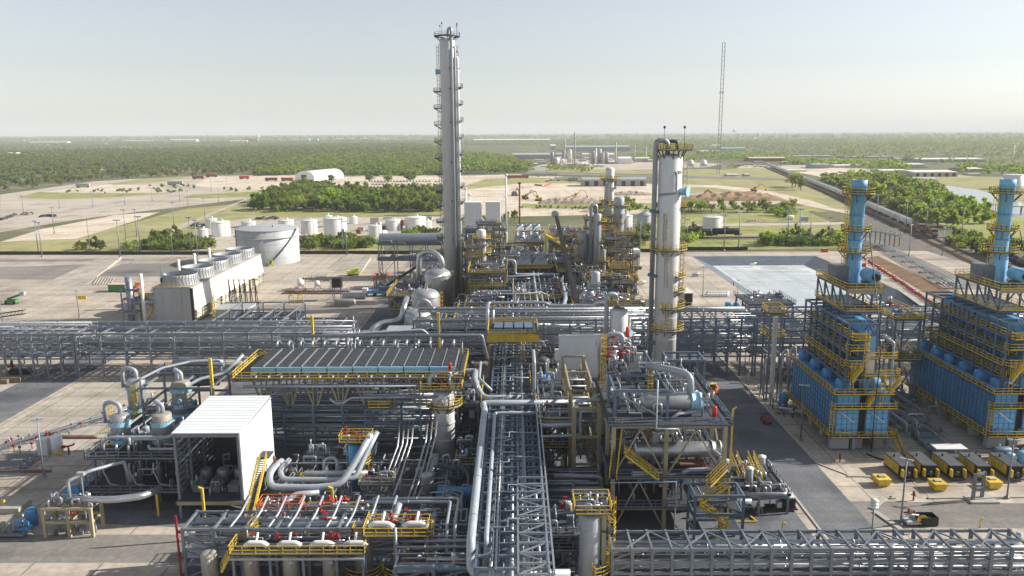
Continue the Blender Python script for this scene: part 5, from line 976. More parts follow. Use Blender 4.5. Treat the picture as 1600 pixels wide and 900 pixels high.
t = T('canopy', 'small white canopy table behind the yellow pump units', 'canopy', (72.5, 126.5, 0)); B().box(70.4, 75.6, 125.6, 128, 2.5, 2.62).build('roof', 'white', t); many([B().beam((x, y, 0), (x, y, 2.5), .12) for x in (70.7, 75.3) for y in (125.8, 127.8)], 'post', 'steel', t); B().box(71, 75, 126.2, 127.4, 0, 1.0).build('equipment_box', 'steel_dark', t)
solo(B().box(76.6, 77.8, 125.4, 126.6, 0, 1.6).beam((77.2, 126, 1.6), (77.2, 126, 2.1), .2), 'control_cabinet', 'steel_dark', 'dark cabinet right of the small white canopy', 'cabinet', (77.2, 126, 0))
# ================================================================ rental pump units
def pump_unit():
    t = T('pump_unit', 'x', 'pump unit', (0, 0, 0)); B().box(-1.2, 1.2, -3.0, 3.0, .5, 2.5).build('enclosure', 'black', t)
    B().box(-1.24, 1.24, -3.0, 3.05, 2.52, 2.6).build('roof', 'steel_dark', t); q = B().vessel((-.4, 1.2, 2.6), .14, .5, .3, 8); q.build('exhaust', 'black', t)  # roof tone darkened to carry the shade lying over the units
    q = B().box(-1.27, -1.21, -2.2, 2.9, .7, 2.4).build('side_panel', 'yellow', t); s = B()
    for k in range(5): s.box(-1.29, -1.275, -2.1 + k, -2.06 + k, .75, 2.35)
    s.build('door_seam', 'black', q)
    B().box(1.0, 1.25, -3.9, -3.05, .8, 2.1).build('end_door', 'yellow', t); B().box(-1.25, -1.0, -3.8, -3.05, .8, 2.1).build('end_door', 'yellow', t)
    B().box(-1.25, 1.25, -3.6, 3.2, .22, .5).build('chassis', 'steel_dark', t)
    for y in (-1.4, 1.4):
        for x in (-1.1, .9): B().lathe([(.01, x), (.34, x), (.34, x + .22), (.01, x + .22)], (0, y, .34), 14, 'x').build('wheel', 'rubber', t)
    B().vessel((0, -3.35, .9), .3, .8, .4, 10).tube([(-.6, -3.4, 1.2), (.6, -3.4, 1.2)], .1, 8).build('pump_head', 'steel_dark', t)
    return t
src, used = pump_unit(), []
for k, (px, lab) in enumerate(((1395, 'yellow and black pump unit, leftmost of five, beside the first yellow bin'), (1431, 'yellow and black pump unit, second from the left of five'), (1471, 'yellow and black pump unit behind the middle yellow bin'), (1512, 'yellow and black pump unit, second from the right of five'), (1560, 'yellow and black pump unit, rightmost of five'))):
    x, y = gr(px + 8, 738, 0); placed(src, used, (x, y + U(-.3, .3), .0), R(U(-3, 3)), lab, 'yellow and black pump units', .92)
for px, py, lab in ((1377, 757, 'yellow bin left of the five pump units'), (1464, 764, 'yellow bin in front of the middle pump units'), (1549, 761, 'yellow bin in front of the rightmost pump units')):
    x, y = gr(px, py); t = T('spill_bin', lab, 'bin', (x, y, 0), 'yellow bins'); q = B(); q.v = [(x - .8, y - .9, .1), (x + .8, y - .9, .1), (x + .8, y + .9, .1), (x - .8, y + .9, .1), (x - 1.05, y - 1.2, 1.3), (x + 1.05, y - 1.2, 1.3), (x + 1.05, y + 1.2, 1.3), (x - 1.05, y + 1.2, 1.3)]
    for f in ((0, 3, 2, 1), (0, 1, 5, 4), (1, 2, 6, 5), (2, 3, 7, 6), (3, 0, 4, 7), (4, 5, 6, 7)): q.face(f)
    q.build('body', 'yellow', t); B().box(x - .5, x + .5, y - .3, y + .5, 1.31, 1.5).build('lid', 'wall_grey', t)
run('black hose lying from the road heater to the pump units', [(60.5, 129.6, .15), (62, 127, .12), (66, 126, .12), (68, 127.6, .12), (70, 126.4, .12), (76, 125, .12), (78, 122, .12)], .12, 'black', bend=1.5); run('thin black hose curling behind the pump units', [(66.5, 126.6, .1), (65.5, 124.6, .1), (67, 123.4, .1), (69, 123.6, .1)], .08, 'black', bend=1)
# ================================================================ centre background: modules, fan banks, columns, crane
def fan_bank(lab, x0, x1, y0, y1, z, nx, ny, frame=True):
    t = T('fan_bank', lab, 'air cooler', ((x0 + x1) / 2, (y0 + y1) / 2, 0)); w, d = (x1 - x0) / nx, (y1 - y0) / ny
    for i in range(nx):
        for j in range(ny):
            a0, b0 = x0 + i * w + .1, y0 + j * d + .1; a1, b1 = a0 + w - .2, b0 + d - .2; cxx, cyy, r = (a0 + a1) / 2, (b0 + b1) / 2, min(w, d) * .36
            q = B(); n = 20; q.v = [(a0, b0, z), (a1, b0, z), (a1, b1, z), (a0, b1, z)] + [(cxx + r * math.cos(R(45 + 225 - 45 + k * 18)), cyy + r * math.sin(R(225 + k * 18)), z + 2) for k in range(n)]
            q.v[4:] = [(cxx + r * math.cos(R(225 + k * 18)), cyy + r * math.sin(R(225 + k * 18)), z + 2) for k in range(n)]
            for s in range(4):
                for k in range(5): q.face((s, 4 + (s * 5 + k + 1) % n, 4 + (s * 5 + k) % n)[::-1] if False else (s, 4 + (s * 5 + k) % n, 4 + (s * 5 + k + 1) % n)[::-1])
                q.face((s, (s + 1) % 4, 4 + ((s + 1) * 5) % n))
            q.build('hood', 'pipe_light', t); B().lathe([(r, z + 1.9), (r, z + 2.6), (r + .12, z + 2.6), (r + .12, z + 1.9)], (cxx, cyy, 0), 20).build('fan_ring', 'pipe_grey', t)
            q = B()
            for k in range(4): q.beam((cxx, cyy, z + 2.2), pol((cxx, cyy), r - .1, 20 + 90 * k, z + 2.25), .45, .06)
            q.build('fan_blade', 'steel_dark', t)
    B().box(x0, x1, y0, y1, z - .9, z - .01).build('bundle', 'steel_dark', t); deck(t, x0 - 1.1, x1 + 1.1, y0 - 1.2, y0 - .1, z - 1.2); deck(t, x1 + .1, x1 + 1.2, y0, y1, z - 1.2, sides='e'); grid_frame(t, [x0 + .3, x1 - .3], [y0 + .3, (y0 + y1) / 2, y1 - .3], [5, z - 1.3], 'steel'); spool(t, x0, x1, y0, y1, 5.2, 12, hi=4)
    return t
fan_bank('nearer bank of pale fan hoods with yellow walkway, right of the tall tower', xc(806, 256, 12), xc(857, 256, 12), 257, 268, 12.4, 2, 2)
fan_bank('farther bank of pale fan hoods, in line behind the nearer bank', xc(803, 318, 11), xc(846, 318, 11), 318, 332, 11.5, 2, 3)
fan_bank('single pale fan hood in a yellow cage right of the dark crane boom', xc(907, 208, 12), xc(936, 208, 12), 208, 214.5, 10.5, 1, 2)
fan_bank('small row of pale fan hoods behind the crane boom tip', xc(806, 392, 8), xc(846, 392, 8), 392, 402, 7, 3, 1)
M_ = [('pale steel deck packed with silver lines just behind the middle cross rack', [-2, 5, 12], [192, 199, 206], [5, 9.4], 10, 2), ('pipe deck with red valves below the nearer fan hood bank', [0, 6, 12.4], [216, 226, 238], [5.5, 9.5], 12, 4), ('grey module left of the nearer fan hoods, under the yellow column', [-13, -8, -3], [226, 236, 246], [6, 11, 15], 8, 3), ('dark module with black shadows between the two fan hood banks', [-6, 0, 8], [276, 288, 300], [6, 10.5], 10, 3), ('busy module of rusty pipes and red boxes under the crane boom tip', [14, 20, 26], [300, 312, 324], [6, 11, 16], 12, 6), ('yellow railed module with white loops left of the farther fan hoods', [-16, -10, -4], [296, 308, 320], [7, 12], 10, 4), ('module of silver risers behind the shorter grey column', [16, 22, 28], [196, 204, 214], [5, 9], 9, 3), ('low module of white pipe loops near the two pale cabins', [-26, -20, -14], [330, 342, 354], [5, 9], 10, 3), ('module at the foot of the tall tower, left side, dark with red boxes', [-36, -31, -27], [222, 232, 242], [5, 9], 9, 4), ('pipe deck in front of the tall tower foot, right of the domed drums', [-14.6, -9, -4], [190, 200, 212], [4.6, 8.6], 10, 3), ('rear module of grey frames behind the dark crane boom', [14, 21, 28], [250, 262, 274], [6, 11], 9, 3)]
for lab, xs, ys, zs, dn, vl in M_: module('process_module', lab, xs, ys, zs, density=dn, valve=vl, things=4)
def cage_tower(lab, x, y, w, zs, m='steel'):
    t = T('access_tower', lab, 'steel structure', (x, y, 0)); grid_frame(t, [x - w, x + w], [y - w, y + w], zs, m, cw=.3)
    for i, z in enumerate(zs): deck(t, x - w - .7, x + w + .7, y - w - .7, y + w + .7, z + .2, ('yellow', 'beige', 'steel')[(i + int(x)) % 3], 'nsew'); valves(t, x - w, x + w, y - w, y + w, z + .3, 1, random.choice(('red', 'silver', 'yellow')))
    for z0, z1 in zip([0] + zs[:-1], zs): stair(t, (x - w, y - w - .4, z0 + .2), (x + w, y - w - .4, z1 + .2), .9, 'beige')
    return t
column('yellow ringed grey column right of the tall tower, bulb near its top', xc(752, 250, 20), 250, 25, 1.5, 'column_grey', plats=[(8, 0, 360, 1.7), (13, 0, 360, 1.7), (17.6, -90, 180, 1.8), (22, 0, 360, 1.6)], ladders=[(-60, 1, 22), (200, 8, 22)], noz=[(-30, 20, .4, .8, 'silver')], riser=[(180, .3, 2, 22, 'pipe_light')])
cage_tower('yellow scaffold-like access tower left of the yellow ringed column', xc(738, 262, 16), 262, 2, [5, 9.5, 14, 18.5, 22.5])
cage_tower('yellow access tower between the yellow ringed column and two pale cabins', xc(771, 300, 16), 300, 2.4, [6, 11, 16, 20.5])
column('tall slim pale column with domed cap, farthest of the cluster left of the stout column', xc(952, 275, 30), 275, 43, 1.5, 'column_grey', plats=[(39, 0, 360, 1.9), (31.5, 0, 360, 2.0), (24, 100, 300, 1.8), (17, 0, 360, 2)], ladders=[(-80, 16, 39), (190, 1, 31)], riser=[(-140, .3, 3, 37, 'silver')], noz=[(-20, 36, .5, .8, 'silver')])
column('pale column with bulging neck right of the tall slim one', xc(967, 268, 26), 268, 33.6, 1.7, 'pipe_light', plats=[(30.6, 0, 360, 2.0), (24.6, 120, 300, 1.6), (14, 0, 360, 2)], ladders=[(200, 1, 30)], noz=[(-60, 27, .7, 1, 'pipe_light')], riser=[(0, .25, 2, 30, 'silver')])
column('light blue grey column with hooped pipe over its top, left of the cluster', xc(933, 258, 20), 258, 29, 1.35, 'pipe_light', plats=[(26.4, -90, 150, 1.8), (19, -60, 100, 1.6), (9, 0, 360, 1.8)], ladders=[(-10, 1, 27)], riser=[(195, .55, 2, 31.6, 'pipe_grey')])
column('short dark blue grey drum beside the hooped pipe', xc(913, 262, 12), 262, 23, 2.2, 'pipe_grey', plats=[(12, 0, 360, 1.4), (19, 100, 250, 1.2)], ladders=[(180, 1, 20)])
column('slim pale column standing right of the crane boom in the yellow cage cluster', xc(931, 216, 10), 218, 17, 1.3, 'pipe_light', ladders=[(170, 1, 16)], plats=[(11, 90, 270, 1.4)])
for i, (px, Y, zs, lab) in enumerate(((944, 262, [5.5, 10.5, 15, 19, 23, 27.5], 'yellow cage tower in the middle of the column cluster, right of the hooped pipe'), (959, 250, [5, 9.5, 13.5, 17.5, 21.5], 'yellow cage tower at the front of the column cluster'), (975, 258, [5, 9.5, 14, 18, 22], 'yellow cage tower at the right side of the column cluster'), (940, 232, [5, 9, 13], 'low yellow cage tower behind the single fan hood'), (925, 285, [6, 11, 15.5, 20, 24], 'rear yellow cage tower by the short dark drum'))): cage_tower(lab, xc(px, Y, 12), Y, 2.4, zs, 'steel_dark')
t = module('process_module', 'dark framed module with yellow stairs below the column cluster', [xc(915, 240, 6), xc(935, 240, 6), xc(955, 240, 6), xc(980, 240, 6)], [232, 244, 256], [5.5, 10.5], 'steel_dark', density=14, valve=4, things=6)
for i, (px, Y, ht, m, lab) in enumerate(((728, 420, 26, 'column_grey', 'thin grey vent stack behind the tall tower, taller one'), (734, 430, 22, 'column_grey', 'thin grey vent stack behind the tall tower, shorter one'), (766, 436, 15, 'rust', 'short dark flare tip above the two pale cabins'), (791, 440, 32, 'column_grey', 'slim pale vent stack right of the two pale cabins'), (812, 400, 30, 'rust', 'rusty brown pole right of the two pale cabins'), (778, 382, 12, 'steel', 'thin mast between the two pale cabins'))):
    x = xc(px, Y, ht / 2); b = B().tube([(x, Y, 0), (x, Y, ht)], [.55, .4] if m != 'steel' else .15, 10); b.vessel((x, Y, ht - .6), .8 if m != 'steel' else .2, 1.0, .3, 10); b.ring((x, Y, 0), .5, 1.1, ht * .6, ht * .6 + .15, n=10); solo(b, 'vent_stack', m, lab, 'stack', (x, Y, 0))
for i, (a, b_, lab) in enumerate(((726, 752, 'left one of two pale cabins standing above the plant behind the tall tower'), (759, 782, 'right one of two pale cabins standing above the plant, white roofed'))):
    x0, x1 = xc(a, 372, 10), xc(b_, 372, 10); t = T('pale_cabin', lab, 'cabin', ((x0 + x1) / 2, 374, 0)); B().box(x0, x1, 372, 379, 5, zr(317, 372)).build('walls', 'white_clad', t); B().box(x0 - .15, x1 + .15, 371.85, 379.2, zr(317, 372), zr(317, 372) + .4).build('roof', 'white', t); many([B().beam((x, y, 0), (x, y, 5), .4) for x in (x0 + .4, x1 - .4) for y in (372.4, 378.6)], 'leg', 'steel', t)
t = T('mobile_crane', 'dark crane boom leaning up left behind the white wall box', 'crane', (15.6, 195, 0))
p0, p1 = Vector(at(909, 505, 190)), Vector(at(869, 337, 214)); q = B().beam(p0, p0.lerp(p1, .45), 1.25, 1.4); q.build('boom', 'black', t); B().beam(p0.lerp(p1, .44), p0.lerp(p1, .78), 1.0, 1.1).build('boom_section', 'black', t); B().beam(p0.lerp(p1, .77), p1, .8, .9).build('boom_section', 'black', t)
B().lathe([(.01, -.6), (1.0, -.6), (1.0, .6), (.01, .6)], (p1.x - .3, p1.y, p1.z + .4), 16, 'y').build('sheave_head', 'pipe_light', t); B().beam((p0.x, p0.y, 1.5), p0, 1.2, 1.6).build('boom_foot', 'steel_dark', t); B().box(p0.x - 1.5, p0.x + 1.5, 186, 192, 1.2, 3.2).build('turntable', 'yellow', t); B().box(p0.x - 1.4, p0.x + 1.4, 183.4, 193, .5, 1.2).build('carrier', 'steel_dark', t)
for k in (.33, .62): c = p0.lerp(p1, k); B().beam(c - Vector((1, 0, 0)), c + Vector((1, 0, 0)), .3).build('boom_collar', 'pipe_light', t)
t = T('yellow_gangway', 'sloping yellow gangway in front of the crane boom', 'gangway', (17, 262, 0)); a, b_ = Vector(at(853, 367, 262)), Vector(at(884, 385, 250)); q = B().beam(a, b_, 1.4, .5).rail([a, b_], 1.1, 1.5); q.build('walkway', 'yellow', t); many([B().beam(p, (p.x, p.y, 0), .3) for p in (a, b_)], 'post', 'steel', t)
# long straight pipes of the far central rack
for k, (lab, pts, r) in enumerate((('white pipe across the far rack, in front of the farther fan hoods', [(-6, 262, 15), (13, 262, 15), (13, 250, 15)], .35), ('square white pipe loop left of the nearer fan hoods', [(-6, 246, 15.5), (0, 246, 15.5), (0, 246, 11), (14, 246, 11)], .45), ('blue grey pipe ladder loop on the far rack, right side', [(14, 236, 11), (13.6, 210, 11), (12, 196, 11), (-6, 196, 11)], .55), ('slim pipe crossing the far rack before the yellow ringed column', [(-12, 206, 10.6), (0, 206, 10.6), (0, 206, 14), (1, 206, 14)], .25), ('short white pipe with hook, right of the tower foot', [(-11, 218, 8), (-6, 218, 8), (-6, 216, 10), (-3, 216, 10)], .35))): run(lab, pts, r, 'pipe_light')
t = module('process_module', 'long blue grey gallery with lattice sides left of the tall tower', [-52, -46, -40, -34, -28], [300, 308], [7, 13], 'steel', 'steel', density=8, valve=2, things=2); B().lathe([(2.4, -52), (2.4, -28)], (0, 304, 14.6), 18, 'x').build('gallery_tube', 'pipe_grey', t)
# denser plant core: railed towers, slim columns and pipe bridges that nothing in the photo tells apart
for px, Y, zs in ((742, 244, [5, 9, 13, 17, 20]), (760, 262, [5, 9, 13, 17, 21, 25]), (736, 286, [6, 11, 15.5, 20]), (748, 228, [5, 9, 13]), (935, 300, [6, 11, 16, 21, 25]), (962, 300, [6, 11, 16, 21]), (915, 268, [5, 10, 15, 19]), (985, 268, [5, 9, 13]), (770, 275, [5, 9, 13, 17]), (780, 330, [6, 11, 15]), (765, 345, [6, 12]), (752, 318, [6, 11, 16]), (905, 282, [6, 11]), (922, 246, [5, 9.5, 13]), (966, 240, [5, 9.5, 14]), (982, 248, [5, 9.5]), (950, 282, [6, 11, 16, 21]), (972, 286, [6, 11, 16]), (890, 318, [6, 11, 14])):
    t = cage_tower('yellow railed access tower in the crowded middle of the plant', xc(px, Y, 8), Y, U(1.7, 2.5), zs, random.choice(('steel', 'steel_dark'))); t['group'] = 'access towers of the crowded plant middle'
    spool(t, t.location.x - 2, t.location.x + 2, Y - 2, Y + 2, .1, 5, (.1, .25), hi=8)
for px, Y, h, r in ((745, 268, 17, .7), (770, 280, 14, .9), (728, 300, 15, .8), (900, 300, 13, 1), (984, 262, 14, .8), (942, 246, 19, .8), (958, 264, 22, .9), (925, 274, 18, .7), (912, 244, 12, .9), (892, 290, 10, 1.2), (790, 356, 11, 1), (818, 300, 9, .9)):
    t = column('slim pale drum among the yellow railed towers in the plant middle', xc(px, Y, h / 2), Y, h, r, random.choice(('column_grey', 'silver', 'pipe_light', 'vessel_tan')), plats=[(h * .8, 0, 360, 1.2)] if h > 12 else [], ladders=[(200, 1, h * .8)], n=16, name='process_drum', cat='vessel', riser=[(190, .2, 1, h + 1.2, 'silver')]); t['group'] = 'slim drums of the plant middle'
for k in range(14):
    Y = 196 + k * 9.5; x0 = -13 + U(-3, 3); z = U(7.5, 11.5); run('pale pipe bridging the crowded plant middle from left to right', [(x0, Y, z - 3), (x0, Y, z), (x0 + U(9, 15), Y, z), (x0 + U(16, 24), Y + 2, z), (x0 + 24, Y + 2, z - 3)], U(.16, .36), random.choice(('pipe_light', 'silver', 'pipe_light')), 'pale pipes bridging the plant middle')
for k in range(9):
    x = 14.5 + U(0, 12); Y = 196 + U(0, 60); run('upright pale pipe loop right of the far rack', [(x, Y, .5), (x, Y, U(7, 12)), (x + U(1.5, 4), Y, U(8, 12)), (x + 4, Y, 1)], U(.16, .34), 'pipe_light', 'upright pipe loops right of the far rack')
for k, (x0, y0, m) in enumerate(((-17, 190, 'steel'), (-13, 212, 'steel_dark'), (14, 218, 'steel'), (22, 192, 'steel_blue'), (-21, 254, 'steel'), (-8, 262, 'steel_dark'), (13, 280, 'steel'), (22, 232, 'steel'), (-10, 322, 'steel_blue'), (4, 340, 'steel'), (24, 262, 'steel_dark'), (-30, 268, 'steel'))):
    module('process_module', 'crowded steel module in the middle of the plant, behind the cross rack', [x0, x0 + 4, x0 + 8], [y0, y0 + 5, y0 + 10], [U(4, 5.5), U(7, 10)], m, random.choice(('yellow', 'yellow', 'steel')), 'sw', density=9, valve=3, things=4, group='crowded steel modules of the plant middle', decks=None)
# more fine steel beside the central rack
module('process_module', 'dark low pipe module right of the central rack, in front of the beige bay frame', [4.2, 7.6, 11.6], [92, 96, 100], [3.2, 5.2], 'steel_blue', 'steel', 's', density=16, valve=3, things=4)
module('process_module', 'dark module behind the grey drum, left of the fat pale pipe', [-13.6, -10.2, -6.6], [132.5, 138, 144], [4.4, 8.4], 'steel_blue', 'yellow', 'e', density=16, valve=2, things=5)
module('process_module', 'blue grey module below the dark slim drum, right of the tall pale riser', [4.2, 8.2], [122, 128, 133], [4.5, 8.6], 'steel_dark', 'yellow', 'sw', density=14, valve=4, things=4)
t = T('cable_tray', 'thin cable trays and cross steel on top of the central rack', 'cable tray', (-.5, 120, 9)); q = B()
for x in (-2.6, -1.9, .3, .9): q.beam((x, 79, 9.35), (x, 170, 9.35), .07, .16)
for k in range(70): y = 79 + k * 1.3; q.beam((-2.6, y, 9.33), (-1.9, y, 9.33), .06).beam((.3, y, 9.33), (.9, y, 9.33), .06)
q.build('tray', 'pipe_grey', t); many([B().beam((-4.3, 80 + k * 6.4, 9.3), (3.2, 84 + k * 6.4, 9.3), .13) for k in range(14)], 'plan_brace', 'steel_blue', t)
many([B().tube([(-4.2, 86 + k * 9.3, 9.5), (-1, 86 + k * 9.3, 9.7), (-1, 88 + k * 9.3, 9.7), (3.3, 88 + k * 9.3, 9.5)], .09, 6) for k in range(9)], 'conduit', 'pipe_light', t)
# slim frames of fine steel and small-bore pipe filling the spaces between the racks
def slim_frame(x0, y0, w, d, h, lab, grp, m):
    t = T('process_structure', lab, 'steel structure', (x0 + w / 2, y0 + d / 2, 0), grp); n = max(2, int(h / 2.6)); zs = [h * (i + 1) / n for i in range(n)]
    grid_frame(t, [x0, x0 + w / 2, x0 + w], [y0, y0 + d], zs, m, cw=.22, braces=[((x0, y0, zs[i]), (x0 + w / 2, y0, zs[i + 1])) for i in range(0, n - 1, 2)] + [((x0 + w, y0, zs[i]), (x0 + w, y0 + d, zs[i + 1])) for i in range(0, n - 1, 2)])
    for z in zs: spool(t, x0 - .5, x0 + w + .5, y0 - .4, y0 + d, z + .2, 5, (.07, .2), hi=1.6, ax='xxy')
    k = random.choice(zs); deck(t, x0 - .7, x0 + w + .7, y0 - .8, y0 + d, k + .15, random.choice(('yellow', 'steel', 'beige')), 'sew'); clutter(t, x0, x0 + w, y0, y0 + d, .02, 2); valves(t, x0, x0 + w, y0, y0 + d, k + .3, 2)
for k in range(30): slim_frame(U(-13, 26), U(190, 318), U(4, 7), U(3, 5), U(6, 14), 'slim frame of fine steel and small pipes in the crowded plant middle', 'slim steel frames of the plant middle', random.choice(('steel', 'steel_dark', 'steel_blue')))
for k, (x, y) in enumerate(((5, 158), (19, 132), (23, 140), (20, 150), (25, 152), (-14, 148), (-20, 150), (-26, 158), (-14, 160), (5.4, 166), (20, 162), (-36, 150))): slim_frame(x, y, 4.5, 4, U(5, 9.5), 'slim pipe frame on the dark floor just in front of the cross rack', 'slim steel frames before the cross rack', random.choice(('steel', 'steel_dark', 'steel_blue')))
for k, (x, y) in enumerate(((-13, 99), (-22, 107.5), (-12.6, 116), (-34, 122), (-27, 121), (-9, 120.5))): slim_frame(x, y, 3.6, 2.6, U(3, 5), 'low pipe frame on the dark floor left of the fat pale pipe', 'low pipe frames left of the fat pipe', random.choice(('steel', 'steel_blue')))
# ================================================================ cooling tower, tanks, walls
t = T('cooling_tower', 'long pale cooling tower with five round fan cowls in a row', 'cooling tower', (-99.5, 258, 0)); x0, x1, y0, y1 = -105, -94.2, 226, 291
B().box(x0, x1, y0, y1, .6, 11).build('casing', 'tank_grey', t); B().box(x0 - .3, x1 + .3, y0 - .3, y1 + .3, 11.0, 11.25).build('fan_deck', 'concrete', t)
q = B(); q.v = [(x1 + .1, y0 + .4, 10.8), (x1 + .1, y1, 10.8), (x1 + .8, y1, 4.3), (x1 + .8, y0 + .4, 4.3), (x1 + .1, y0 + .4, 4.3), (x1 + .1, y1, 4.3)]
for f in ((0, 3, 2, 1), (4, 3, 0), (5, 1, 2), (3, 4, 5, 2)): q.face(f)
q.build('louvre_screen', 'roof_pale', t); B().beam((x1 + .3, y0 + .2, .5), (x1 + .3, y0 + .2, 11), .7).build('corner_post', 'black', t)
q = B()
for k in range(14):
    y = y0 + 1 + k * 4.9; q.beam((x1 + .8, y, 4.3), (x1 + .6, y, .4), .22).beam((x1 + .1, y, 3.4), (x1 + 1.9, y, 3.4), .18)
for z, e in ((3.4, .8), (2.4, .75), (1.4, .7)): q.beam((x1 + e, y0, z), (x1 + e, y1, z), .16)
q.build('louvre_frame', 'beige', t); L = [B().poly([(x1 + .3, y0 + 1.2 + k * 9.8, .6), (x1 + 1.15, y0 + 1.2 + k * 9.8, .6), (x1 + 1.15, y0 + 5 + k * 9.8, .6), (x1 + .3, y0 + 5 + k * 9.8, .6)]) for k in range(1)]
for k in range(6): q = B(); a, b_ = y0 + 2 + k * 10.4, y0 + 6.5 + k * 10.4; q.v = [(x1 + .7, a, 4.2), (x1 + .7, b_, 4.2), (x1 + .5, b_, .8), (x1 + .5, a, .8)]; q.face((0, 3, 2, 1)); q.build('louvre_panel', 'wall_tan', t)
q = B()
for k in range(8): q.beam((x0 + 5.6, y0 - .06, 1.5 + k * 1.2), (x1 - .5, y0 - .06, 1.5 + k * 1.2), .1)
for k in range(5): q.beam((x0 + k * 2.7, y0 - .05, .6), (x0 + k * 2.7, y0 - .05, 11), .08)
q.build('cladding_rib', 'wall_tan', t)
deck(t, x0 - 4, x0 - .1, y0 - .6, y0 + 3, 9, 'yellow', 'sw'); stair(t, (x0 - 3.4, y0 - .4, .2), (x0 - .6, y0 - .4, 4.6)); stair(t, (x0 - .6, y0 + 1, 4.6), (x0 - 3.4, y0 + 1, 9.0)); B().rail([(x0, y0, 11.25), (x1, y0, 11.25)]).build('railing', 'yellow', t)
for k in range(5):
    cy = y0 + 6.6 + k * 13; q = B().lathe([(5.1, 11.25), (4.9, 12.2), (4.75, 13.2), (4.85, 14.3), (4.7, 14.3), (4.6, 13.2), (4.75, 12.2), (4.95, 11.3)], (-99.4, cy, 0), 40)
    for a in range(0, 360, 10): q.beam(pol((-99.4, cy), 5.1, a, 11.3), pol((-99.4, cy), 4.84, a, 14.2), .1)
    o = q.build('fan_cowl', 'tank_grey', t); q = B().vessel((-99.4, cy, 12.4), .7, 1.4, .5, 12)
    for a in range(0, 360, 60): q.beam(pol((-99.4, cy), .3, a, 13), pol((-99.4, cy), 4.5, a, 13.1), .6, .08)
    q.build('fan', 'steel_dark', o); B().vessel((-105.4, cy + 1, 11.3), .6, 1.4, .4, 10).build('motor', 'black', t)
for k in range(5): x, y = -107.6, y0 - 1 + k * 13; B().tube([(x, y, 0), (x, y, 15.5)], .45, 10).build('riser_pipe', 'roof_pale', t)
t = T('pipe_tower', 'narrow lattice tower with grey riser at the near end of the cooling tower', 'steel structure', (-112, 226, 0)); grid_frame(t, [-113.6, -110], [224.5, 228], [4, 8, 11], 'steel', braces=[((-113.6, 224.5, .2), (-110, 224.5, 3.9)), ((-110, 224.5, 4.2), (-113.6, 224.5, 7.9))]); B().tube([(-111.8, 226, 0), (-111.8, 226, 14.5)], 1.0, 14).build('riser_pipe', 'pipe_grey', t); B().tube([(-111.8, 226, 7), (-105, 226, 7)], .8, 12).build('cross_pipe', 'pipe_grey', t)
t = T('pump_bay', 'black braced frame standing by the near right corner of the cooling tower basin', 'steel structure', (-83, 232, 0))
many([B().beam((-88 + k * 1.6, 240, 0), (-88 + k * 1.6, 240, 11), .25).beam((-88 + k * 1.6, 240, 11), (-86.6 + k * 1.6 + 1, 236, 0), .2) for k in range(6)] + [B().beam((-88, 240, z), (-79, 240, z), .2) for z in (3.5, 7, 10.8)], 'brace_frame', 'black', t); B().box(-89, -79, 228, 239, 0, 4.2).build('concrete_pit', 'tank_grey', t); B().ladder((-88.4, 227.8, 0), .2, 9, -90).build('ladder', 'yellow', t)
def tank(lab, px, pyb, wpx, pyt, m='tank_white', name='storage_tank', cone=.12, Yo=None, stairs=False, rail=False, group=None):
    x, y = gr(px, pyb); s = wpx / 2 * (y * .981 + 9.6) / CAM_F; y += s; h = zr(pyt, y - s * .5); x = xc(px, y, h / 2)
    t = T(name, lab, 'storage tank', (x, y, 0), group); B().lathe([(s, 0), (s, h), (s * .98, h + .1), (.01, h + s * cone)], (x, y, 0), 40).build('shell', m, t)
    q = B()
    for k in range(1, 5): q.ring((x, y, 0), s, s + .05, h * k / 5, h * k / 5 + .1, n=40)
    q.ring((x, y, 0), s, s + .2, h - .25, h, n=40); q.build('wind_girder', m, t)
    if stairs:
        q = B()
        for k in range(18): a0, a1 = -75 + k * 3.4, -75 + (k + 1) * 3.4; q.beam(pol((x, y), s + .5, a0, h * k / 18), pol((x, y), s + .5, a1, h * (k + 1) / 18), 1.0, .2).beam(pol((x, y), s + .9, a0, h * k / 18 + 1.1), pol((x, y), s + .9, a1, h * (k + 1) / 18 + 1.1), .1)
        q.build('spiral_stair', 'steel', t)
        q = B().ring((x, y, 0), s, s + .8, h * .78, h * .78 + .15, n=40); q.build('wind_girder', 'white', t); B().beam(pol((x, y), s + .2, -150, 0), pol((x, y), s + .2, -150, h), .25).build('foam_pipe', 'red', t)
    else: B().ladder(pol((x, y), s + .2, -40, 0), 0, h, -40, False).build('ladder', 'tank_grey', t)
    B().vessel((x + s * .2, y, h + s * cone * .75), .5, 1.2, .3, 10).build('vent', m, t)
    return t
tank('huge pale grey storage tank behind the cooling tower, spiral stair on its side', 419, 416, 98, 357, 'tank_grey', cone=.03, stairs=True)
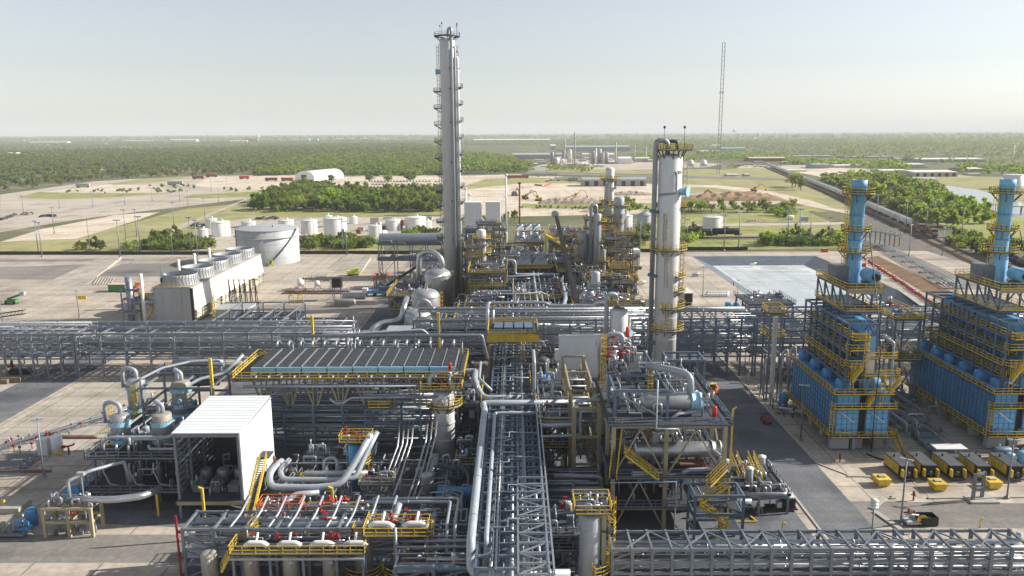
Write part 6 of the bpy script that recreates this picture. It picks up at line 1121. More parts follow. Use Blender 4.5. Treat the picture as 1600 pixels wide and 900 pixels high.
for px, pb, wp, pt, lab, cone in ((317, 372, 15, 356, 'small white tank left of a wider white tank, behind the cooling tower cowls', .1), (345, 370, 28, 345, 'white tank just left of the huge grey tank, top peeping over the cowls', .1), (330, 357, 18, 340, 'rear white tank behind the small ones at the left of the tank yard', .1), (388, 356, 22, 345, 'white tank hidden behind the huge grey tank roof', .1), (447, 362, 24, 343, 'low white tank right behind the huge grey tank', .05), (483, 366, 25, 343, 'white tank between the grey tank and the widest white tank', .04), (524, 371, 36, 340, 'widest white tank right of the huge grey tank', .04), (512, 355, 14, 336, 'narrow white tank behind the widest white tank', .1), (586, 370, 21, 352, 'small white tank in the middle of the tank yard', .06), (614, 361, 24, 343, 'white tank with slanted shade, two places left of the tall tower', .06), (649, 360, 32, 339, 'white tank nearest the tall tower on its left', .05), (668, 356, 13, 345, 'small white tank against the side of the tank nearest the tower', .1), (552, 350, 12, 338, 'distant small white tank between two sheds', .1), (1113, 363, 31, 341, 'lone white tank right of the stout column, black rail cars before it', .03), (977, 372, 22, 338, 'white tank with cone roof just left of the stout column', .2), (1007, 367, 24, 337, 'grey silo tank with cone roof beside the stout column', .5), (1583, 296, 30, 277, 'white tank at the right frame edge behind the rightmost stack', .03)):
    tank(lab, px, pb, wp, pt, 'tank_grey' if 'grey silo' in lab else 'tank_white', cone=cone)
solo(B().box(*[xc(985, 330, 2), xc(1000, 330, 2)], 330, 336, 0, 6).beam((xc(985, 330, 2), 333, 6.1), (xc(1000, 330, 2), 333, 6.1), 6.4, .2), 'shed', 'white', 'small white shed between the cone roofed tank and the grey silo', 'shed', (xc(992, 330, 2), 333, 0))
for i, (a, b_, py, lab) in enumerate(((0, 330, 398, 'long black silt fence behind the left concrete yard'), (468, 640, 397, 'black silt fence between the grey tank and the tall tower'), (975, 1060, 394, 'short black silt fence left of the stout column'), (1062, 1168, 391, 'black silt fence behind the lined basin'))):
    (xa, ya), (xb, yb) = gr(a if a else -120, py), gr(b_, py); b = B().beam((xa, ya, .8), (xb, yb, .8), .18, 1.6); n = int((xb - xa) / 4)
    for k in range(n + 1): b.beam((xa + (xb - xa) * k / n, ya + (yb - ya) * k / n - .12, 0), (xa + (xb - xa) * k / n, ya + (yb - ya) * k / n - .12, 1.9), .1)
    solo(b, 'silt_fence', 'black', lab, 'fence', ((xa + xb) / 2, ya, 0))
# ================================================================ lamp posts
def lamp():
    t = T('lamp_post', 'x', 'lamp post'); B().tube([(0, 0, 0), (0, 0, 10)], [.15, .09], 8).lathe([(.35, 0), (.35, .35), (.15, .4)], (0, 0, 0), 8).build('pole', 'steel', t); h = B().box(-.9, -.1, -.16, .16, 9.85, 10.05).box(.1, .9, -.16, .16, 9.85, 10.05).beam((-.9, 0, 9.8), (.9, 0, 9.8), .08); h.build('lamp_head', 'pipe_light', t); return t
src, used = lamp(), []
for px, py, h, lab in ((69, 745, 1, 'thin lamp post on the left yard below the piping station'), (1407, 821, 1.0, 'lamp post standing in front of the yellow pump units, beside the rubbish skip'), (1573, 779, .95, 'lamp post at the right end of the pump unit row'), (1251, 688, 1.05, 'lamp post on the paving beside the road heater'), (124, 497, .85, 'lamp post with a yellow sign on the left concrete yard'), (5, 512, .8, 'lamp post at the left frame edge above the truss bridge'), (1163, 586, .8, 'lamp post under the truss bridge end, by the road kerb'), (1098, 462, 1, 'lamp post on the near left bank of the basin'), (1152, 470, .7, 'lamp post at the near edge of the pale basin')): x, y = gr(px, py); placed(src, used, (x, y, 0), R(U(-40, 40)), lab, scale=h)
for px, py, h in ((66, 402, 1.6), (60, 394, 1.5), (141, 395, 1.6), (188, 402, 1.7), (220, 394, 1.7), (299, 396, 1.7), (309, 402, 1.7), (270, 398, 1.2), (536, 395, 1.6), (542, 400, 1.6)): x, y = gr(px, py); placed(src, used, (x, y, 0), R(U(-40, 40)), 'tall pale lamp post along the left black silt fence', 'lamp posts along the black silt fences', h)
for px, py, h in ((1131, 392, 1.7), (1154, 386, 1.7), (1230, 383, 1.7), (1248, 384, 1.8), (1265, 385, 1.7), (1295, 384, 1.4), (1000, 394, 1.6), (1073, 388, 1.4)): x, y = gr(px, py); placed(src, used, (x, y, 0), R(U(-40, 40)), 'lamp post behind the lined basin, right of the stout column', 'lamp posts behind the basin', h)
for px, py, h in ((1369, 345, 1.6), (1415, 355, 1.5), (1445, 372, 1.5), (1458, 350, 1.4), (1502, 370, 1.4), (1420, 400, 1.4), (1472, 400, 1.3)): x, y = gr(px, py); placed(src, used, (x, y, 0), R(U(-40, 40)), 'pole along the railway, between the two blue stacks', 'poles along the railway', h)
for px, py, h in ((85, 365, 1.5), (197, 375, 1.6), (214, 370, 1.5), (272, 352, 1.4), (37, 335, 1.3), (93, 326, 1.2), (145, 323, 1.2), (195, 320, 1.2), (238, 315, 1.1), (281, 314, 1.2), (294, 322, 1.2), (342, 318, 1.2), (320, 340, 1.3), (330, 300, 1.2), (355, 298, 1.2)): x, y = gr(px, py); placed(src, used, (x, y, 0), R(U(-40, 40)), 'distant thin pole on the sandy lots, far left', 'poles on the far left lots', h)
t = T('siren_pole', 'thin pole with white stacked siren head, rising through the low right rack', 'siren', (44.8, 91, 0)); B().tube([(44.8, 92.6, 0), (44.8, 92.6, 8.6)], .1, 8).build('pole', 'steel', t)
for k in range(3): B().lathe([(.01, 0), (.3, 0), (.48, .18), (.48, .34), (.01, .42)], (44.8, 92.6, 8.5 + k * .42), 18).build('horn', 'white', t)
# ================================================================ yard items, right
def hydrant(m='red'):
    t = T('hydrant', 'x', 'hydrant'); B().tube([(0, 0, 0), (0, 0, 1.1)], .12, 10).vessel((0, 0, .8), .2, .55, .5, 10).tube([(-.4, 0, .85), (.4, 0, .85)], .09, 8).build('body', m, t); B().ring((0, 0, 1.4), .1, .22, 0, .06, n=10).build('hand_wheel', m, t); return t
src, used = hydrant(), []
for px, py, lab in ((1427, 782, 'red hydrant on bare ground right of the siren pole'), (1312, 722, 'red hydrant at the corner of the road heater paving'), (1239, 652, 'red hydrant by the kerb left of the road heater'), (1146, 447, 'red hydrant on the left bank of the basin'), (1179, 468, 'red hydrant beside the row of white bags')): x, y = gr(px, py); placed(src, used, (x, y, 0), U(0, 3), lab)
t = T('fire_monitor', 'red fire monitor with yellow posts on the left yard', 'fire monitor', (*gr(108, 710), 0)); x, y = gr(108, 710); B().tube([(x, y, 0), (x, y, 1.4)], .16, 8).tube([(x - 1.2, y, 1.3), (x + .6, y + .2, 1.6), (x + 1, y + .2, 1.9)], .16, 8).vessel((x - .8, y, 1.2), .3, .5, .5, 10).build('nozzle_body', 'red', t); B().tube([(x - 2.2, y - .5, 0), (x - 2.2, y - .5, .8)], .12, 8).tube([(x - 1, y - .8, 0), (x - 1, y - .8, .9)], .12, 8).beam((x - 2.6, y - .5, .6), (x - .6, y - .8, .6), .1).build('guard_post', 'yellow', t)
solo(B().lathe([(.3, 0), (.3, 1.2), (.01, 1.3)], gr(6, 793) + (0,), 12), 'bollard', 'yellow', 'yellow bollard at the bottom left frame edge', 'bollard', (*gr(6, 793), 0))
for k, (px, py) in enumerate(((1222, 832), (1531, 825))): x, y = gr(px, py); solo(B().tube([(x, y, 0), (x, y, 1.5), (x + .35, y, 1.5), (x + .35, y, 1.2)], .09, 8), 'gas_post', 'yellow', ('small yellow hooked post by the road, left end of the low right rack', 'small yellow hooked post behind the right end of the low right rack')[k], 'post', (x, y, 0))
t = T('rubbish_skip', 'black open rubbish skip beside a lamp post, bottom right', 'skip', (*gr(1447, 818), 0)); x, y = gr(1447, 818)
q = B(); 
for a, b_ in (((-1.2, -.9), (1.2, -.9)), ((1.2, -.9), (1.2, .9)), ((1.2, .9), (-1.2, .9)), ((-1.2, .9), (-1.2, -.9))): q.beam((x + a[0], y + a[1], .7), (x + b_[0], y + b_[1], .7), .1, 1.2)
q.box(x - 1.2, x + 1.2, y - .9, y + .9, .1, .2); q.build('body', 'black', t); B().box(x - .9, x + .7, y - .6, y + .6, .25, .8).build('load', 'wood', t)
x, y = gr(1434, 820); t = T('hand_cart', 'small cart with round yellow sign showing a black cross', 'cart', (x, y, 0)); B().box(x - 1.8, x - .2, y - .6, y + 1.6, .3, .7).build('bed', 'wall_grey', t); B().lathe([(.01, -.06), (.75, -.06), (.75, 0), (.01, 0)], (x + .3, y - .5, 1.0), 24, 'y').build('sign_disc', 'yellow', t)
q = B(); q.beam((x - .1, y - .6, .6), (x + .7, y - .6, 1.4), .16, .06); q.beam((x + .7, y - .605, .6), (x - .1, y - .605, 1.4), .16, .06); q.build('sign_cross', 'black', t); valves(t, x - 1.6, x - .4, y, y + 1.4, .7, 3, 'rust', .8)
for dx in (-1.5, -.5): B().lathe([(.01, dx), (.3, dx), (.3, dx + .15), (.01, dx + .15)], (x, y - .2, .3), 10, 'x').build('wheel', 'rubber', t)
x, y = gr(1529, 783); t = T('pipe_trestle', 'grey steel goalpost trestle at the end of the concrete drain', 'trestle', (x, y, 0)); B().beam((x - .9, y, 0), (x - .9, y, 4.4), .4).beam((x + .9, y + .8, 0), (x + .9, y + .8, 4.4), .4).build('post', 'steel', t); B().beam((x - .9, y, 4.2), (x + .9, y + .8, 4.2), .3).beam((x - .9, y, 2), (x + .9, y + .8, 2), .25).build('cross_beam', 'steel', t); B().box(x - 1.6, x + 2.6, y - 1, y + 1.4, 0, .3).build('footing', 'concrete', t)
b = B(); P = [gr(1362, 796), gr(1383, 778), gr(1392, 777), gr(1396, 780)]; P2 = [gr(1367, 800), gr(1400, 823), gr(1418, 836)]
for l in (P, P2):
    for a, c in zip(l, l[1:]): b.beam((*a, .1), (*c, .1), .8, .2)
b.beam((*gr(1450, 779), .1), (*gr(1690, 776), .1), .5, .2); b.beam((*gr(1324, 745), .1), (*gr(1360, 745), .1), .4, .2); b.build('drain_channel', 'concrete', kind='structure')
t = T('filter_unit', 'black and white generator on a low trailer at the road edge', 'generator', (*gr(1230, 795), 0)); x, y = gr(1230, 795); B().box(x - .9, x + .9, y - .8, y + 1.2, .5, 1.9).build('enclosure', 'black', t); B().box(x - .8, x + .8, y - .7, y + 1.1, 1.92, 2.15).build('lid', 'white', t); B().box(x - 3.2, x + 1.2, y - 1, y + .8, .25, .45).build('bed', 'rubber', t); B().box(x - 1.7, x - 1.0, y - .6, y + .2, .45, 1.3).build('drum', 'white', t)
t = T('truck_manifold', 'low pipe rack with three white capped filters and yellow stairs, beside the road bend', 'pipe rack', (38, 113, 0))
grid_frame(t, [31, 35.4, 39.6], [108, 113, 118], [2.6], 'steel'); deck(t, 30.8, 40, 108, 118, 2.7, 'steel', 'en')
for x, y, h in ((34.6, 110.6, 3.1), (38.4, 117, 2.2), (32.6, 116, 2)): B().vessel((x, y, 2.8), .55, h, .25, 18).build('filter_shell', 'pipe_light', t); B().lathe([(.65, 0), (.65, .15), (.01, .25)], (x, y, 2.8 + h), 16).build('filter_cap', 'white', t)
stair(t, (34.4, 113.2, 3), (34.0, 117, 5)); stair(t, (37, 113, 3), (36.6, 117, 5)); spool(t, 31, 39.6, 108, 118, 2.9, 18, (.1, .22), hi=1.6); spool(t, 31, 40, 108, 116, .1, 16, (.06, .14), hi=2.2); B().tube([(30.4, 107.6, 3.3), (39, 107.6, 3.3), (39.6, 109, 3.3), (39.6, 110, 2)], .26, 10).build('pipe', 'pipe_light', t); B().tube([(30.4, 107.2, 2.4), (34, 107.2, 2.4)], .4, 12).build('pipe', 'pipe_light', t); valves(t, 31, 39, 109, 117, 2.9, 5, 'steel_dark', 1.2)
solo(B().beam((31, 105.4, .12), (34.4, 105.4, .12), .2).beam((34.4, 105.4, .12), (34, 107, .12), .2), 'yellow_barrier', 'yellow', 'yellow rail lying on the ground below the low filter rack', 'barrier', (32.7, 105.6, 0))
# telehandler and buggy on the road
def forklift(lab, px, py, rz):
    x, y = gr(px, py); t = T('forklift', lab, 'forklift', (0, 0, 0)); B().box(-.95, .95, -1.6, 1.5, .6, 1.5).box(-.85, .85, .7, 1.7, 1.5, 1.9).build('chassis', 'orange', t); B().box(-.2, .75, -.9, .5, 1.5, 2.6).build('cab', 'glass', t); B().box(-.25, .8, -.95, .55, 2.6, 2.72).build('cab_roof', 'yellow', t); B().beam((-.6, 1.5, 2.0), (-.6, -2.6, 1.3), .36).build('boom', 'beige', t); B().box(-1.1, .9, -2.9, -2.7, .5, 1.5).box(-.8, -.6, -3.9, -2.8, .4, .5).box(.3, .5, -3.9, -2.8, .4, .5).build('fork', 'yellow', t)
    for dx in (-1.05, .75):
        for dy in (-1.2, 1.1): B().lathe([(.01, dx), (.55, dx), (.55, dx + .32), (.01, dx + .32)], (0, dy, .55), 16, 'x').build('wheel', 'rubber', t)
    t.location = (x, y, .01); t.rotation_euler = (0, 0, rz); return t
forklift('orange telehandler with a boom on the dark road under the truss bridge', 1112, 618, R(-30))
x, y = gr(1197, 660); t = T('utility_buggy', 'small dark red buggy parked on the road at the kerb', 'buggy', (x, y, 0)); B().box(x - .7, x + .7, y - 1.3, y + 1.3, .5, .9).build('body', 'hull_red', t); B().box(x - .65, x + .65, y - .5, y + .6, 1.7, 1.78).build('roof', 'black', t); B().beam((x - .6, y - .5, .9), (x - .6, y - .5, 1.7), .06).beam((x + .6, y - .5, .9), (x + .6, y - .5, 1.7), .06).beam((x - .6, y + .6, .9), (x - .6, y + .6, 1.7), .06).beam((x + .6, y + .6, .9), (x + .6, y + .6, 1.7), .06).build('frame', 'black', t)
for dx in (-.75, .55):
    for dy in (-.9, .9): B().lathe([(.01, dx), (.34, dx), (.34, dx + .2), (.01, dx + .2)], (x, y + dy, .34), 12, 'x').build('wheel', 'rubber', t)
# barriers along the basin, bags, trailers
def barrier():
    t = T('water_barrier', 'x', 'barrier'); q = B(); q.v = [(-.3, -.9, 0), (.3, -.9, 0), (.3, .9, 0), (-.3, .9, 0), (-.12, -.9, 1.0), (.12, -.9, 1.0), (.12, .9, 1.0), (-.12, .9, 1.0)]
    for f in ((0, 3, 2, 1), (4, 5, 6, 7), (0, 1, 5, 4), (1, 2, 6, 5), (2, 3, 7, 6), (3, 0, 4, 7)): q.face(f)
    q.build('body', 'red_bright', t); B().box(-.14, .14, -.5, .5, .99, 1.03).build('cap', 'white', t); return t
src, used = barrier(), []
for k in range(30):
    f = k / 29; px, py = 1349 + f * 112, 404 + f * 75; x, y = gr(px, py); placed(src, used, (x + U(-.3, .3), y, .04), R(U(-5, 25)), 'red plastic barrier in the long row beside the basin', 'red barriers beside the basin', 1.0)
for k, (px, py, lab) in enumerate(((1288, 394, 'lone red barrier on the far bank of the basin'), (1347, 417, 'single red barrier off the row, near the road heater stack'))): x, y = gr(px, py); placed(src, used, (x, y, 0), 1.4, lab, '', 1.6)
src, used = None, []
def bag():
    t = T('bulk_bag', 'x', 'bulk bag'); B().lathe([(.55, 0), (.75, .25), (.8, .7), (.7, 1.1), (.3, 1.25), (.01, 1.2)], (0, 0, 0), 12).build('sack', 'white', t); B().tube([(-.3, 0, 1.15), (-.2, 0, 1.5), (.2, 0, 1.5), (.3, 0, 1.15)], .05, 6).build('loop', 'pipe_light', t); return t
src = bag()
for r_ in range(2):
    for k in range(9): x, y = gr(1106 + k * 3.6 + r_ * 1, 463.5 - r_ * 3); placed(src, used, (x, y, 0), U(0, 3), 'white bulk bag in the double row left of the basin', 'white bulk bags left of the basin')
x, y = gr(1075, 478); t = T('box_trailer', 'white box trailer with dark open end on the road left of the basin', 'trailer', (x, y, 0)); B().box(x - 1.5, x + 1.5, y, y + 9, 1, 4.2).build('box_body', 'white', t); B().box(x - 1.25, x + 1.25, y - .06, y - .01, 1.2, 4.0).build('rear_opening', 'black', t); B().box(x - 1.2, x + 1.2, y + .2, y + 8.6, .6, .98).build('chassis', 'steel_dark', t)
for dy in (1.2, 2.4): B().lathe([(.01, -1.3), (.5, -1.3), (.5, 1.3), (.01, 1.3)], (x, y + dy, .5), 12, 'x').build('axle', 'rubber', t)
x, y = gr(1060, 456); solo(B().box(x - 1.4, x + 1.4, y, y + 5, .3, 3.2), 'container', 'white', 'small white container behind the white box trailer', 'container', (x, y, 0))
x, y = gr(1145, 482); solo(B().vessel((x - 1.3, y, .2), 1.2, 1.9, .3, 16).vessel((x + 1.2, y, .2), 1.1, 1.8, .3, 16), 'blue_tank', 'blue', 'pair of bright blue tubs at the near basin edge', 'tub', (x, y, 0))
for k, (px, py, lab, m) in enumerate(((1086, 432, 'small pale valve stand left of the basin, upper', 'pipe_light'), (1002, 445, 'pale pump box on the bright ground left of the stout column', 'roof_pale'), (1176, 412, 'pale pipe end sticking out of the far basin bank', 'roof_pale'), (998, 421, 'dark bicycle-like rack on the bright ground left of the stout column', 'steel_dark'))): x, y = gr(px, py, -1.5 if 'bank' in lab else 0); solo(B().cbox((x, y, -2.4 if 'bank' in lab else 0), 2.2, 1.0, 1.0).tube([(x - 1, y, .9 - (2.4 if 'bank' in lab else 0)), (x + 1.6, y, 1.2 - (2.4 if 'bank' in lab else 0))], .3, 8), 'pump_box', m, lab, 'equipment', (x, y, 0))
# yard items, left
x, y = gr(20, 475); t = T('boom_lift', 'green boom lift parked at the left frame edge', 'boom lift', (x, y, 0)); B().box(x - 2, x + 1.6, y - 1, y + 1, .5, 1.5).build('chassis', 'green', t); B().beam((x - 1.5, y, 1.7), (x + 3.6, y + .5, 3.4), .7).build('boom', 'green', t); B().box(x + 3, x + 4.4, y - .6, y + .8, 3.0, 4.2).build('basket', 'pipe_light', t)
for dx in (-1.6, 1):
    for dy in (-1.1, .8): B().lathe([(.01, dy), (.5, dy), (.5, dy + .3), (.01, dy + .3)], (x + dx, 0 + y, .5), 12, 'y').build('wheel', 'rubber', t)
x, y = gr(18, 500); t = T('flat_trailer', 'black lattice crane section lying on the left yard', 'boom section', (x, y, 0)); L = [B().beam((x - 6, y + dy, z), (x + 3, y + 2 + dy, z + 1.0), .18) for dy in (-.6, .6) for z in (.5, 1.6)] + [B().beam((x - 6 + k, y + .22 * k - .6, .5 + .11 * k), (x - 5 + k, y + .22 * k - .4, 1.6 + .11 * k), .12) for k in range(9)]; many(L, 'lattice_bar', 'black', t)
x, y = gr(186, 455); t = T('skip_box', 'dark green steel box on the yard left of the cooling tower', 'container', (x, y, 0)); B().box(x - 3, x + 3, y - 1.6, y + 2, .2, 2.6).build('body', 'green', t); B().box(x - 3.1, x + 3.1, y - 1.7, y + 2.1, 2.6, 2.75).build('lid', 'wall_tan', t); many([B().box(x - 3 + 5 * k, x - 2 + 5 * k, y - 1.4, y + 1.4, 0, .19) for k in range(2)], 'skid', 'steel_dark', t)
x, y = gr(212, 456); t = T('red_pump', 'red fire pump with yellow hood left of the cooling tower', 'pump', (x, y, 0)); B().vessel((x - 1.2, y, 1.3), 1.1, 3.0, .5, 14, 'x', True).build('casing', 'red_bright', t); B().box(x - 2.6, x - 1.4, y - .8, y + .8, 0, 2.2).box(x - 1.3, x + 2, y - .9, y + .9, 0, .5).build('base', 'red', t); B().box(x - .6, x + 1.4, y + 1, y + 2, 1.6, 3.2).build('hood', 'yellow', t)
x, y = gr(127, 474); solo(B().box(x - 1.5, x + 1.9, y - .1, y + .1, 1.4, 2.6).beam((x - 1.3, y, 0), (x - 1.3, y, 1.5), .1).beam((x + 1.6, y, 0), (x + 1.6, y, 1.5), .1), 'yellow_sign', 'yellow', 'yellow board sign on the left concrete yard', 'sign', (x, y, 0))
x, y = gr(123, 394); solo(B().lathe([(.01, -.1), (1.1, -.1), (1.1, .1), (.01, .1)], (x, y, 2.2), 16, 'y').beam((x, y, 0), (x, y, 1.2), .2), 'yellow_sign', 'yellow', 'small round yellow sign at the left black silt fence', 'sign', (x, y, 0))
x, y = gr(1004, 387); solo(B().box(x - 1.4, x + 1.4, y - .1, y + .1, 1.4, 3.0).beam((x, y, 0), (x, y, 1.5), .2), 'yellow_sign', 'yellow', 'yellow sign before the silt fence left of the stout column', 'sign', (x, y, 0))
x, y = gr(552, 430); t = T('mini_digger', 'lime yellow machine on the sand coloured slope, left of the domed drums', 'machine', (x, y, 0)); B().cbox((x, y, .6), 4.6, 2.4, 1.3, .3).build('body', 'lime', t); B().cbox((x + 1.2, y, 1.9), 1.6, 1.8, .9, .3).build('cab', 'lime', t); B().cbox((x, y, 0), 4, 2.2, .58, .3).build('track', 'rubber', t)
x, y = gr(598, 462); t = T('mobile_crane', 'small dark blue crane truck with raised boom on the sunny yard', 'crane truck', (x, y, 0)); B().box(x - 5, x + 5, y - 1.3, y + 1.3, .9, 1.9).build('carrier', 'blue', t); B().box(x - 1, x + 3.6, y - 1.2, y + 1.2, 2.0, 3.3).build('turntable', 'steel_blue', t); B().beam((x + 1, y, 3.2), (x + 12, y + 3, 9.8), .8).build('boom', 'black', t); B().box(x - 6.8, x - 5.1, y - 1.2, y + 1.2, .8, 2.7).build('cab', 'white', t); B().box(x + 4, x + 6.6, y - 1, y + 1, 1.9, 2.8).build('counterweight', 'wall_tan', t)
for dx in (-5.8, -2.6, 1.6, 3.4): B().lathe([(.01, -1.35), (.6, -1.35), (.6, 1.35), (.01, 1.35)], (x + dx, y, .6), 12, 'y').build('axle', 'rubber', t)
t = T('sphere_skid', 'row of three white balls on a red framed skid in the sunny yard', 'skid', (*gr(490, 454), 0)); xa, ya = gr(442, 458); xb, yb = gr(545, 458)
for px in (470, 496, 521): x, y = gr(px, 454); B().vessel((x, y, 1.6), 1.3 if px != 496 else 1.0, 2.7 if px != 496 else 2.1, 1.0, 16, bottom=True).build('ball_tank', 'white', t); many([B().beam((x + a, y + b_, .3), (x + a * .7, y + b_ * .7, 2.2), .14) for a in (-1, 1) for b_ in (-1, 1)], 'leg', 'rust', t)
q = B()
for dy in (-1.4, 1.8): q.beam((xa, ya + dy, .25), (xb, yb + dy, .25), .3, .4).beam((xa, ya + dy, 1.3), (xb, yb + dy, 1.3), .1)
q.build('skid_frame', 'rust', t); spool(t, xa, xb, ya - 1.2, ya + 1.6, .4, 18, (.08, .16), hi=1.2); valves(t, xa, xb, ya - 1, ya + 1.4, .4, 6)
t = module('process_module', 'orange and pale pump skid on the sunny yard left of the far domed drum', [xc(588, 285, 2), xc(604, 285, 2)], [280, 286], [3.6], 'steel', 'orange', density=16, valve=6, valve_m='orange')
module('process_module', 'grey pipe field behind the left cross rack, nearest the cooling tower basin', [-78, -72, -66, -60], [194, 202, 212, 222], [4.2, 7.6], 'steel', 'steel', 'ns', density=22, valve=2, things=4, decks=[4.2]); module('process_module', 'grey pipe field between the swooping silver ducts and the left cross rack', [-57, -51, -45], [191, 199, 207], [3.8, 6.4], 'steel', 'steel', 'n', density=24, valve=3, things=8, decks=[3.8])
x, y = gr(527, 470); t = T('silencer', 'dark square hood above two lying grey drums, far end of the pipe field', 'silencer', (x, y, 0)); B().box(x - 1.6, x + 1.4, y, y + 3, 4.4, 7.6).build('hood', 'black', t); many([B().beam((x + a, y + b_, 0), (x + a, y + b_, 4.4), .25) for a in (-1.4, 1.2) for b_ in (.3, 2.7)], 'leg', 'steel', t); B().vessel((x + 2, y - 2, 2), 1.2, 8, .5, 16, 'x', True).build('drum', 'silver_dull', t); B().vessel((x + 1, y - 9, 1.6), 1.0, 7, .5, 16, 'x', True).build('drum', 'vessel_tan', t)
for px, py, m in ((470, 474, 'yellow'), (456, 475, 'yellow'), (423, 417, 'lime')): x, y = gr(px, py); solo(B().tube([(x - .8, y, 0), (x - .8, y, 3), (x + .8, y, 3), (x + .8, y, 0)], .16, 8, bend=.5), 'goal_post', m, {470: 'yellow goalpost frame right of the cooling tower, nearer to the pipe field', 456: 'yellow goalpost frame closest to the cooling tower basin', 423: 'bright yellow arch at the foot of the huge grey tank'}[px], 'post', (x, y, 0))
x, y = gr(1545 - 1200 + 0 + 0, 600) if False else gr(14, 597); solo(B().box(x - 3.5, x + 3, y - .6, y + .6, 0, 1.2).box(x - 1, x + .6, y - 1.6, y - .7, 0, 1.0), 'crate', 'wood', 'brown timber crates under the truss bridge at the left edge', 'crate', (x, y, 0))
x, y = gr(37, 585); solo(B().box(x - 3.2, x + 2, y - .5, y + .6, .1, 1.0).box(x - 3, x + 1.8, y - .4, y + .5, 1.02, 1.4), 'battery_box', 'black', 'row of black boxes on the ground below the truss bridge', 'boxes', (x, y, 0)); x, y = gr(20, 582); placed(hydrant('red'), [], (x, y, 0), .4, 'dark red valve stand beside the row of black boxes', None, 1.8)
t = module('process_module', 'rusty low pipe station under the tall right cross rack', [57, 62, 67, 71], [170, 174], [3.0], 'rust', 'rust', 's', density=16, valve=6, things=4, valve_m='rust')
# pipeline on sleepers along the earth strip
t = T('pipeline', 'bundle of long straight pipes on sleepers beside the brown earth strip', 'pipeline', (*gr(1420, 420), 0))
for k in range(5): a, b_ = gr(1368 + k * 3.6, 385), gr(1478 + k * 7, 452); B().tube([(*a, 1.1), (*b_, 1.1)], .17, 8).build('pipe', random.choice(('silver', 'pipe_light', 'pipe_grey')), t)
L = []
for k in range(9): f = k / 8; a, b_ = gr(1366 + f * 110, 385 + f * 67), gr(1384 + f * 122, 385 + f * 67); L.append(B().beam((*a, .4), (*b_, .4), .5, .7))
many(L, 'sleeper', 'concrete', t)
t = T('pipe_rack', 'far small steel trestle carrying pipes across the road between the blue stacks', 'pipe rack', (*gr(1380, 392), 0)); L = []
for k in range(7):
    x, y = gr(1352 + k * 7.4, 377 + k * 1.5); 
    for dx in (0, 4): L.append(B().beam((x + dx, y + dx * .8, 0), (x + dx, y + dx * .8, 6.5), .35))
many(L, 'post', 'steel', t); a, b_ = gr(1345, 376), gr(1403, 388)
for k in range(4): B().beam((a[0] + k, a[1] + k, 6.2 - .6 * (k % 2)), (b_[0] + k, b_[1] + k, 6.2 - .6 * (k % 2)), .4).build('pipe', 'pipe_light', t)
# ================================================================ railway and train
def track(name, pts):
    b = B(); b.m = 0
    P = [gr(*p) for p in pts]
    for (xa, ya), (xb, yb) in zip(P, P[1:]):
        d = Vector((xb - xa, yb - ya)).normalized(); s = Vector((-d.y, d.x)) * .75
        for k in (-1, 1): b.beam((xa + s.x * k, ya + s.y * k, .32), (xb + s.x * k, yb + s.y * k, .32), .14, .2)
        b.m = 1; L = math.hypot(xb - xa, yb - ya); n = min(400, int(L / 1.2))
        for i in range(n): x, y = xa + (xb - xa) * i / n, ya + (yb - ya) * i / n; b.beam((x - s.x * 1.7, y - s.y * 1.7, .15), (x + s.x * 1.7, y + s.y * 1.7, .15), .25, .14)
        b.m = 0
    return b.build(name, ['rust', 'wood'], kind='structure')
TR = [(1205, 262), (1300, 301), (1455, 371), (1600, 437)]
P = [gr(*p) for p in TR]
bed = B()
for (xa, ya), (xb, yb) in zip(P, P[1:]):
    d = Vector((xb - xa, yb - ya)).normalized(); s = Vector((-d.y, d.x)); bed.poly([(xa - s.x * 4, ya - s.y * 4, .05), (xa + s.x * 9, ya + s.y * 9, .05), (xb + s.x * 9, yb + s.y * 9, .05), (xb - s.x * 4, yb - s.y * 4, .05)])
for i, f in enumerate(bed.f): bed.f[i] = tuple(reversed(f))
bed.build('track_bed', 'ballast', kind='structure')
track('railway_track', TR); track('railway_track', [(1195, 262), (1290, 302), (1440, 373), (1590, 446)]); track('railway_track', [(1000, 375), (1330, 369)])
def bogies(t, L):
    for y in (-L / 2 + 2.2, L / 2 - 2.2):
        q = B().box(-.9, .9, y - 1.4, y + 1.4, .5, .9)
        for dy in (-.9, .9): q.lathe([(.01, -.85), (.45, -.85), (.45, .85), (.01, .85)], (0, y + dy, .75), 10, 'x')
        q.build('bogie', 'rubber', t)
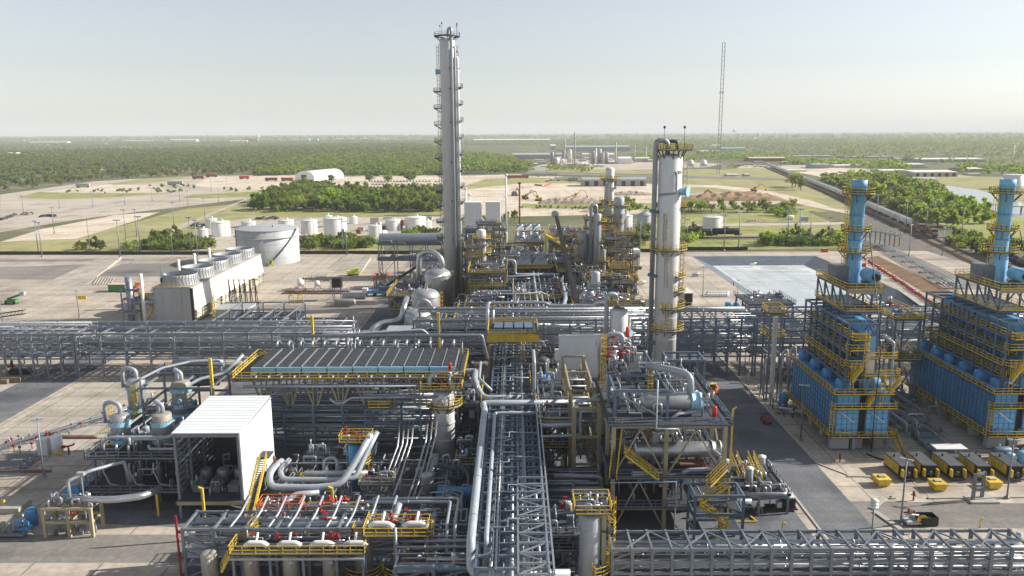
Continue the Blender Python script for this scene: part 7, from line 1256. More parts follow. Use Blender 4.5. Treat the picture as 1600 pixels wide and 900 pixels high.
def hopper():
    t = T('hopper_car', 'x', 'rail car'); L = 17; q = B(); q.v = [(-1.5, -L / 2, 1.9), (1.5, -L / 2, 1.9), (1.5, L / 2, 1.9), (-1.5, L / 2, 1.9), (-1.55, -L / 2, 4.0), (1.55, -L / 2, 4.0), (1.55, L / 2, 4.0), (-1.55, L / 2, 4.0), (-.9, -L / 2 + .2, 4.7), (.9, -L / 2 + .2, 4.7), (.9, L / 2 - .2, 4.7), (-.9, L / 2 - .2, 4.7)]
    for f in ((0, 1, 5, 4), (1, 2, 6, 5), (2, 3, 7, 6), (3, 0, 4, 7), (4, 5, 9, 8), (5, 6, 10, 9), (6, 7, 11, 10), (7, 4, 8, 11), (8, 9, 10, 11)): q.face(f)
    for k in range(9):
        y = -L / 2 + .6 + k * (L - 1.2) / 8
        for s in (-1, 1): q.beam((s * 1.57, y, 1.9), (s * 1.6, y, 4.0), .12)
    for k in range(4): yy = -6.2 + k * 4.1; q.v += []; n = len(q.v); q.v += [(-1.3, yy - 1.6, 1.9), (1.3, yy - 1.6, 1.9), (1.3, yy + 1.6, 1.9), (-1.3, yy + 1.6, 1.9), (0, yy, .7)]; [q.face((n + a, n + (a + 1) % 4, n + 4)[::-1]) for a in range(4)]
    q.build('body', 'hopper', t); B().box(-.4, .4, -L / 2 + 1, L / 2 - 1, 4.72, 4.86).build('hatch', 'tank_grey', t); bogies(t, L); return t
seg = [(Vector(P[i]), Vector(P[i + 1])) for i in range(len(P) - 1)]
def along(s):
    """point and heading s metres up the line from the locomotive's front"""
    pts = [Vector(gr(1462, 374)), Vector(P[1]), Vector(P[0]), Vector(P[0]) + (Vector(P[0]) - Vector(P[1])).normalized() * 400]
    for a, b_ in zip(pts, pts[1:]):
        L = (b_ - a).length
        if s <= L: d = (b_ - a).normalized(); p = a + d * s; return p, math.atan2(-d.x, d.y)
        s -= L
    return pts[-1], 0
src, used = hopper(), []
s = 52
for k in range(46):
    p, a = along(s + 8.5 + k * 18.2); placed(src, used, (p.x, p.y, .42), a, 'pale grey hopper car of the long train curving behind the blue stacks', 'hopper cars of the long train')
for k in range(2):
    t = T('locomotive', ('leading orange locomotive at the near end of the hopper train', 'second orange locomotive, coupled to the first hopper car')[k], 'locomotive'); L = 21
    B().box(-1.5, 1.5, -L / 2, L / 2, 1.2, 1.6).build('frame', 'black', t); B().box(-1.1, 1.1, -L / 2 + 5.6, L / 2 - .6, 1.6, 3.9).build('hood', 'loco' if k else 'rust', t); c = B().box(-1.5, 1.5, -L / 2 + 2.4, -L / 2 + 5.5, 1.6, 4.4); c.build('cab', 'loco', t); B().box(-1.2, 1.2, -L / 2 + 2.3, -L / 2 + 2.38, 3.2, 4.1).build('windscreen', 'glass', t); B().box(-1.1, 1.1, -L / 2 + .4, -L / 2 + 2.38, 1.6, 2.8).build('nose', 'pipe_grey', t)
    for y in (1, 4, 7): B().box(-1.3, 1.3, y, y + 1.6, 3.9, 4.3).build('radiator', 'black', t)
    bogies(t, L); p, a = along(11 + k * 22.5); t.location = (p.x, p.y, .42); t.rotation_euler = (0, 0, a)
def tanker():
    t = T('tank_car', 'x', 'rail car'); B().vessel((0, -7.4, 2.75), 1.5, 14.8, .45, 20, 'y', True).build('barrel', 'black', t); B().vessel((0, 0, 4.1), .5, .7, .3, 10).rail([(-.8, -1, 4.2), (.8, -1, 4.2), (.8, 1, 4.2), (-.8, 1, 4.2)], .8).build('dome', 'black', t); B().box(-.9, .9, -8.4, 8.4, 1.0, 1.3).build('frame', 'rubber', t); bogies(t, 16.4); return t
src, used = tanker(), []
for px, py, lab in ((1090, 371, 'black rail tank car half hidden by the stout column, left of another'), (1134, 370, 'black rail tank car in front of the lone white tank')): x, y = gr(px, py); placed(src, used, (x, y, .42), R(90), lab, None)
d = (Vector(P[3]) - Vector(P[2])).normalized(); a_ = math.atan2(-d.x, d.y)
for k in range(4): x, y = gr(1555 + 24 * k, 404 + 10 * k); placed(src, used, (x, y, .42), a_, 'black rail tank car in the short row right of the rightmost stack', 'black tank cars at the right edge')
# ================================================================ vehicles
def car(col):
    t = B(); t.m = 0; q = t; q.v = [(-.9, -2.2, .35), (.9, -2.2, .35), (.9, 2.2, .35), (-.9, 2.2, .35), (-.92, -2.2, .9), (.92, -2.2, .9), (.92, 2.2, .95), (-.92, 2.2, .95)]
    for f in ((0, 3, 2, 1), (4, 5, 6, 7), (0, 1, 5, 4), (1, 2, 6, 5), (2, 3, 7, 6), (3, 0, 4, 7)): q.face(f)
    n = len(q.v); q.m = 1; q.v += [(-.85, -1.1, .9), (.85, -1.1, .9), (.85, 1.7, .95), (-.85, 1.7, .95), (-.68, -.5, 1.45), (.68, -.5, 1.45), (.68, 1.1, 1.45), (-.68, 1.1, 1.45)]
    for f in ((0, 1, 5, 4), (1, 2, 6, 5), (2, 3, 7, 6), (3, 0, 4, 7)): q.face(tuple(n + i for i in f))
    q.m = 0; q.face((n + 4, n + 5, n + 6, n + 7)); q.m = 2
    for x in (-.95, .72):
        for y in (-1.35, 1.35): q.lathe([(.01, x), (.33, x), (.33, x + .23), (.01, x + .23)], (0, y, .33), 12, 'x')
    return t
CARS = [car(0).build('parked_car', [m, 'glass', 'rubber'], None, 'x', (0, 0, 0), None, 'car') for m in ('pipe_light', 'steel_dark', 'black', 'steel_blue', 'hull_red')]; first = [True] * 5
def put_car(px, py, rz, lab, grp, k=None):
    k = random.randrange(5) if k is None else k; x, y = gr(px, py); o = CARS[k] if first[k] else CARS[k].copy()
    if not first[k]: COL.objects.link(o)
    first[k] = False; o.location = (x, y, .06); o.rotation_euler = (0, 0, rz); o['label'] = lab; o['group'] = grp
for row in range(4):
    for k in range(24):
        if random.random() < .68: put_car(572 + k * 5 + row * 3, 298 - row * 4.6 + U(-.5, .5), R(U(-6, 6)) + (math.pi if k % 2 else 0), 'parked car in the car park behind the near wood', 'cars in the car park behind the wood')
for k in range(9): put_car(2 + k * 2.6, 344 - k * .9 + U(-.6, .6), R(U(-20, 20)), 'dark parked car at the far left frame edge', 'cars at the far left edge', random.choice((1, 2, 2, 3)))
for k in range(4): put_car(37 + k * 4, 335 + U(-1, 1), R(U(-60, 60)), 'parked car in the small cluster on the far left lot', 'cars in a cluster on the far left lot')
for k in range(6): put_car(66 + k * 4, 338 + U(-1.5, 1), R(U(-60, 60)), 'parked vehicle in the second cluster on the far left lot', 'cars in the second cluster on the far left lot')
for k in range(7): put_car(302 + k * 3, 352 + U(-2, 2), R(U(-60, 60)), 'parked vehicle near the left end of the tank yard', 'vehicles by the left end of the tank yard', random.choice((0, 2, 1)))
for k in range(7): put_car(402 + k * 5, 344 - U(0, 3), R(U(-30, 30)), 'parked car on the strip before the near wood, above the grey tank', 'cars above the grey tank')
for k in range(10): put_car(855 + k * 6, 284 - U(0, 3), R(U(-60, 60)), 'parked car by the sheds beyond the excavators', 'cars beyond the excavators')
for k in range(26): put_car(1145 + k * 3 + U(-1, 1), 262 - U(0, 6), R(U(-90, 90)), 'parked vehicle in the far yard right of the radio mast', 'vehicles in the far yard', random.choice((0, 1, 2, 3)))
def trailer(px, py, rz, lab, m='white', L=13):
    x, y = gr(px, py); t = T('semi_trailer', lab, 'trailer'); B().box(-L / 2, L / 2, -1.3, 1.3, 1.2, 4).build('box_body', m, t); B().box(-L / 2, L / 2, -1, 1, .8, 1.18).build('chassis', 'steel_dark', t)
    for dx in (-L / 2 + 1.4, -L / 2 + 2.7, L / 2 - 2): B().lathe([(.01, -1.25), (.5, -1.25), (.5, 1.25), (.01, 1.25)], (dx, 0, .5), 10, 'y').build('axle', 'rubber', t)
    t.location = (x, y, .05); t.rotation_euler = (0, 0, rz)
for px, py, m, lab, L in ((742, 272, 'pipe_grey', 'grey trailer at the wood edge behind the tall tower', 26), (809, 279, 'hull_red', 'dark red trailer beyond the excavators, leftmost', 26), (829, 276, 'pipe_grey', 'grey tank trailer beyond the excavators beside the red one', 22), (855, 276, 'pipe_grey', 'long grey trailer beyond the excavators, centre of the row', 26), (880, 282, 'white', 'white box trailer in the sheds beyond the excavators', 20), (897, 283, 'pipe_grey', 'grey trailer right of the white one beyond the excavators', 14), (911, 284, 'roof_pale', 'cream cabin trailer beyond the excavators, beside the long shed', 12), (424, 283, 'hull_red', 'dark red container left of the white arched hall', 14), (449, 283, 'hull_red', 'dark red container nearest the white arched hall', 14), (310, 280, 'hull_red', 'red container on the far left sandy lot, left of two', 14), (331, 277, 'hull_red', 'red container on the far left sandy lot, right of two', 14), (382, 280, 'red_bright', 'bright red container on the far left sandy lot', 12), (274, 289, 'wall_grey', 'grey trailer on the grass strip of the far left lots', 16), (130, 293, 'wall_grey', 'dark trailer on the far left lot near the woods', 14)): trailer(px, py, R(U(-6, 6)), lab, m, L)
# excavators and heaps
def excavator(px, py, rz, lab, m='yellow', sc=1.0):
    t = T('excavator', lab, 'excavator'); B().box(-1.6, -.9, -2.2, 2.2, 0, 1).box(.9, 1.6, -2.2, 2.2, 0, 1).build('track', 'rubber', t); B().box(-1.4, 1.4, -1.5, 2.6, 1.1, 2.4).build('body', m, t); B().box(-1.4, -.3, -1.6, .2, 2.4, 3.4).build('cab', 'glass', t)
    B().beam((.3, -1, 2.2), (.3, -4, 5.6), .5).beam((.3, -4, 5.6), (.3, -7, 4.6), .5).build('boom', m, t); B().beam((.3, -7, 4.8), (.3, -8.2, 1.6), .4).build('stick', m, t); B().box(-.3, .9, -8.8, -7.8, .6, 1.7).build('bucket', 'rust', t)
    x, y = gr(px, py); t.location = (x, y, .05); t.rotation_euler = (0, 0, rz); t.scale = (sc,) * 3
for px, py, rz, lab, m in ((841, 314, R(-90), 'yellow excavator on the bright sand, right one of the left pair', 'yellow'), (821, 311, R(90), 'dark brown excavator on the bright sand, left one of the left pair', 'rust'), (898, 310, R(80), 'small yellow excavator on the rubble heap beside the tall slim column', 'yellow'), (1096, 312, R(100), 'red excavator on the brown earth right of the stout column, left of two', 'hull_red'), (1113, 309, R(-60), 'red excavator on the brown earth right of the stout column, right of two', 'hull_red'), (1178, 299, R(70), 'orange loader on the sandy lane far right of the stout column', 'orange'), (804, 306, R(20), 'dark excavator arm standing left of the brown excavator', 'steel_dark'), (620, 302, R(90), 'orange machine beside the near wood, right end', 'orange')): excavator(px, py, rz, lab, m, 1.25)
def mound(lab, px, py, w, d, h, m, name='earth_mound', cat='mound'):
    x, y = gr(px, py); b = B(); nx, ny = 22, 10; rs = random.Random(px)
    for j in range(ny + 1):
        for i in range(nx + 1):
            u, v = i / nx * 2 - 1, j / ny * 2 - 1; e = max(0, 1 - u * u) * max(0, 1 - v * v); z = h * (e ** .7) * (.55 + .6 * rs.random()) if 0 < i < nx and 0 < j < ny else -.2; b.v.append((x + u * w / 2, y + v * d / 2, z))
    for j in range(ny):
        for i in range(nx): a = j * (nx + 1) + i; b.face((a, a + 1, a + nx + 2, a + nx + 1))
    solo(b, name, m, lab, cat, (x, y, 0))
mound('grey rubble heap on the sand left of the slim columns', 895, 317, 55, 26, 5, 'brown_stone', 'rubble_heap', 'rubble heap'); mound('long brown earth heap behind the right tree row', 1140, 312, 90, 30, 6, 'soil', 'earth_mound'); mound('second brown earth heap right of the red excavators', 1165, 308, 50, 22, 5, 'soil'); mound('low tan heap right of the slim columns', 985, 304, 40, 24, 3, 'brown_stone'); mound('small dark heap in the grass right of the lone white tank', 1178, 347, 9, 6, 1.6, 'brown_stone'); mound('flat debris line in the grass right of the lone white tank', 1215, 348, 44, 5, 1, 'brown_stone')
x, y = gr(1228, 343); solo(B().vessel((x, y - 1, 1.4), 1.6, 4.5, .4, 16, 'x', True), 'ball_tank', 'roof_pale', 'white rounded drum lying in the grass right of the lone white tank', 'drum', (x, y, 0)); x, y = gr(1256, 346); solo(B().box(x - 2, x + 2, y - 2, y + 2, 0, 3), 'pump_house', 'wall_grey', 'grey block hut in the grass right of the white rounded drum', 'hut', (x, y, 0))
t = T('safety_fence', 'bright orange fence pieces on the sand beyond the excavators', 'fence', (*gr(855, 291), 0))
for a, b_ in (((835, 290), (847, 291)), ((851, 291.5), (861, 288))): (xa, ya), (xb, yb) = gr(*a), gr(*b_); B().beam((xa, ya, .9), (xb, yb, .9), .15, 1.6).build('mesh_panel', 'red_bright', t)
x, y = gr(655, 303); solo(B().beam((x - 8, y, .8), (x + 6, y, .8), .2, 1.6), 'safety_fence', 'red_bright', 'bright orange fence strip at the right end of the near wood', 'fence', (x, y, 0))
# ================================================================ far buildings
def hall(lab, px, py, wpx, hpx, m='roof_pale', wm='wall_grey', depth=None, name='warehouse', cat='building', group=None, doors=0):
    x, y = gr(px, py); s = (y * .981 + 9.6) / CAM_F; w, h = wpx * s, hpx * s * .9; d = depth or min(w, 60); t = T(name, lab, cat, (x, y, 0), group)
    hw = h * .78; B().box(x - w / 2, x + w / 2, y, y + d, 0, hw).build('wall', wm, t); q = B(); e = .4; q.v = [(x - w / 2 - e, y - e, hw), (x + w / 2 + e, y - e, hw), (x + w / 2 + e, y + d + e, hw), (x - w / 2 - e, y + d + e, hw), (x - w / 2 - e, y + d / 2, h), (x + w / 2 + e, y + d / 2, h)]
    for f in ((0, 1, 5, 4), (2, 3, 4, 5), (1, 2, 5), (3, 0, 4), (3, 2, 1, 0)): q.face(f)
    q.build('roof', m, t)
    for k in range(doors): dx = -w / 2 + w * (k + .5) / doors; B().box(x + dx - w / doors * .22, x + dx + w / doors * .22, y - .12, y - .02, 0, hw * .75).build('door', 'black', t)
    return t
hall('long grey shed with dark doors behind the slim columns', 960, 291, 100, 15, 'tank_grey', 'wall_grey', 22, doors=7); hall('white warehouse far behind the tall tower, long and low', 800, 222, 120, 5, 'roof_pale', 'wall_tan', 150)
hall('long grey factory hall in the distance, left of the far vent stacks', 843, 248, 85, 9, 'wall_grey', 'wall_grey', 90, doors=0); hall('far factory with light roof above the long grey hall', 935, 236, 100, 9, 'tank_grey', 'wall_grey', 120); hall('white fronted factory hall in the distance behind the slim columns', 935, 247, 50, 8, 'roof_pale', 'white', 50); hall('pair of pale silos block beside the long far factory', 864, 234, 8, 9, 'white', 'tank_grey', 20); hall('white boxy plant building left of the stout column, far away', 977, 256, 20, 12, 'white', 'white', 30); hall('second white boxy plant building behind the stout column', 1003, 253, 24, 8, 'white', 'wall_tan', 30)
hall('far low pale building with dark top right of the radio mast', 1147, 236, 38, 6, 'wall_grey', 'blue_pale', 50); hall('pale block left of the dark topped far building', 1110, 239, 30, 4, 'white', 'wall_tan', 40); hall('tan roofed shed where the train curves away, centre right', 1200, 252, 56, 7, 'wall_tan', 'hull_red', 40); hall('pale roofed warehouse with dark door openings between the blue stacks', 1462, 276, 68, 10, 'roof_pale', 'wall_tan', 50, doors=6); hall('white low hall left of the dark doored warehouse', 1428, 262, 34, 7, 'white', 'wall_tan', 40); hall('long pale roofed hall behind the dark doored warehouse', 1490, 253, 100, 6, 'roof_pale', 'wall_grey', 70); hall('tan shed left of the near end of the dark doored warehouse', 1400, 270, 40, 5, 'roof_pale', 'wall_tan', 40); hall('tan hall right of the dark doored warehouse', 1522, 268, 30, 6, 'roof_pale', 'wall_tan', 40); hall('white roofed shed by the railway, right of the tan roofed shed', 1283, 263, 26, 8, 'tank_grey', 'wall_grey', 30); hall('small pale sheds line right of the railway, far', 1325, 262, 40, 5, 'roof_pale', 'wall_tan', 30); hall('white flat shed in the yard left of the right wood', 1246, 268, 30, 3, 'white', 'wall_tan', 20); hall('dark low shed with pale roof by the long far factory', 895, 262, 26, 8, 'wall_tan', 'wall_grey', 30)
x, y = gr(489, 282); s = (y * .981 + 9.6) / CAM_F; t = T('arched_hall', 'white arched hall on the sandy lot left of the car park', 'hall', (x, y, 0)); q = B(); n = 12; r = 15 * s
for yy in (y - 6, y + 55):
    for k in range(n + 1): a = math.pi * k / n; q.v.append((x - 6 + r * math.cos(a) + (yy - y) * .35, yy, 3 + r * .75 * math.sin(a)))
for k in range(n): q.face((k, k + 1, n + 2 + k, n + 1 + k)[::-1], True)
q.face(tuple(range(n + 1))); q.v += [(x - 6 + r - 2.1, y - 6, 0), (x - 6 - r - 2.1, y - 6, 0), (x - 6 + r + 19.2, y + 55, 0), (x - 6 - r + 19.2, y + 55, 0)]; m_ = 2 * n + 2; q.face((0, m_, m_ + 2, n + 1)); q.face((n, 2 * n + 1, m_ + 3, m_ + 1)); q.face((m_ + 1, m_, 0, n)); q.build('vault', 'white', t); B().box(x - 12, x - 6, y - 6.4, y - 6.1, 0, 7).build('door', 'steel_dark', t)
FB = [(75, 225, 60, 4, 'white', 'long white far roof among the trees, far left'), (210, 222, 40, 3, 'white', 'white far roof among the trees, left of the broad one'), (286, 223, 42, 6, 'white', 'broad white far building among the trees, left of the water tower'), (392, 222, 20, 6, 'hull_red', 'salmon coloured far building near the water tower'), (372, 223, 26, 4, 'white', 'white far building beside the salmon coloured one'), (87, 240, 20, 4, 'wall_tan', 'tan far roof in the left woods, lower left'), (135, 240, 30, 3, 'wall_tan', 'tan far roof in the left woods, lower right'), (477, 220, 12, 4, 'blue_pale', 'pale blue far building left of the tall tower, left of two'), (491, 220, 11, 4, 'blue_pale', 'pale blue far building left of the tall tower, right of two'), (560, 219, 75, 3, 'wall_tan', 'long tan far building left of the tall tower'), (598, 218, 6, 3, 'white', 'small white far block at the end of the long tan building'), (648, 234, 14, 3, 'roof_pale', 'small far house in the green wood left of the tall tower'), (10, 243, 22, 5, 'roof_pale', 'pale far sheds in the trees at the left edge'), (140, 268, 12, 3, 'wall_grey', 'small grey shed at the edge of the left woods'), (1240, 206, 34, 1.6, 'white', 'white far roofs just under the horizon, right'), (1495, 206, 16, 1.5, 'white', 'white speck of a far building under the right horizon'), (1240, 246, 120, 3, 'wall_grey', 'long grey viaduct-like far building behind the train'), (1355, 247, 70, 3, 'wall_grey', 'far grey flyover strip right of the train')]
for px, py, wp, hp, m, lab in FB: hall(lab, px, py, wp, hp, m, m, 40)
for i in range(60): px = random.choice((U(0, 700), U(1000, 1600), U(0, 1600))); py = U(213, 236); hall('low pale far house among the distant trees', px, py, U(3, 9), U(1.2, 2.6), random.choice(('roof_pale', 'wall_tan', 'wall_grey', 'white')), 'wall_tan', 14, 'far_house', 'house', 'far houses among the trees')
for px, py, lab in ((1129, 258, 'left white gas sphere far right of the stout column'), (1098 + 1, 258, 'right')):
    pass
for px, lab in ((1079, 'white gas sphere just right of the stout column top, left of two'), (1099, 'white gas sphere right of the other one')):
    x, y = gr(px, 262); r = 5.4 * (y * .981) / CAM_F; t = T('gas_sphere', lab, 'gas sphere', (x, y, 0)); B().vessel((x, y, r * .35), r, 2 * r, 1, 24, bottom=True).build('shell', 'tank_white', t); many([B().beam(pol((x, y), r * .9, a, 0), pol((x, y), r * .95, a, r * 1.3), .5) for a in range(0, 360, 45)], 'leg', 'tank_white', t)
for px, py, hp, lab in ((404, 222, 10, 'tiny water tower on the horizon left of the tall tower'), (1147, 214, 12, 'tiny white water tower on the horizon right of the radio mast')):
    x, y = gr(px, py); s = y / CAM_F; h = hp * s; t = T('water_tower', lab, 'water tower', (x, y, 0)); B().tube([(x, y, 0), (x, y, h * .7)], h * .05, 10).build('stem', 'white', t); B().vessel((x, y, h * .62), h * .22, h * .38, .8, 18, bottom=True).build('bowl', 'white', t)
x, y = gr(1122, 272); t = T('radio_mast', 'very thin tall radio mast of twin lattice legs on the horizon', 'radio mast', (x, y, 0)); hz = zr(68, y); w_ = 2.0 * y / CAM_F
for s_ in (-1, 1): B().beam((x + s_ * w_ - .0, y, 0), (x + s_ * w_, y, hz), .7).build('leg', 'tank_grey', t)
q = B()
for k in range(30): f = k / 29; q.beam((x - w_, y, hz * f), (x + w_, y, hz * f), .4)
q.build('lattice_bar', 'tank_grey', t)
for f in (.25, .62): B().box(x - w_ - 1, x + w_ + 1, y - 1.5, y + 1.5, hz * f, hz * f + 2.5).build('antenna_platform', 'white', t)
for px, py, pt, m, lab in ((883, 248, 217, 'wall_grey', 'thin far stack above the factory, left of the tallest'), (898, 254, 207, 'wall_grey', 'tallest thin far stack above the factory'), (931, 256, 232, 'roof_pale', 'pale far stack right of the tallest thin stack'), (962, 256, 223, 'wall_tan', 'tan far stack left of the stout column'), (991, 254, 226, 'wall_grey', 'grey far stack close to the stout column'), (1582, 254, 230, 'roof_pale', 'thin far pole near the right frame edge'), (1009, 252, 230, 'wall_grey', 'far stack touching the stout column riser')): x, y = gr(px, py); h = zr(pt, y); solo(B().tube([(x, y, 0), (x, y, h)], [1.6, 1.1], 10).ring((x, y, h * .8), 1.2, 2.4, 0, .6, n=10), 'far_stack', m, lab, 'stack', (x, y, 0))
x, y = gr(895, 256); t = T('far_refinery', 'far tangle of pale pipework below the tallest thin stack', 'refinery unit', (x, y, 0)); grid_frame(t, [x - 30, x - 15, x, x + 15, x + 30], [y, y + 20], [8, 16, 24], 'wall_tan', cw=1.2); 
for k in range(16): a, b_ = x + U(-45, 60), y + U(-10, 30); B().vessel((a, b_, 0), U(2, 5), U(8, 26), .4, 14).build('drum', random.choice(('tank_grey', 'roof_pale', 'wall_grey')), t)
for i in range(26): px, py = U(830, 1060), U(249, 262); hall('small pale block in the far refinery yard', px, py, U(4, 14), U(2, 5), random.choice(('roof_pale', 'white', 'wall_grey', 'wall_tan')), random.choice(('wall_tan', 'wall_grey', 'white')), 14, 'far_shed', 'shed', 'blocks of the far refinery yard')
for i in range(26): px, py = U(1130, 1560), U(248, 276); hall('small pale shed in the far yards right of the train', px, py, U(6, 18), U(2, 4), random.choice(('roof_pale', 'white', 'wall_grey', 'wall_tan')), random.choice(('wall_tan', 'wall_grey')), 16, 'far_shed', 'shed', 'sheds of the far right yards')
t = T('river_bridge', 'low bridge over the river at the right frame edge', 'bridge', (*gr(1595, 330), 0)); a, b_ = gr(1560, 329), gr(1640, 330); B().beam((*a, 3), (*b_, 3), 3, .6).build('deck', 'concrete', t); many([B().beam((a[0] + (b_[0] - a[0]) * k / 4, a[1], -1), (a[0] + (b_[0] - a[0]) * k / 4, a[1], 2.8), .9) for k in range(5)], 'pier', 'concrete', t)
for k in range(14): px = U(560, 690); py = U(340, 372); x, y = gr(px, py); q = B().cbox((x, y, 0), U(2, 6), U(2, 4), U(1.5, 4), U(0, 3)); solo(q, 'equipment_hut', random.choice(('roof_pale', 'wall_grey', 'wall_tan', 'rust')), 'small hut or equipment box in the old tank yard', 'hut', (x, y, 0), 'equipment of the old tank yard')
# ================================================================ trees
def inside(x, y, P):
    c = False; n = len(P)
    for i in range(n):
        (x1, y1), (x2, y2) = P[i], P[(i + 1) % n]
        if (y1 > y) != (y2 > y) and x < (x2 - x1) * (y - y1) / (y2 - y1) + x1: c = not c
    return c
def leaf_quads(cen, rad, n, size, rs):
    """n randomly turned leaf clumps spread through an uneven set of lobes"""
    k = rs.integers(0, len(cen), n); d = rs.normal(size=(n, 3)); d /= np.linalg.norm(d, axis=1)[:, None]
    p = cen[k] + d * rad[k][:, None] * (rs.random(n) ** .45)[:, None]
    u = rs.normal(size=(n, 3)); u /= np.linalg.norm(u, axis=1)[:, None]; v = np.cross(u, rs.normal(size=(n, 3))); v /= np.linalg.norm(v, axis=1)[:, None]
    s = size * rs.uniform(.55, 1.25, n)[:, None]; u = u * s; v = v * s * .75
    V = np.stack([p - u - v * .3, p + v, p + u - v * .2, p - v], 1).reshape(-1, 3); return V
def quad_mesh(name, V):
    me = bpy.data.meshes.new(name); nq = len(V) // 4; me.vertices.add(len(V)); me.vertices.foreach_set('co', V.astype(np.float32).ravel()); me.loops.add(nq * 4); me.loops.foreach_set('vertex_index', np.arange(nq * 4, dtype=np.int32)); me.polygons.add(nq); me.polygons.foreach_set('loop_start', np.arange(0, nq * 4, 4, dtype=np.int32)); me.update(calc_edges=True); me.validate(); return me
def tree_proto(name, label, w, h, trunk, nl, leafm, n, size, seed):
    rs = np.random.default_rng(seed); t = T(name, label, 'tree' if trunk > .6 else 'bush')
    cen = np.stack([rs.uniform(-.36, .36, nl) * w, rs.uniform(-.36, .36, nl) * w, trunk + (h - trunk) * rs.uniform(.18, .8, nl)], 1); rad = rs.uniform(.16, .29, nl) * w * (1 - .3 * (cen[:, 2] - trunk) / (h - trunk))
    me = quad_mesh('crown', leaf_quads(cen, rad, n, size, rs)); me.materials.append(MATS[leafm]); o = bpy.data.objects.new('crown', me); COL.objects.link(o); o.parent = t
    b = B().tube([(0, 0, -.1), (.1, 0, trunk + .3), (0, .1, h * .6)], [w * .035 + .05, .06], 8)
    for k in range(min(5, nl)): c = cen[k]; b.tube([(0, 0, trunk * .7 + .2), tuple((np.array([0, 0, trunk]) * .4 + c * .6)), tuple(c)], [w * .018 + .03, .03], 5)
    b.build('trunk', 'bark', t); return t
TP = [tree_proto('broadleaf_tree', 'x', 9, 9.5, 1.6, 15, 'leaf', 620, .62, 1), tree_proto('broadleaf_tree', 'x', 8, 10.5, 2, 13, 'leaf_bright', 560, .62, 2), tree_proto('broadleaf_tree', 'x', 10, 8.5, 1.4, 17, 'leaf_dark', 680, .62, 3), tree_proto('broadleaf_tree', 'x', 7, 8, 1.2, 11, 'leaf_bright', 480, .55, 4), tree_proto('broadleaf_tree', 'x', 8.5, 7, 1, 14, 'leaf', 560, .58, 5), tree_proto('broadleaf_tree', 'x', 7, 9, 2, 12, 'leaf_olive', 330, .5, 9), tree_proto('broadleaf_tree', 'x', 12, 10, 1.8, 20, 'leaf_bright', 800, .66, 10)]
BP = [tree_proto('bush', 'x', 5, 3.8, .3, 10, 'leaf', 320, .42, 6), tree_proto('bush', 'x', 6.5, 3.2, .25, 12, 'leaf_bright', 380, .42, 7), tree_proto('bush', 'x', 4.5, 4.6, .4, 9, 'leaf_dark', 300, .42, 8)]
tu = [[] for _ in TP]; bu = [[] for _ in BP]; NT = [0]
def tree_at(x, y, lab, grp, s, bush=False, k=None):
    A, Us = (BP, bu) if bush else (TP, tu); k = random.randrange(len(A)) if k is None else k; NT[0] += 1
    placed(A[k], Us[k], (x, y, -.05), U(0, 6.28), lab, grp, (s * U(.85, 1.15), s * U(.85, 1.15), s * U(.8, 1.15)))
def fill(poly, n, lab, grp, s0, s1, bush=False, mind=0):
    P = [gr(*p) for p in poly]; xs = [p[0] for p in P]; ys = [p[1] for p in P]; out = []; tries = 0
    while len(out) < n and tries < n * 40:
        tries += 1; x, y = U(min(xs), max(xs)), U(min(ys), max(ys))
        if inside(x, y, P) and all((x - a) ** 2 + (y - b_) ** 2 > mind * mind for a, b_ in out): out.append((x, y)); tree_at(x, y, lab, grp, U(s0, s1), bush)
    return out
fill([(392, 331), (690, 332), (690, 322), (600, 312), (470, 306), (400, 318)], 96, 'tree in the near wood between the white tanks and the car park', 'trees of the near wood', .7, 1.4, mind=5)
fill([(930, 333), (1238, 332), (1238, 326), (930, 327)], 34, 'tree in the long row behind the stout column', 'trees of the row behind the stout column', .55, 1.0, mind=6)
fill([(1318, 298), (1400, 335), (1452, 356), (1520, 358), (1500, 332), (1400, 308), (1335, 292)], 62, 'bright tree at the front of the wood right of the train', 'trees at the front of the right wood', .75, 1.5, mind=6)
fill([(1480, 385), (1600, 418), (1600, 385), (1500, 366)], 26, 'bush beside the railway at the right edge', 'bushes beside the railway', 1.0, 1.8, True, 5)
fill([(1245, 300), (1252, 300), (1252, 291), (1228, 292)], 5, 'tree standing alone by the train, in front of the curve', 'trees alone by the train', 1.3, 1.7)
fill([(470, 391), (582, 388), (582, 378), (475, 381)], 22, 'bush behind the black fence right of the grey tank', 'bushes right of the grey tank', 1.0, 1.7, True, 4)
fill([(630, 372), (692, 370), (692, 362), (640, 363)], 9, 'bush beside the tall tower in the old tank yard', 'bushes beside the tall tower', 1, 1.5, True, 4)
fill([(185, 392), (330, 391), (330, 380), (240, 378), (200, 384)], 30, 'bush behind the left black fence', 'bushes behind the left fence', .9, 1.6, True, 4)
fill([(236, 385), (282, 385), (282, 372), (240, 374)], 5, 'reddish bush heap behind the left black fence', 'taller bushes behind the left fence', 1.6, 1.9, True, 4)
for px, py in ((127, 390), (150, 389), (157, 391)): tree_at(*gr(px, py), 'single bush on the grass behind the left fence', 'single bushes behind the left fence', 1.4, True)
fill([(978, 384), (1012, 384), (1012, 372), (978, 372)], 8, 'bright tree just left of the stout column', 'trees left of the stout column', .6, .9, mind=3)
fill([(1062, 380), (1095, 382), (1095, 366), (1062, 366)], 6, 'dark bush just right of the stout column', 'bushes right of the stout column', 1.3, 1.9, True, 3)
fill([(1180, 384), (1320, 384), (1310, 374), (1230, 374)], 24, 'bush behind the basin lamp posts', 'bushes behind the basin', 1.2, 1.9, True, 4)
fill([(1210, 338), (1243, 340), (1243, 330), (1210, 330)], 6, 'dark bush clump by the railway curve', 'bushes by the railway curve', 1.3, 1.7, True, 4)
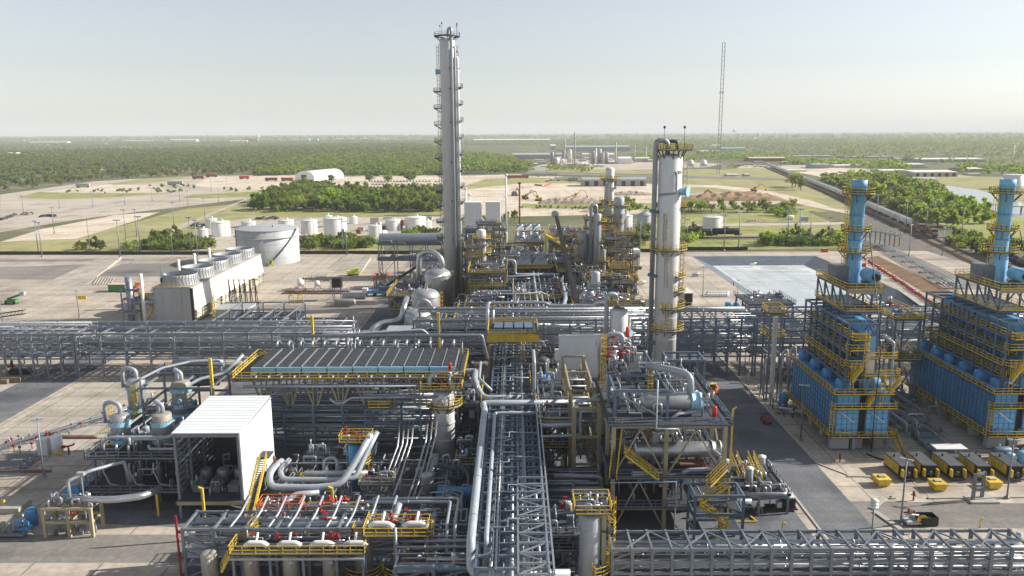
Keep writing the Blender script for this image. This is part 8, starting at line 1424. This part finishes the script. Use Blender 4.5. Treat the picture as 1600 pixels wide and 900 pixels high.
for px, py in ((518, 285), (577, 284), (607, 285), (641, 284)): tree_at(*gr(px, py), 'lone dark tree in the car park', 'lone trees of the car park', 1.2, k=2)
fill([(745, 348), (790, 340), (812, 338), (806, 346)], 4, 'thin tree behind the pale cabins', 'trees behind the pale cabins', .6, .8)
# far woods: uncountable, each one object
WOODN = 0
def wood(name, polys, dens, leafm, lo=6, hi=11, cap=9000, q0=26, seed=0):
    """crowns scattered over the outlined ground; farther ones are drawn with fewer, larger clumps"""
    rs = np.random.default_rng(seed + 50); out = []
    for poly in polys:
        P = np.array([gr(*p) for p in poly]); x0, y0 = P.min(0); x1, y1 = P.max(0); A = 0.5 * abs(np.dot(P[:, 0], np.roll(P[:, 1], 1)) - np.dot(P[:, 1], np.roll(P[:, 0], 1)))
        n = int(min(cap, A * dens)); got = 0
        while got < n:
            X = rs.uniform(x0, x1, 4000); Y = rs.uniform(y0, y1, 4000); m = np.zeros(4000, bool)
            for i in range(len(P)):
                (ax, ay), (bx, by) = P[i], P[(i + 1) % len(P)]
                if ay != by: m ^= ((ay > Y) != (by > Y)) & (X < (bx - ax) * (Y - ay) / (by - ay) + ax)
            X, Y = X[m][:n - got], Y[m][:n - got]
            if len(X) == 0: continue
            got += len(X)
            for x, y in zip(X, Y):
                far = max(1.0, y / 900.0); sc = far ** .36; h = rs.uniform(lo, hi) * sc ** .35; w_ = h * rs.uniform(.8, 1.15) * sc; nq = max(7, int(q0 / far ** .5))
                nl = 6; cen = np.stack([x + rs.uniform(-.36, .36, nl) * w_, y + rs.uniform(-.36, .36, nl) * w_, h * rs.uniform(.25, .8, nl)], 1); rad = np.full(nl, .2) * w_; rad = np.minimum(rad, h * .3)
                out.append(leaf_quads(cen, rad, nq, w_ * .13 + .35, rs))
    me = quad_mesh(name, np.concatenate(out)); me.materials.append(MATS[leafm]); o = bpy.data.objects.new(name, me); COL.objects.link(o); o['kind'] = 'stuff'; return o
wood('near_wood', [[(392, 331), (690, 332), (690, 300), (600, 302), (470, 290), (400, 314)]], .011, 'leaf', 6, 10, 2600, 90, 1)
wood('right_wood', [[(1286, 288), (1330, 305), (1400, 334), (1445, 352), (1520, 358), (1545, 352), (1545, 332), (1500, 318), (1468, 302), (1450, 291), (1375, 278), (1280, 280)]], .010, 'leaf_bright', 6, 10, 2600, 90, 2)
wood('left_forest', [[(-420, 330), (60, 296), (150, 281), (290, 276), (400, 273), (640, 275), (690, 275), (690, 232), (640, 226), (0, 240), (-420, 250)]], .0075, 'leaf_far', 5, 11, 10500, 46, 3)
wood('green_plantation', [[(400, 274), (640, 276), (720, 272), (822, 270), (826, 262), (800, 250), (760, 243), (500, 244), (430, 258)]], .009, 'leaf_bright', 6, 10, 4200, 60, 4)
wood('far_forest', [[(-300, 244), (640, 228), (900, 229), (1000, 236), (1120, 241), (1250, 245), (1500, 258), (1900, 272), (1900, 215), (-300, 224)]], .003, 'leaf_dark', 5, 10, 20000, 22, 5)
wood('horizon_forest', [[(-500, 225), (800, 219), (2100, 219), (2100, 210), (800, 213), (-500, 217)]], .0004, 'leaf_dark', 15, 23, 6000, 22, 6)
wood('belt_trees', [[(1225, 257), (1345, 263), (1345, 255), (1230, 250)], [(1340, 264), (1428, 268), (1425, 256), (1350, 255)], [(1500, 270), (1620, 277), (1620, 264), (1490, 260)], [(980, 250), (1085, 252), (1085, 246), (990, 244)], [(1085, 248), (1230, 252), (1230, 244), (1085, 242)], [(1320, 276), (1400, 280), (1410, 275), (1330, 271)], [(760, 262), (835, 263), (830, 256), (780, 254)], [(850, 266), (930, 269), (925, 264), (860, 262)]], .006, 'leaf', 5, 9, 700, 34, 12)
wood('edge_scrub', [[(60, 301), (270, 303), (300, 298), (170, 297)], [(230, 293), (318, 297), (318, 293), (240, 290)], [(340, 301), (410, 299), (410, 296), (350, 296)]], .006, 'leaf', 2, 4, 260, 40, 7)
wood('right_scrub', [[(1420, 342), (1600, 400), (1600, 340), (1560, 345), (1500, 345)]], .004, 'leaf_bright', 1, 3, 700, 30, 8)
wood('yard_hedge', [[(815, 327), (1060, 331), (1060, 327), (900, 324), (815, 324)]], .02, 'leaf', 1.5, 3, 400, 30, 9)
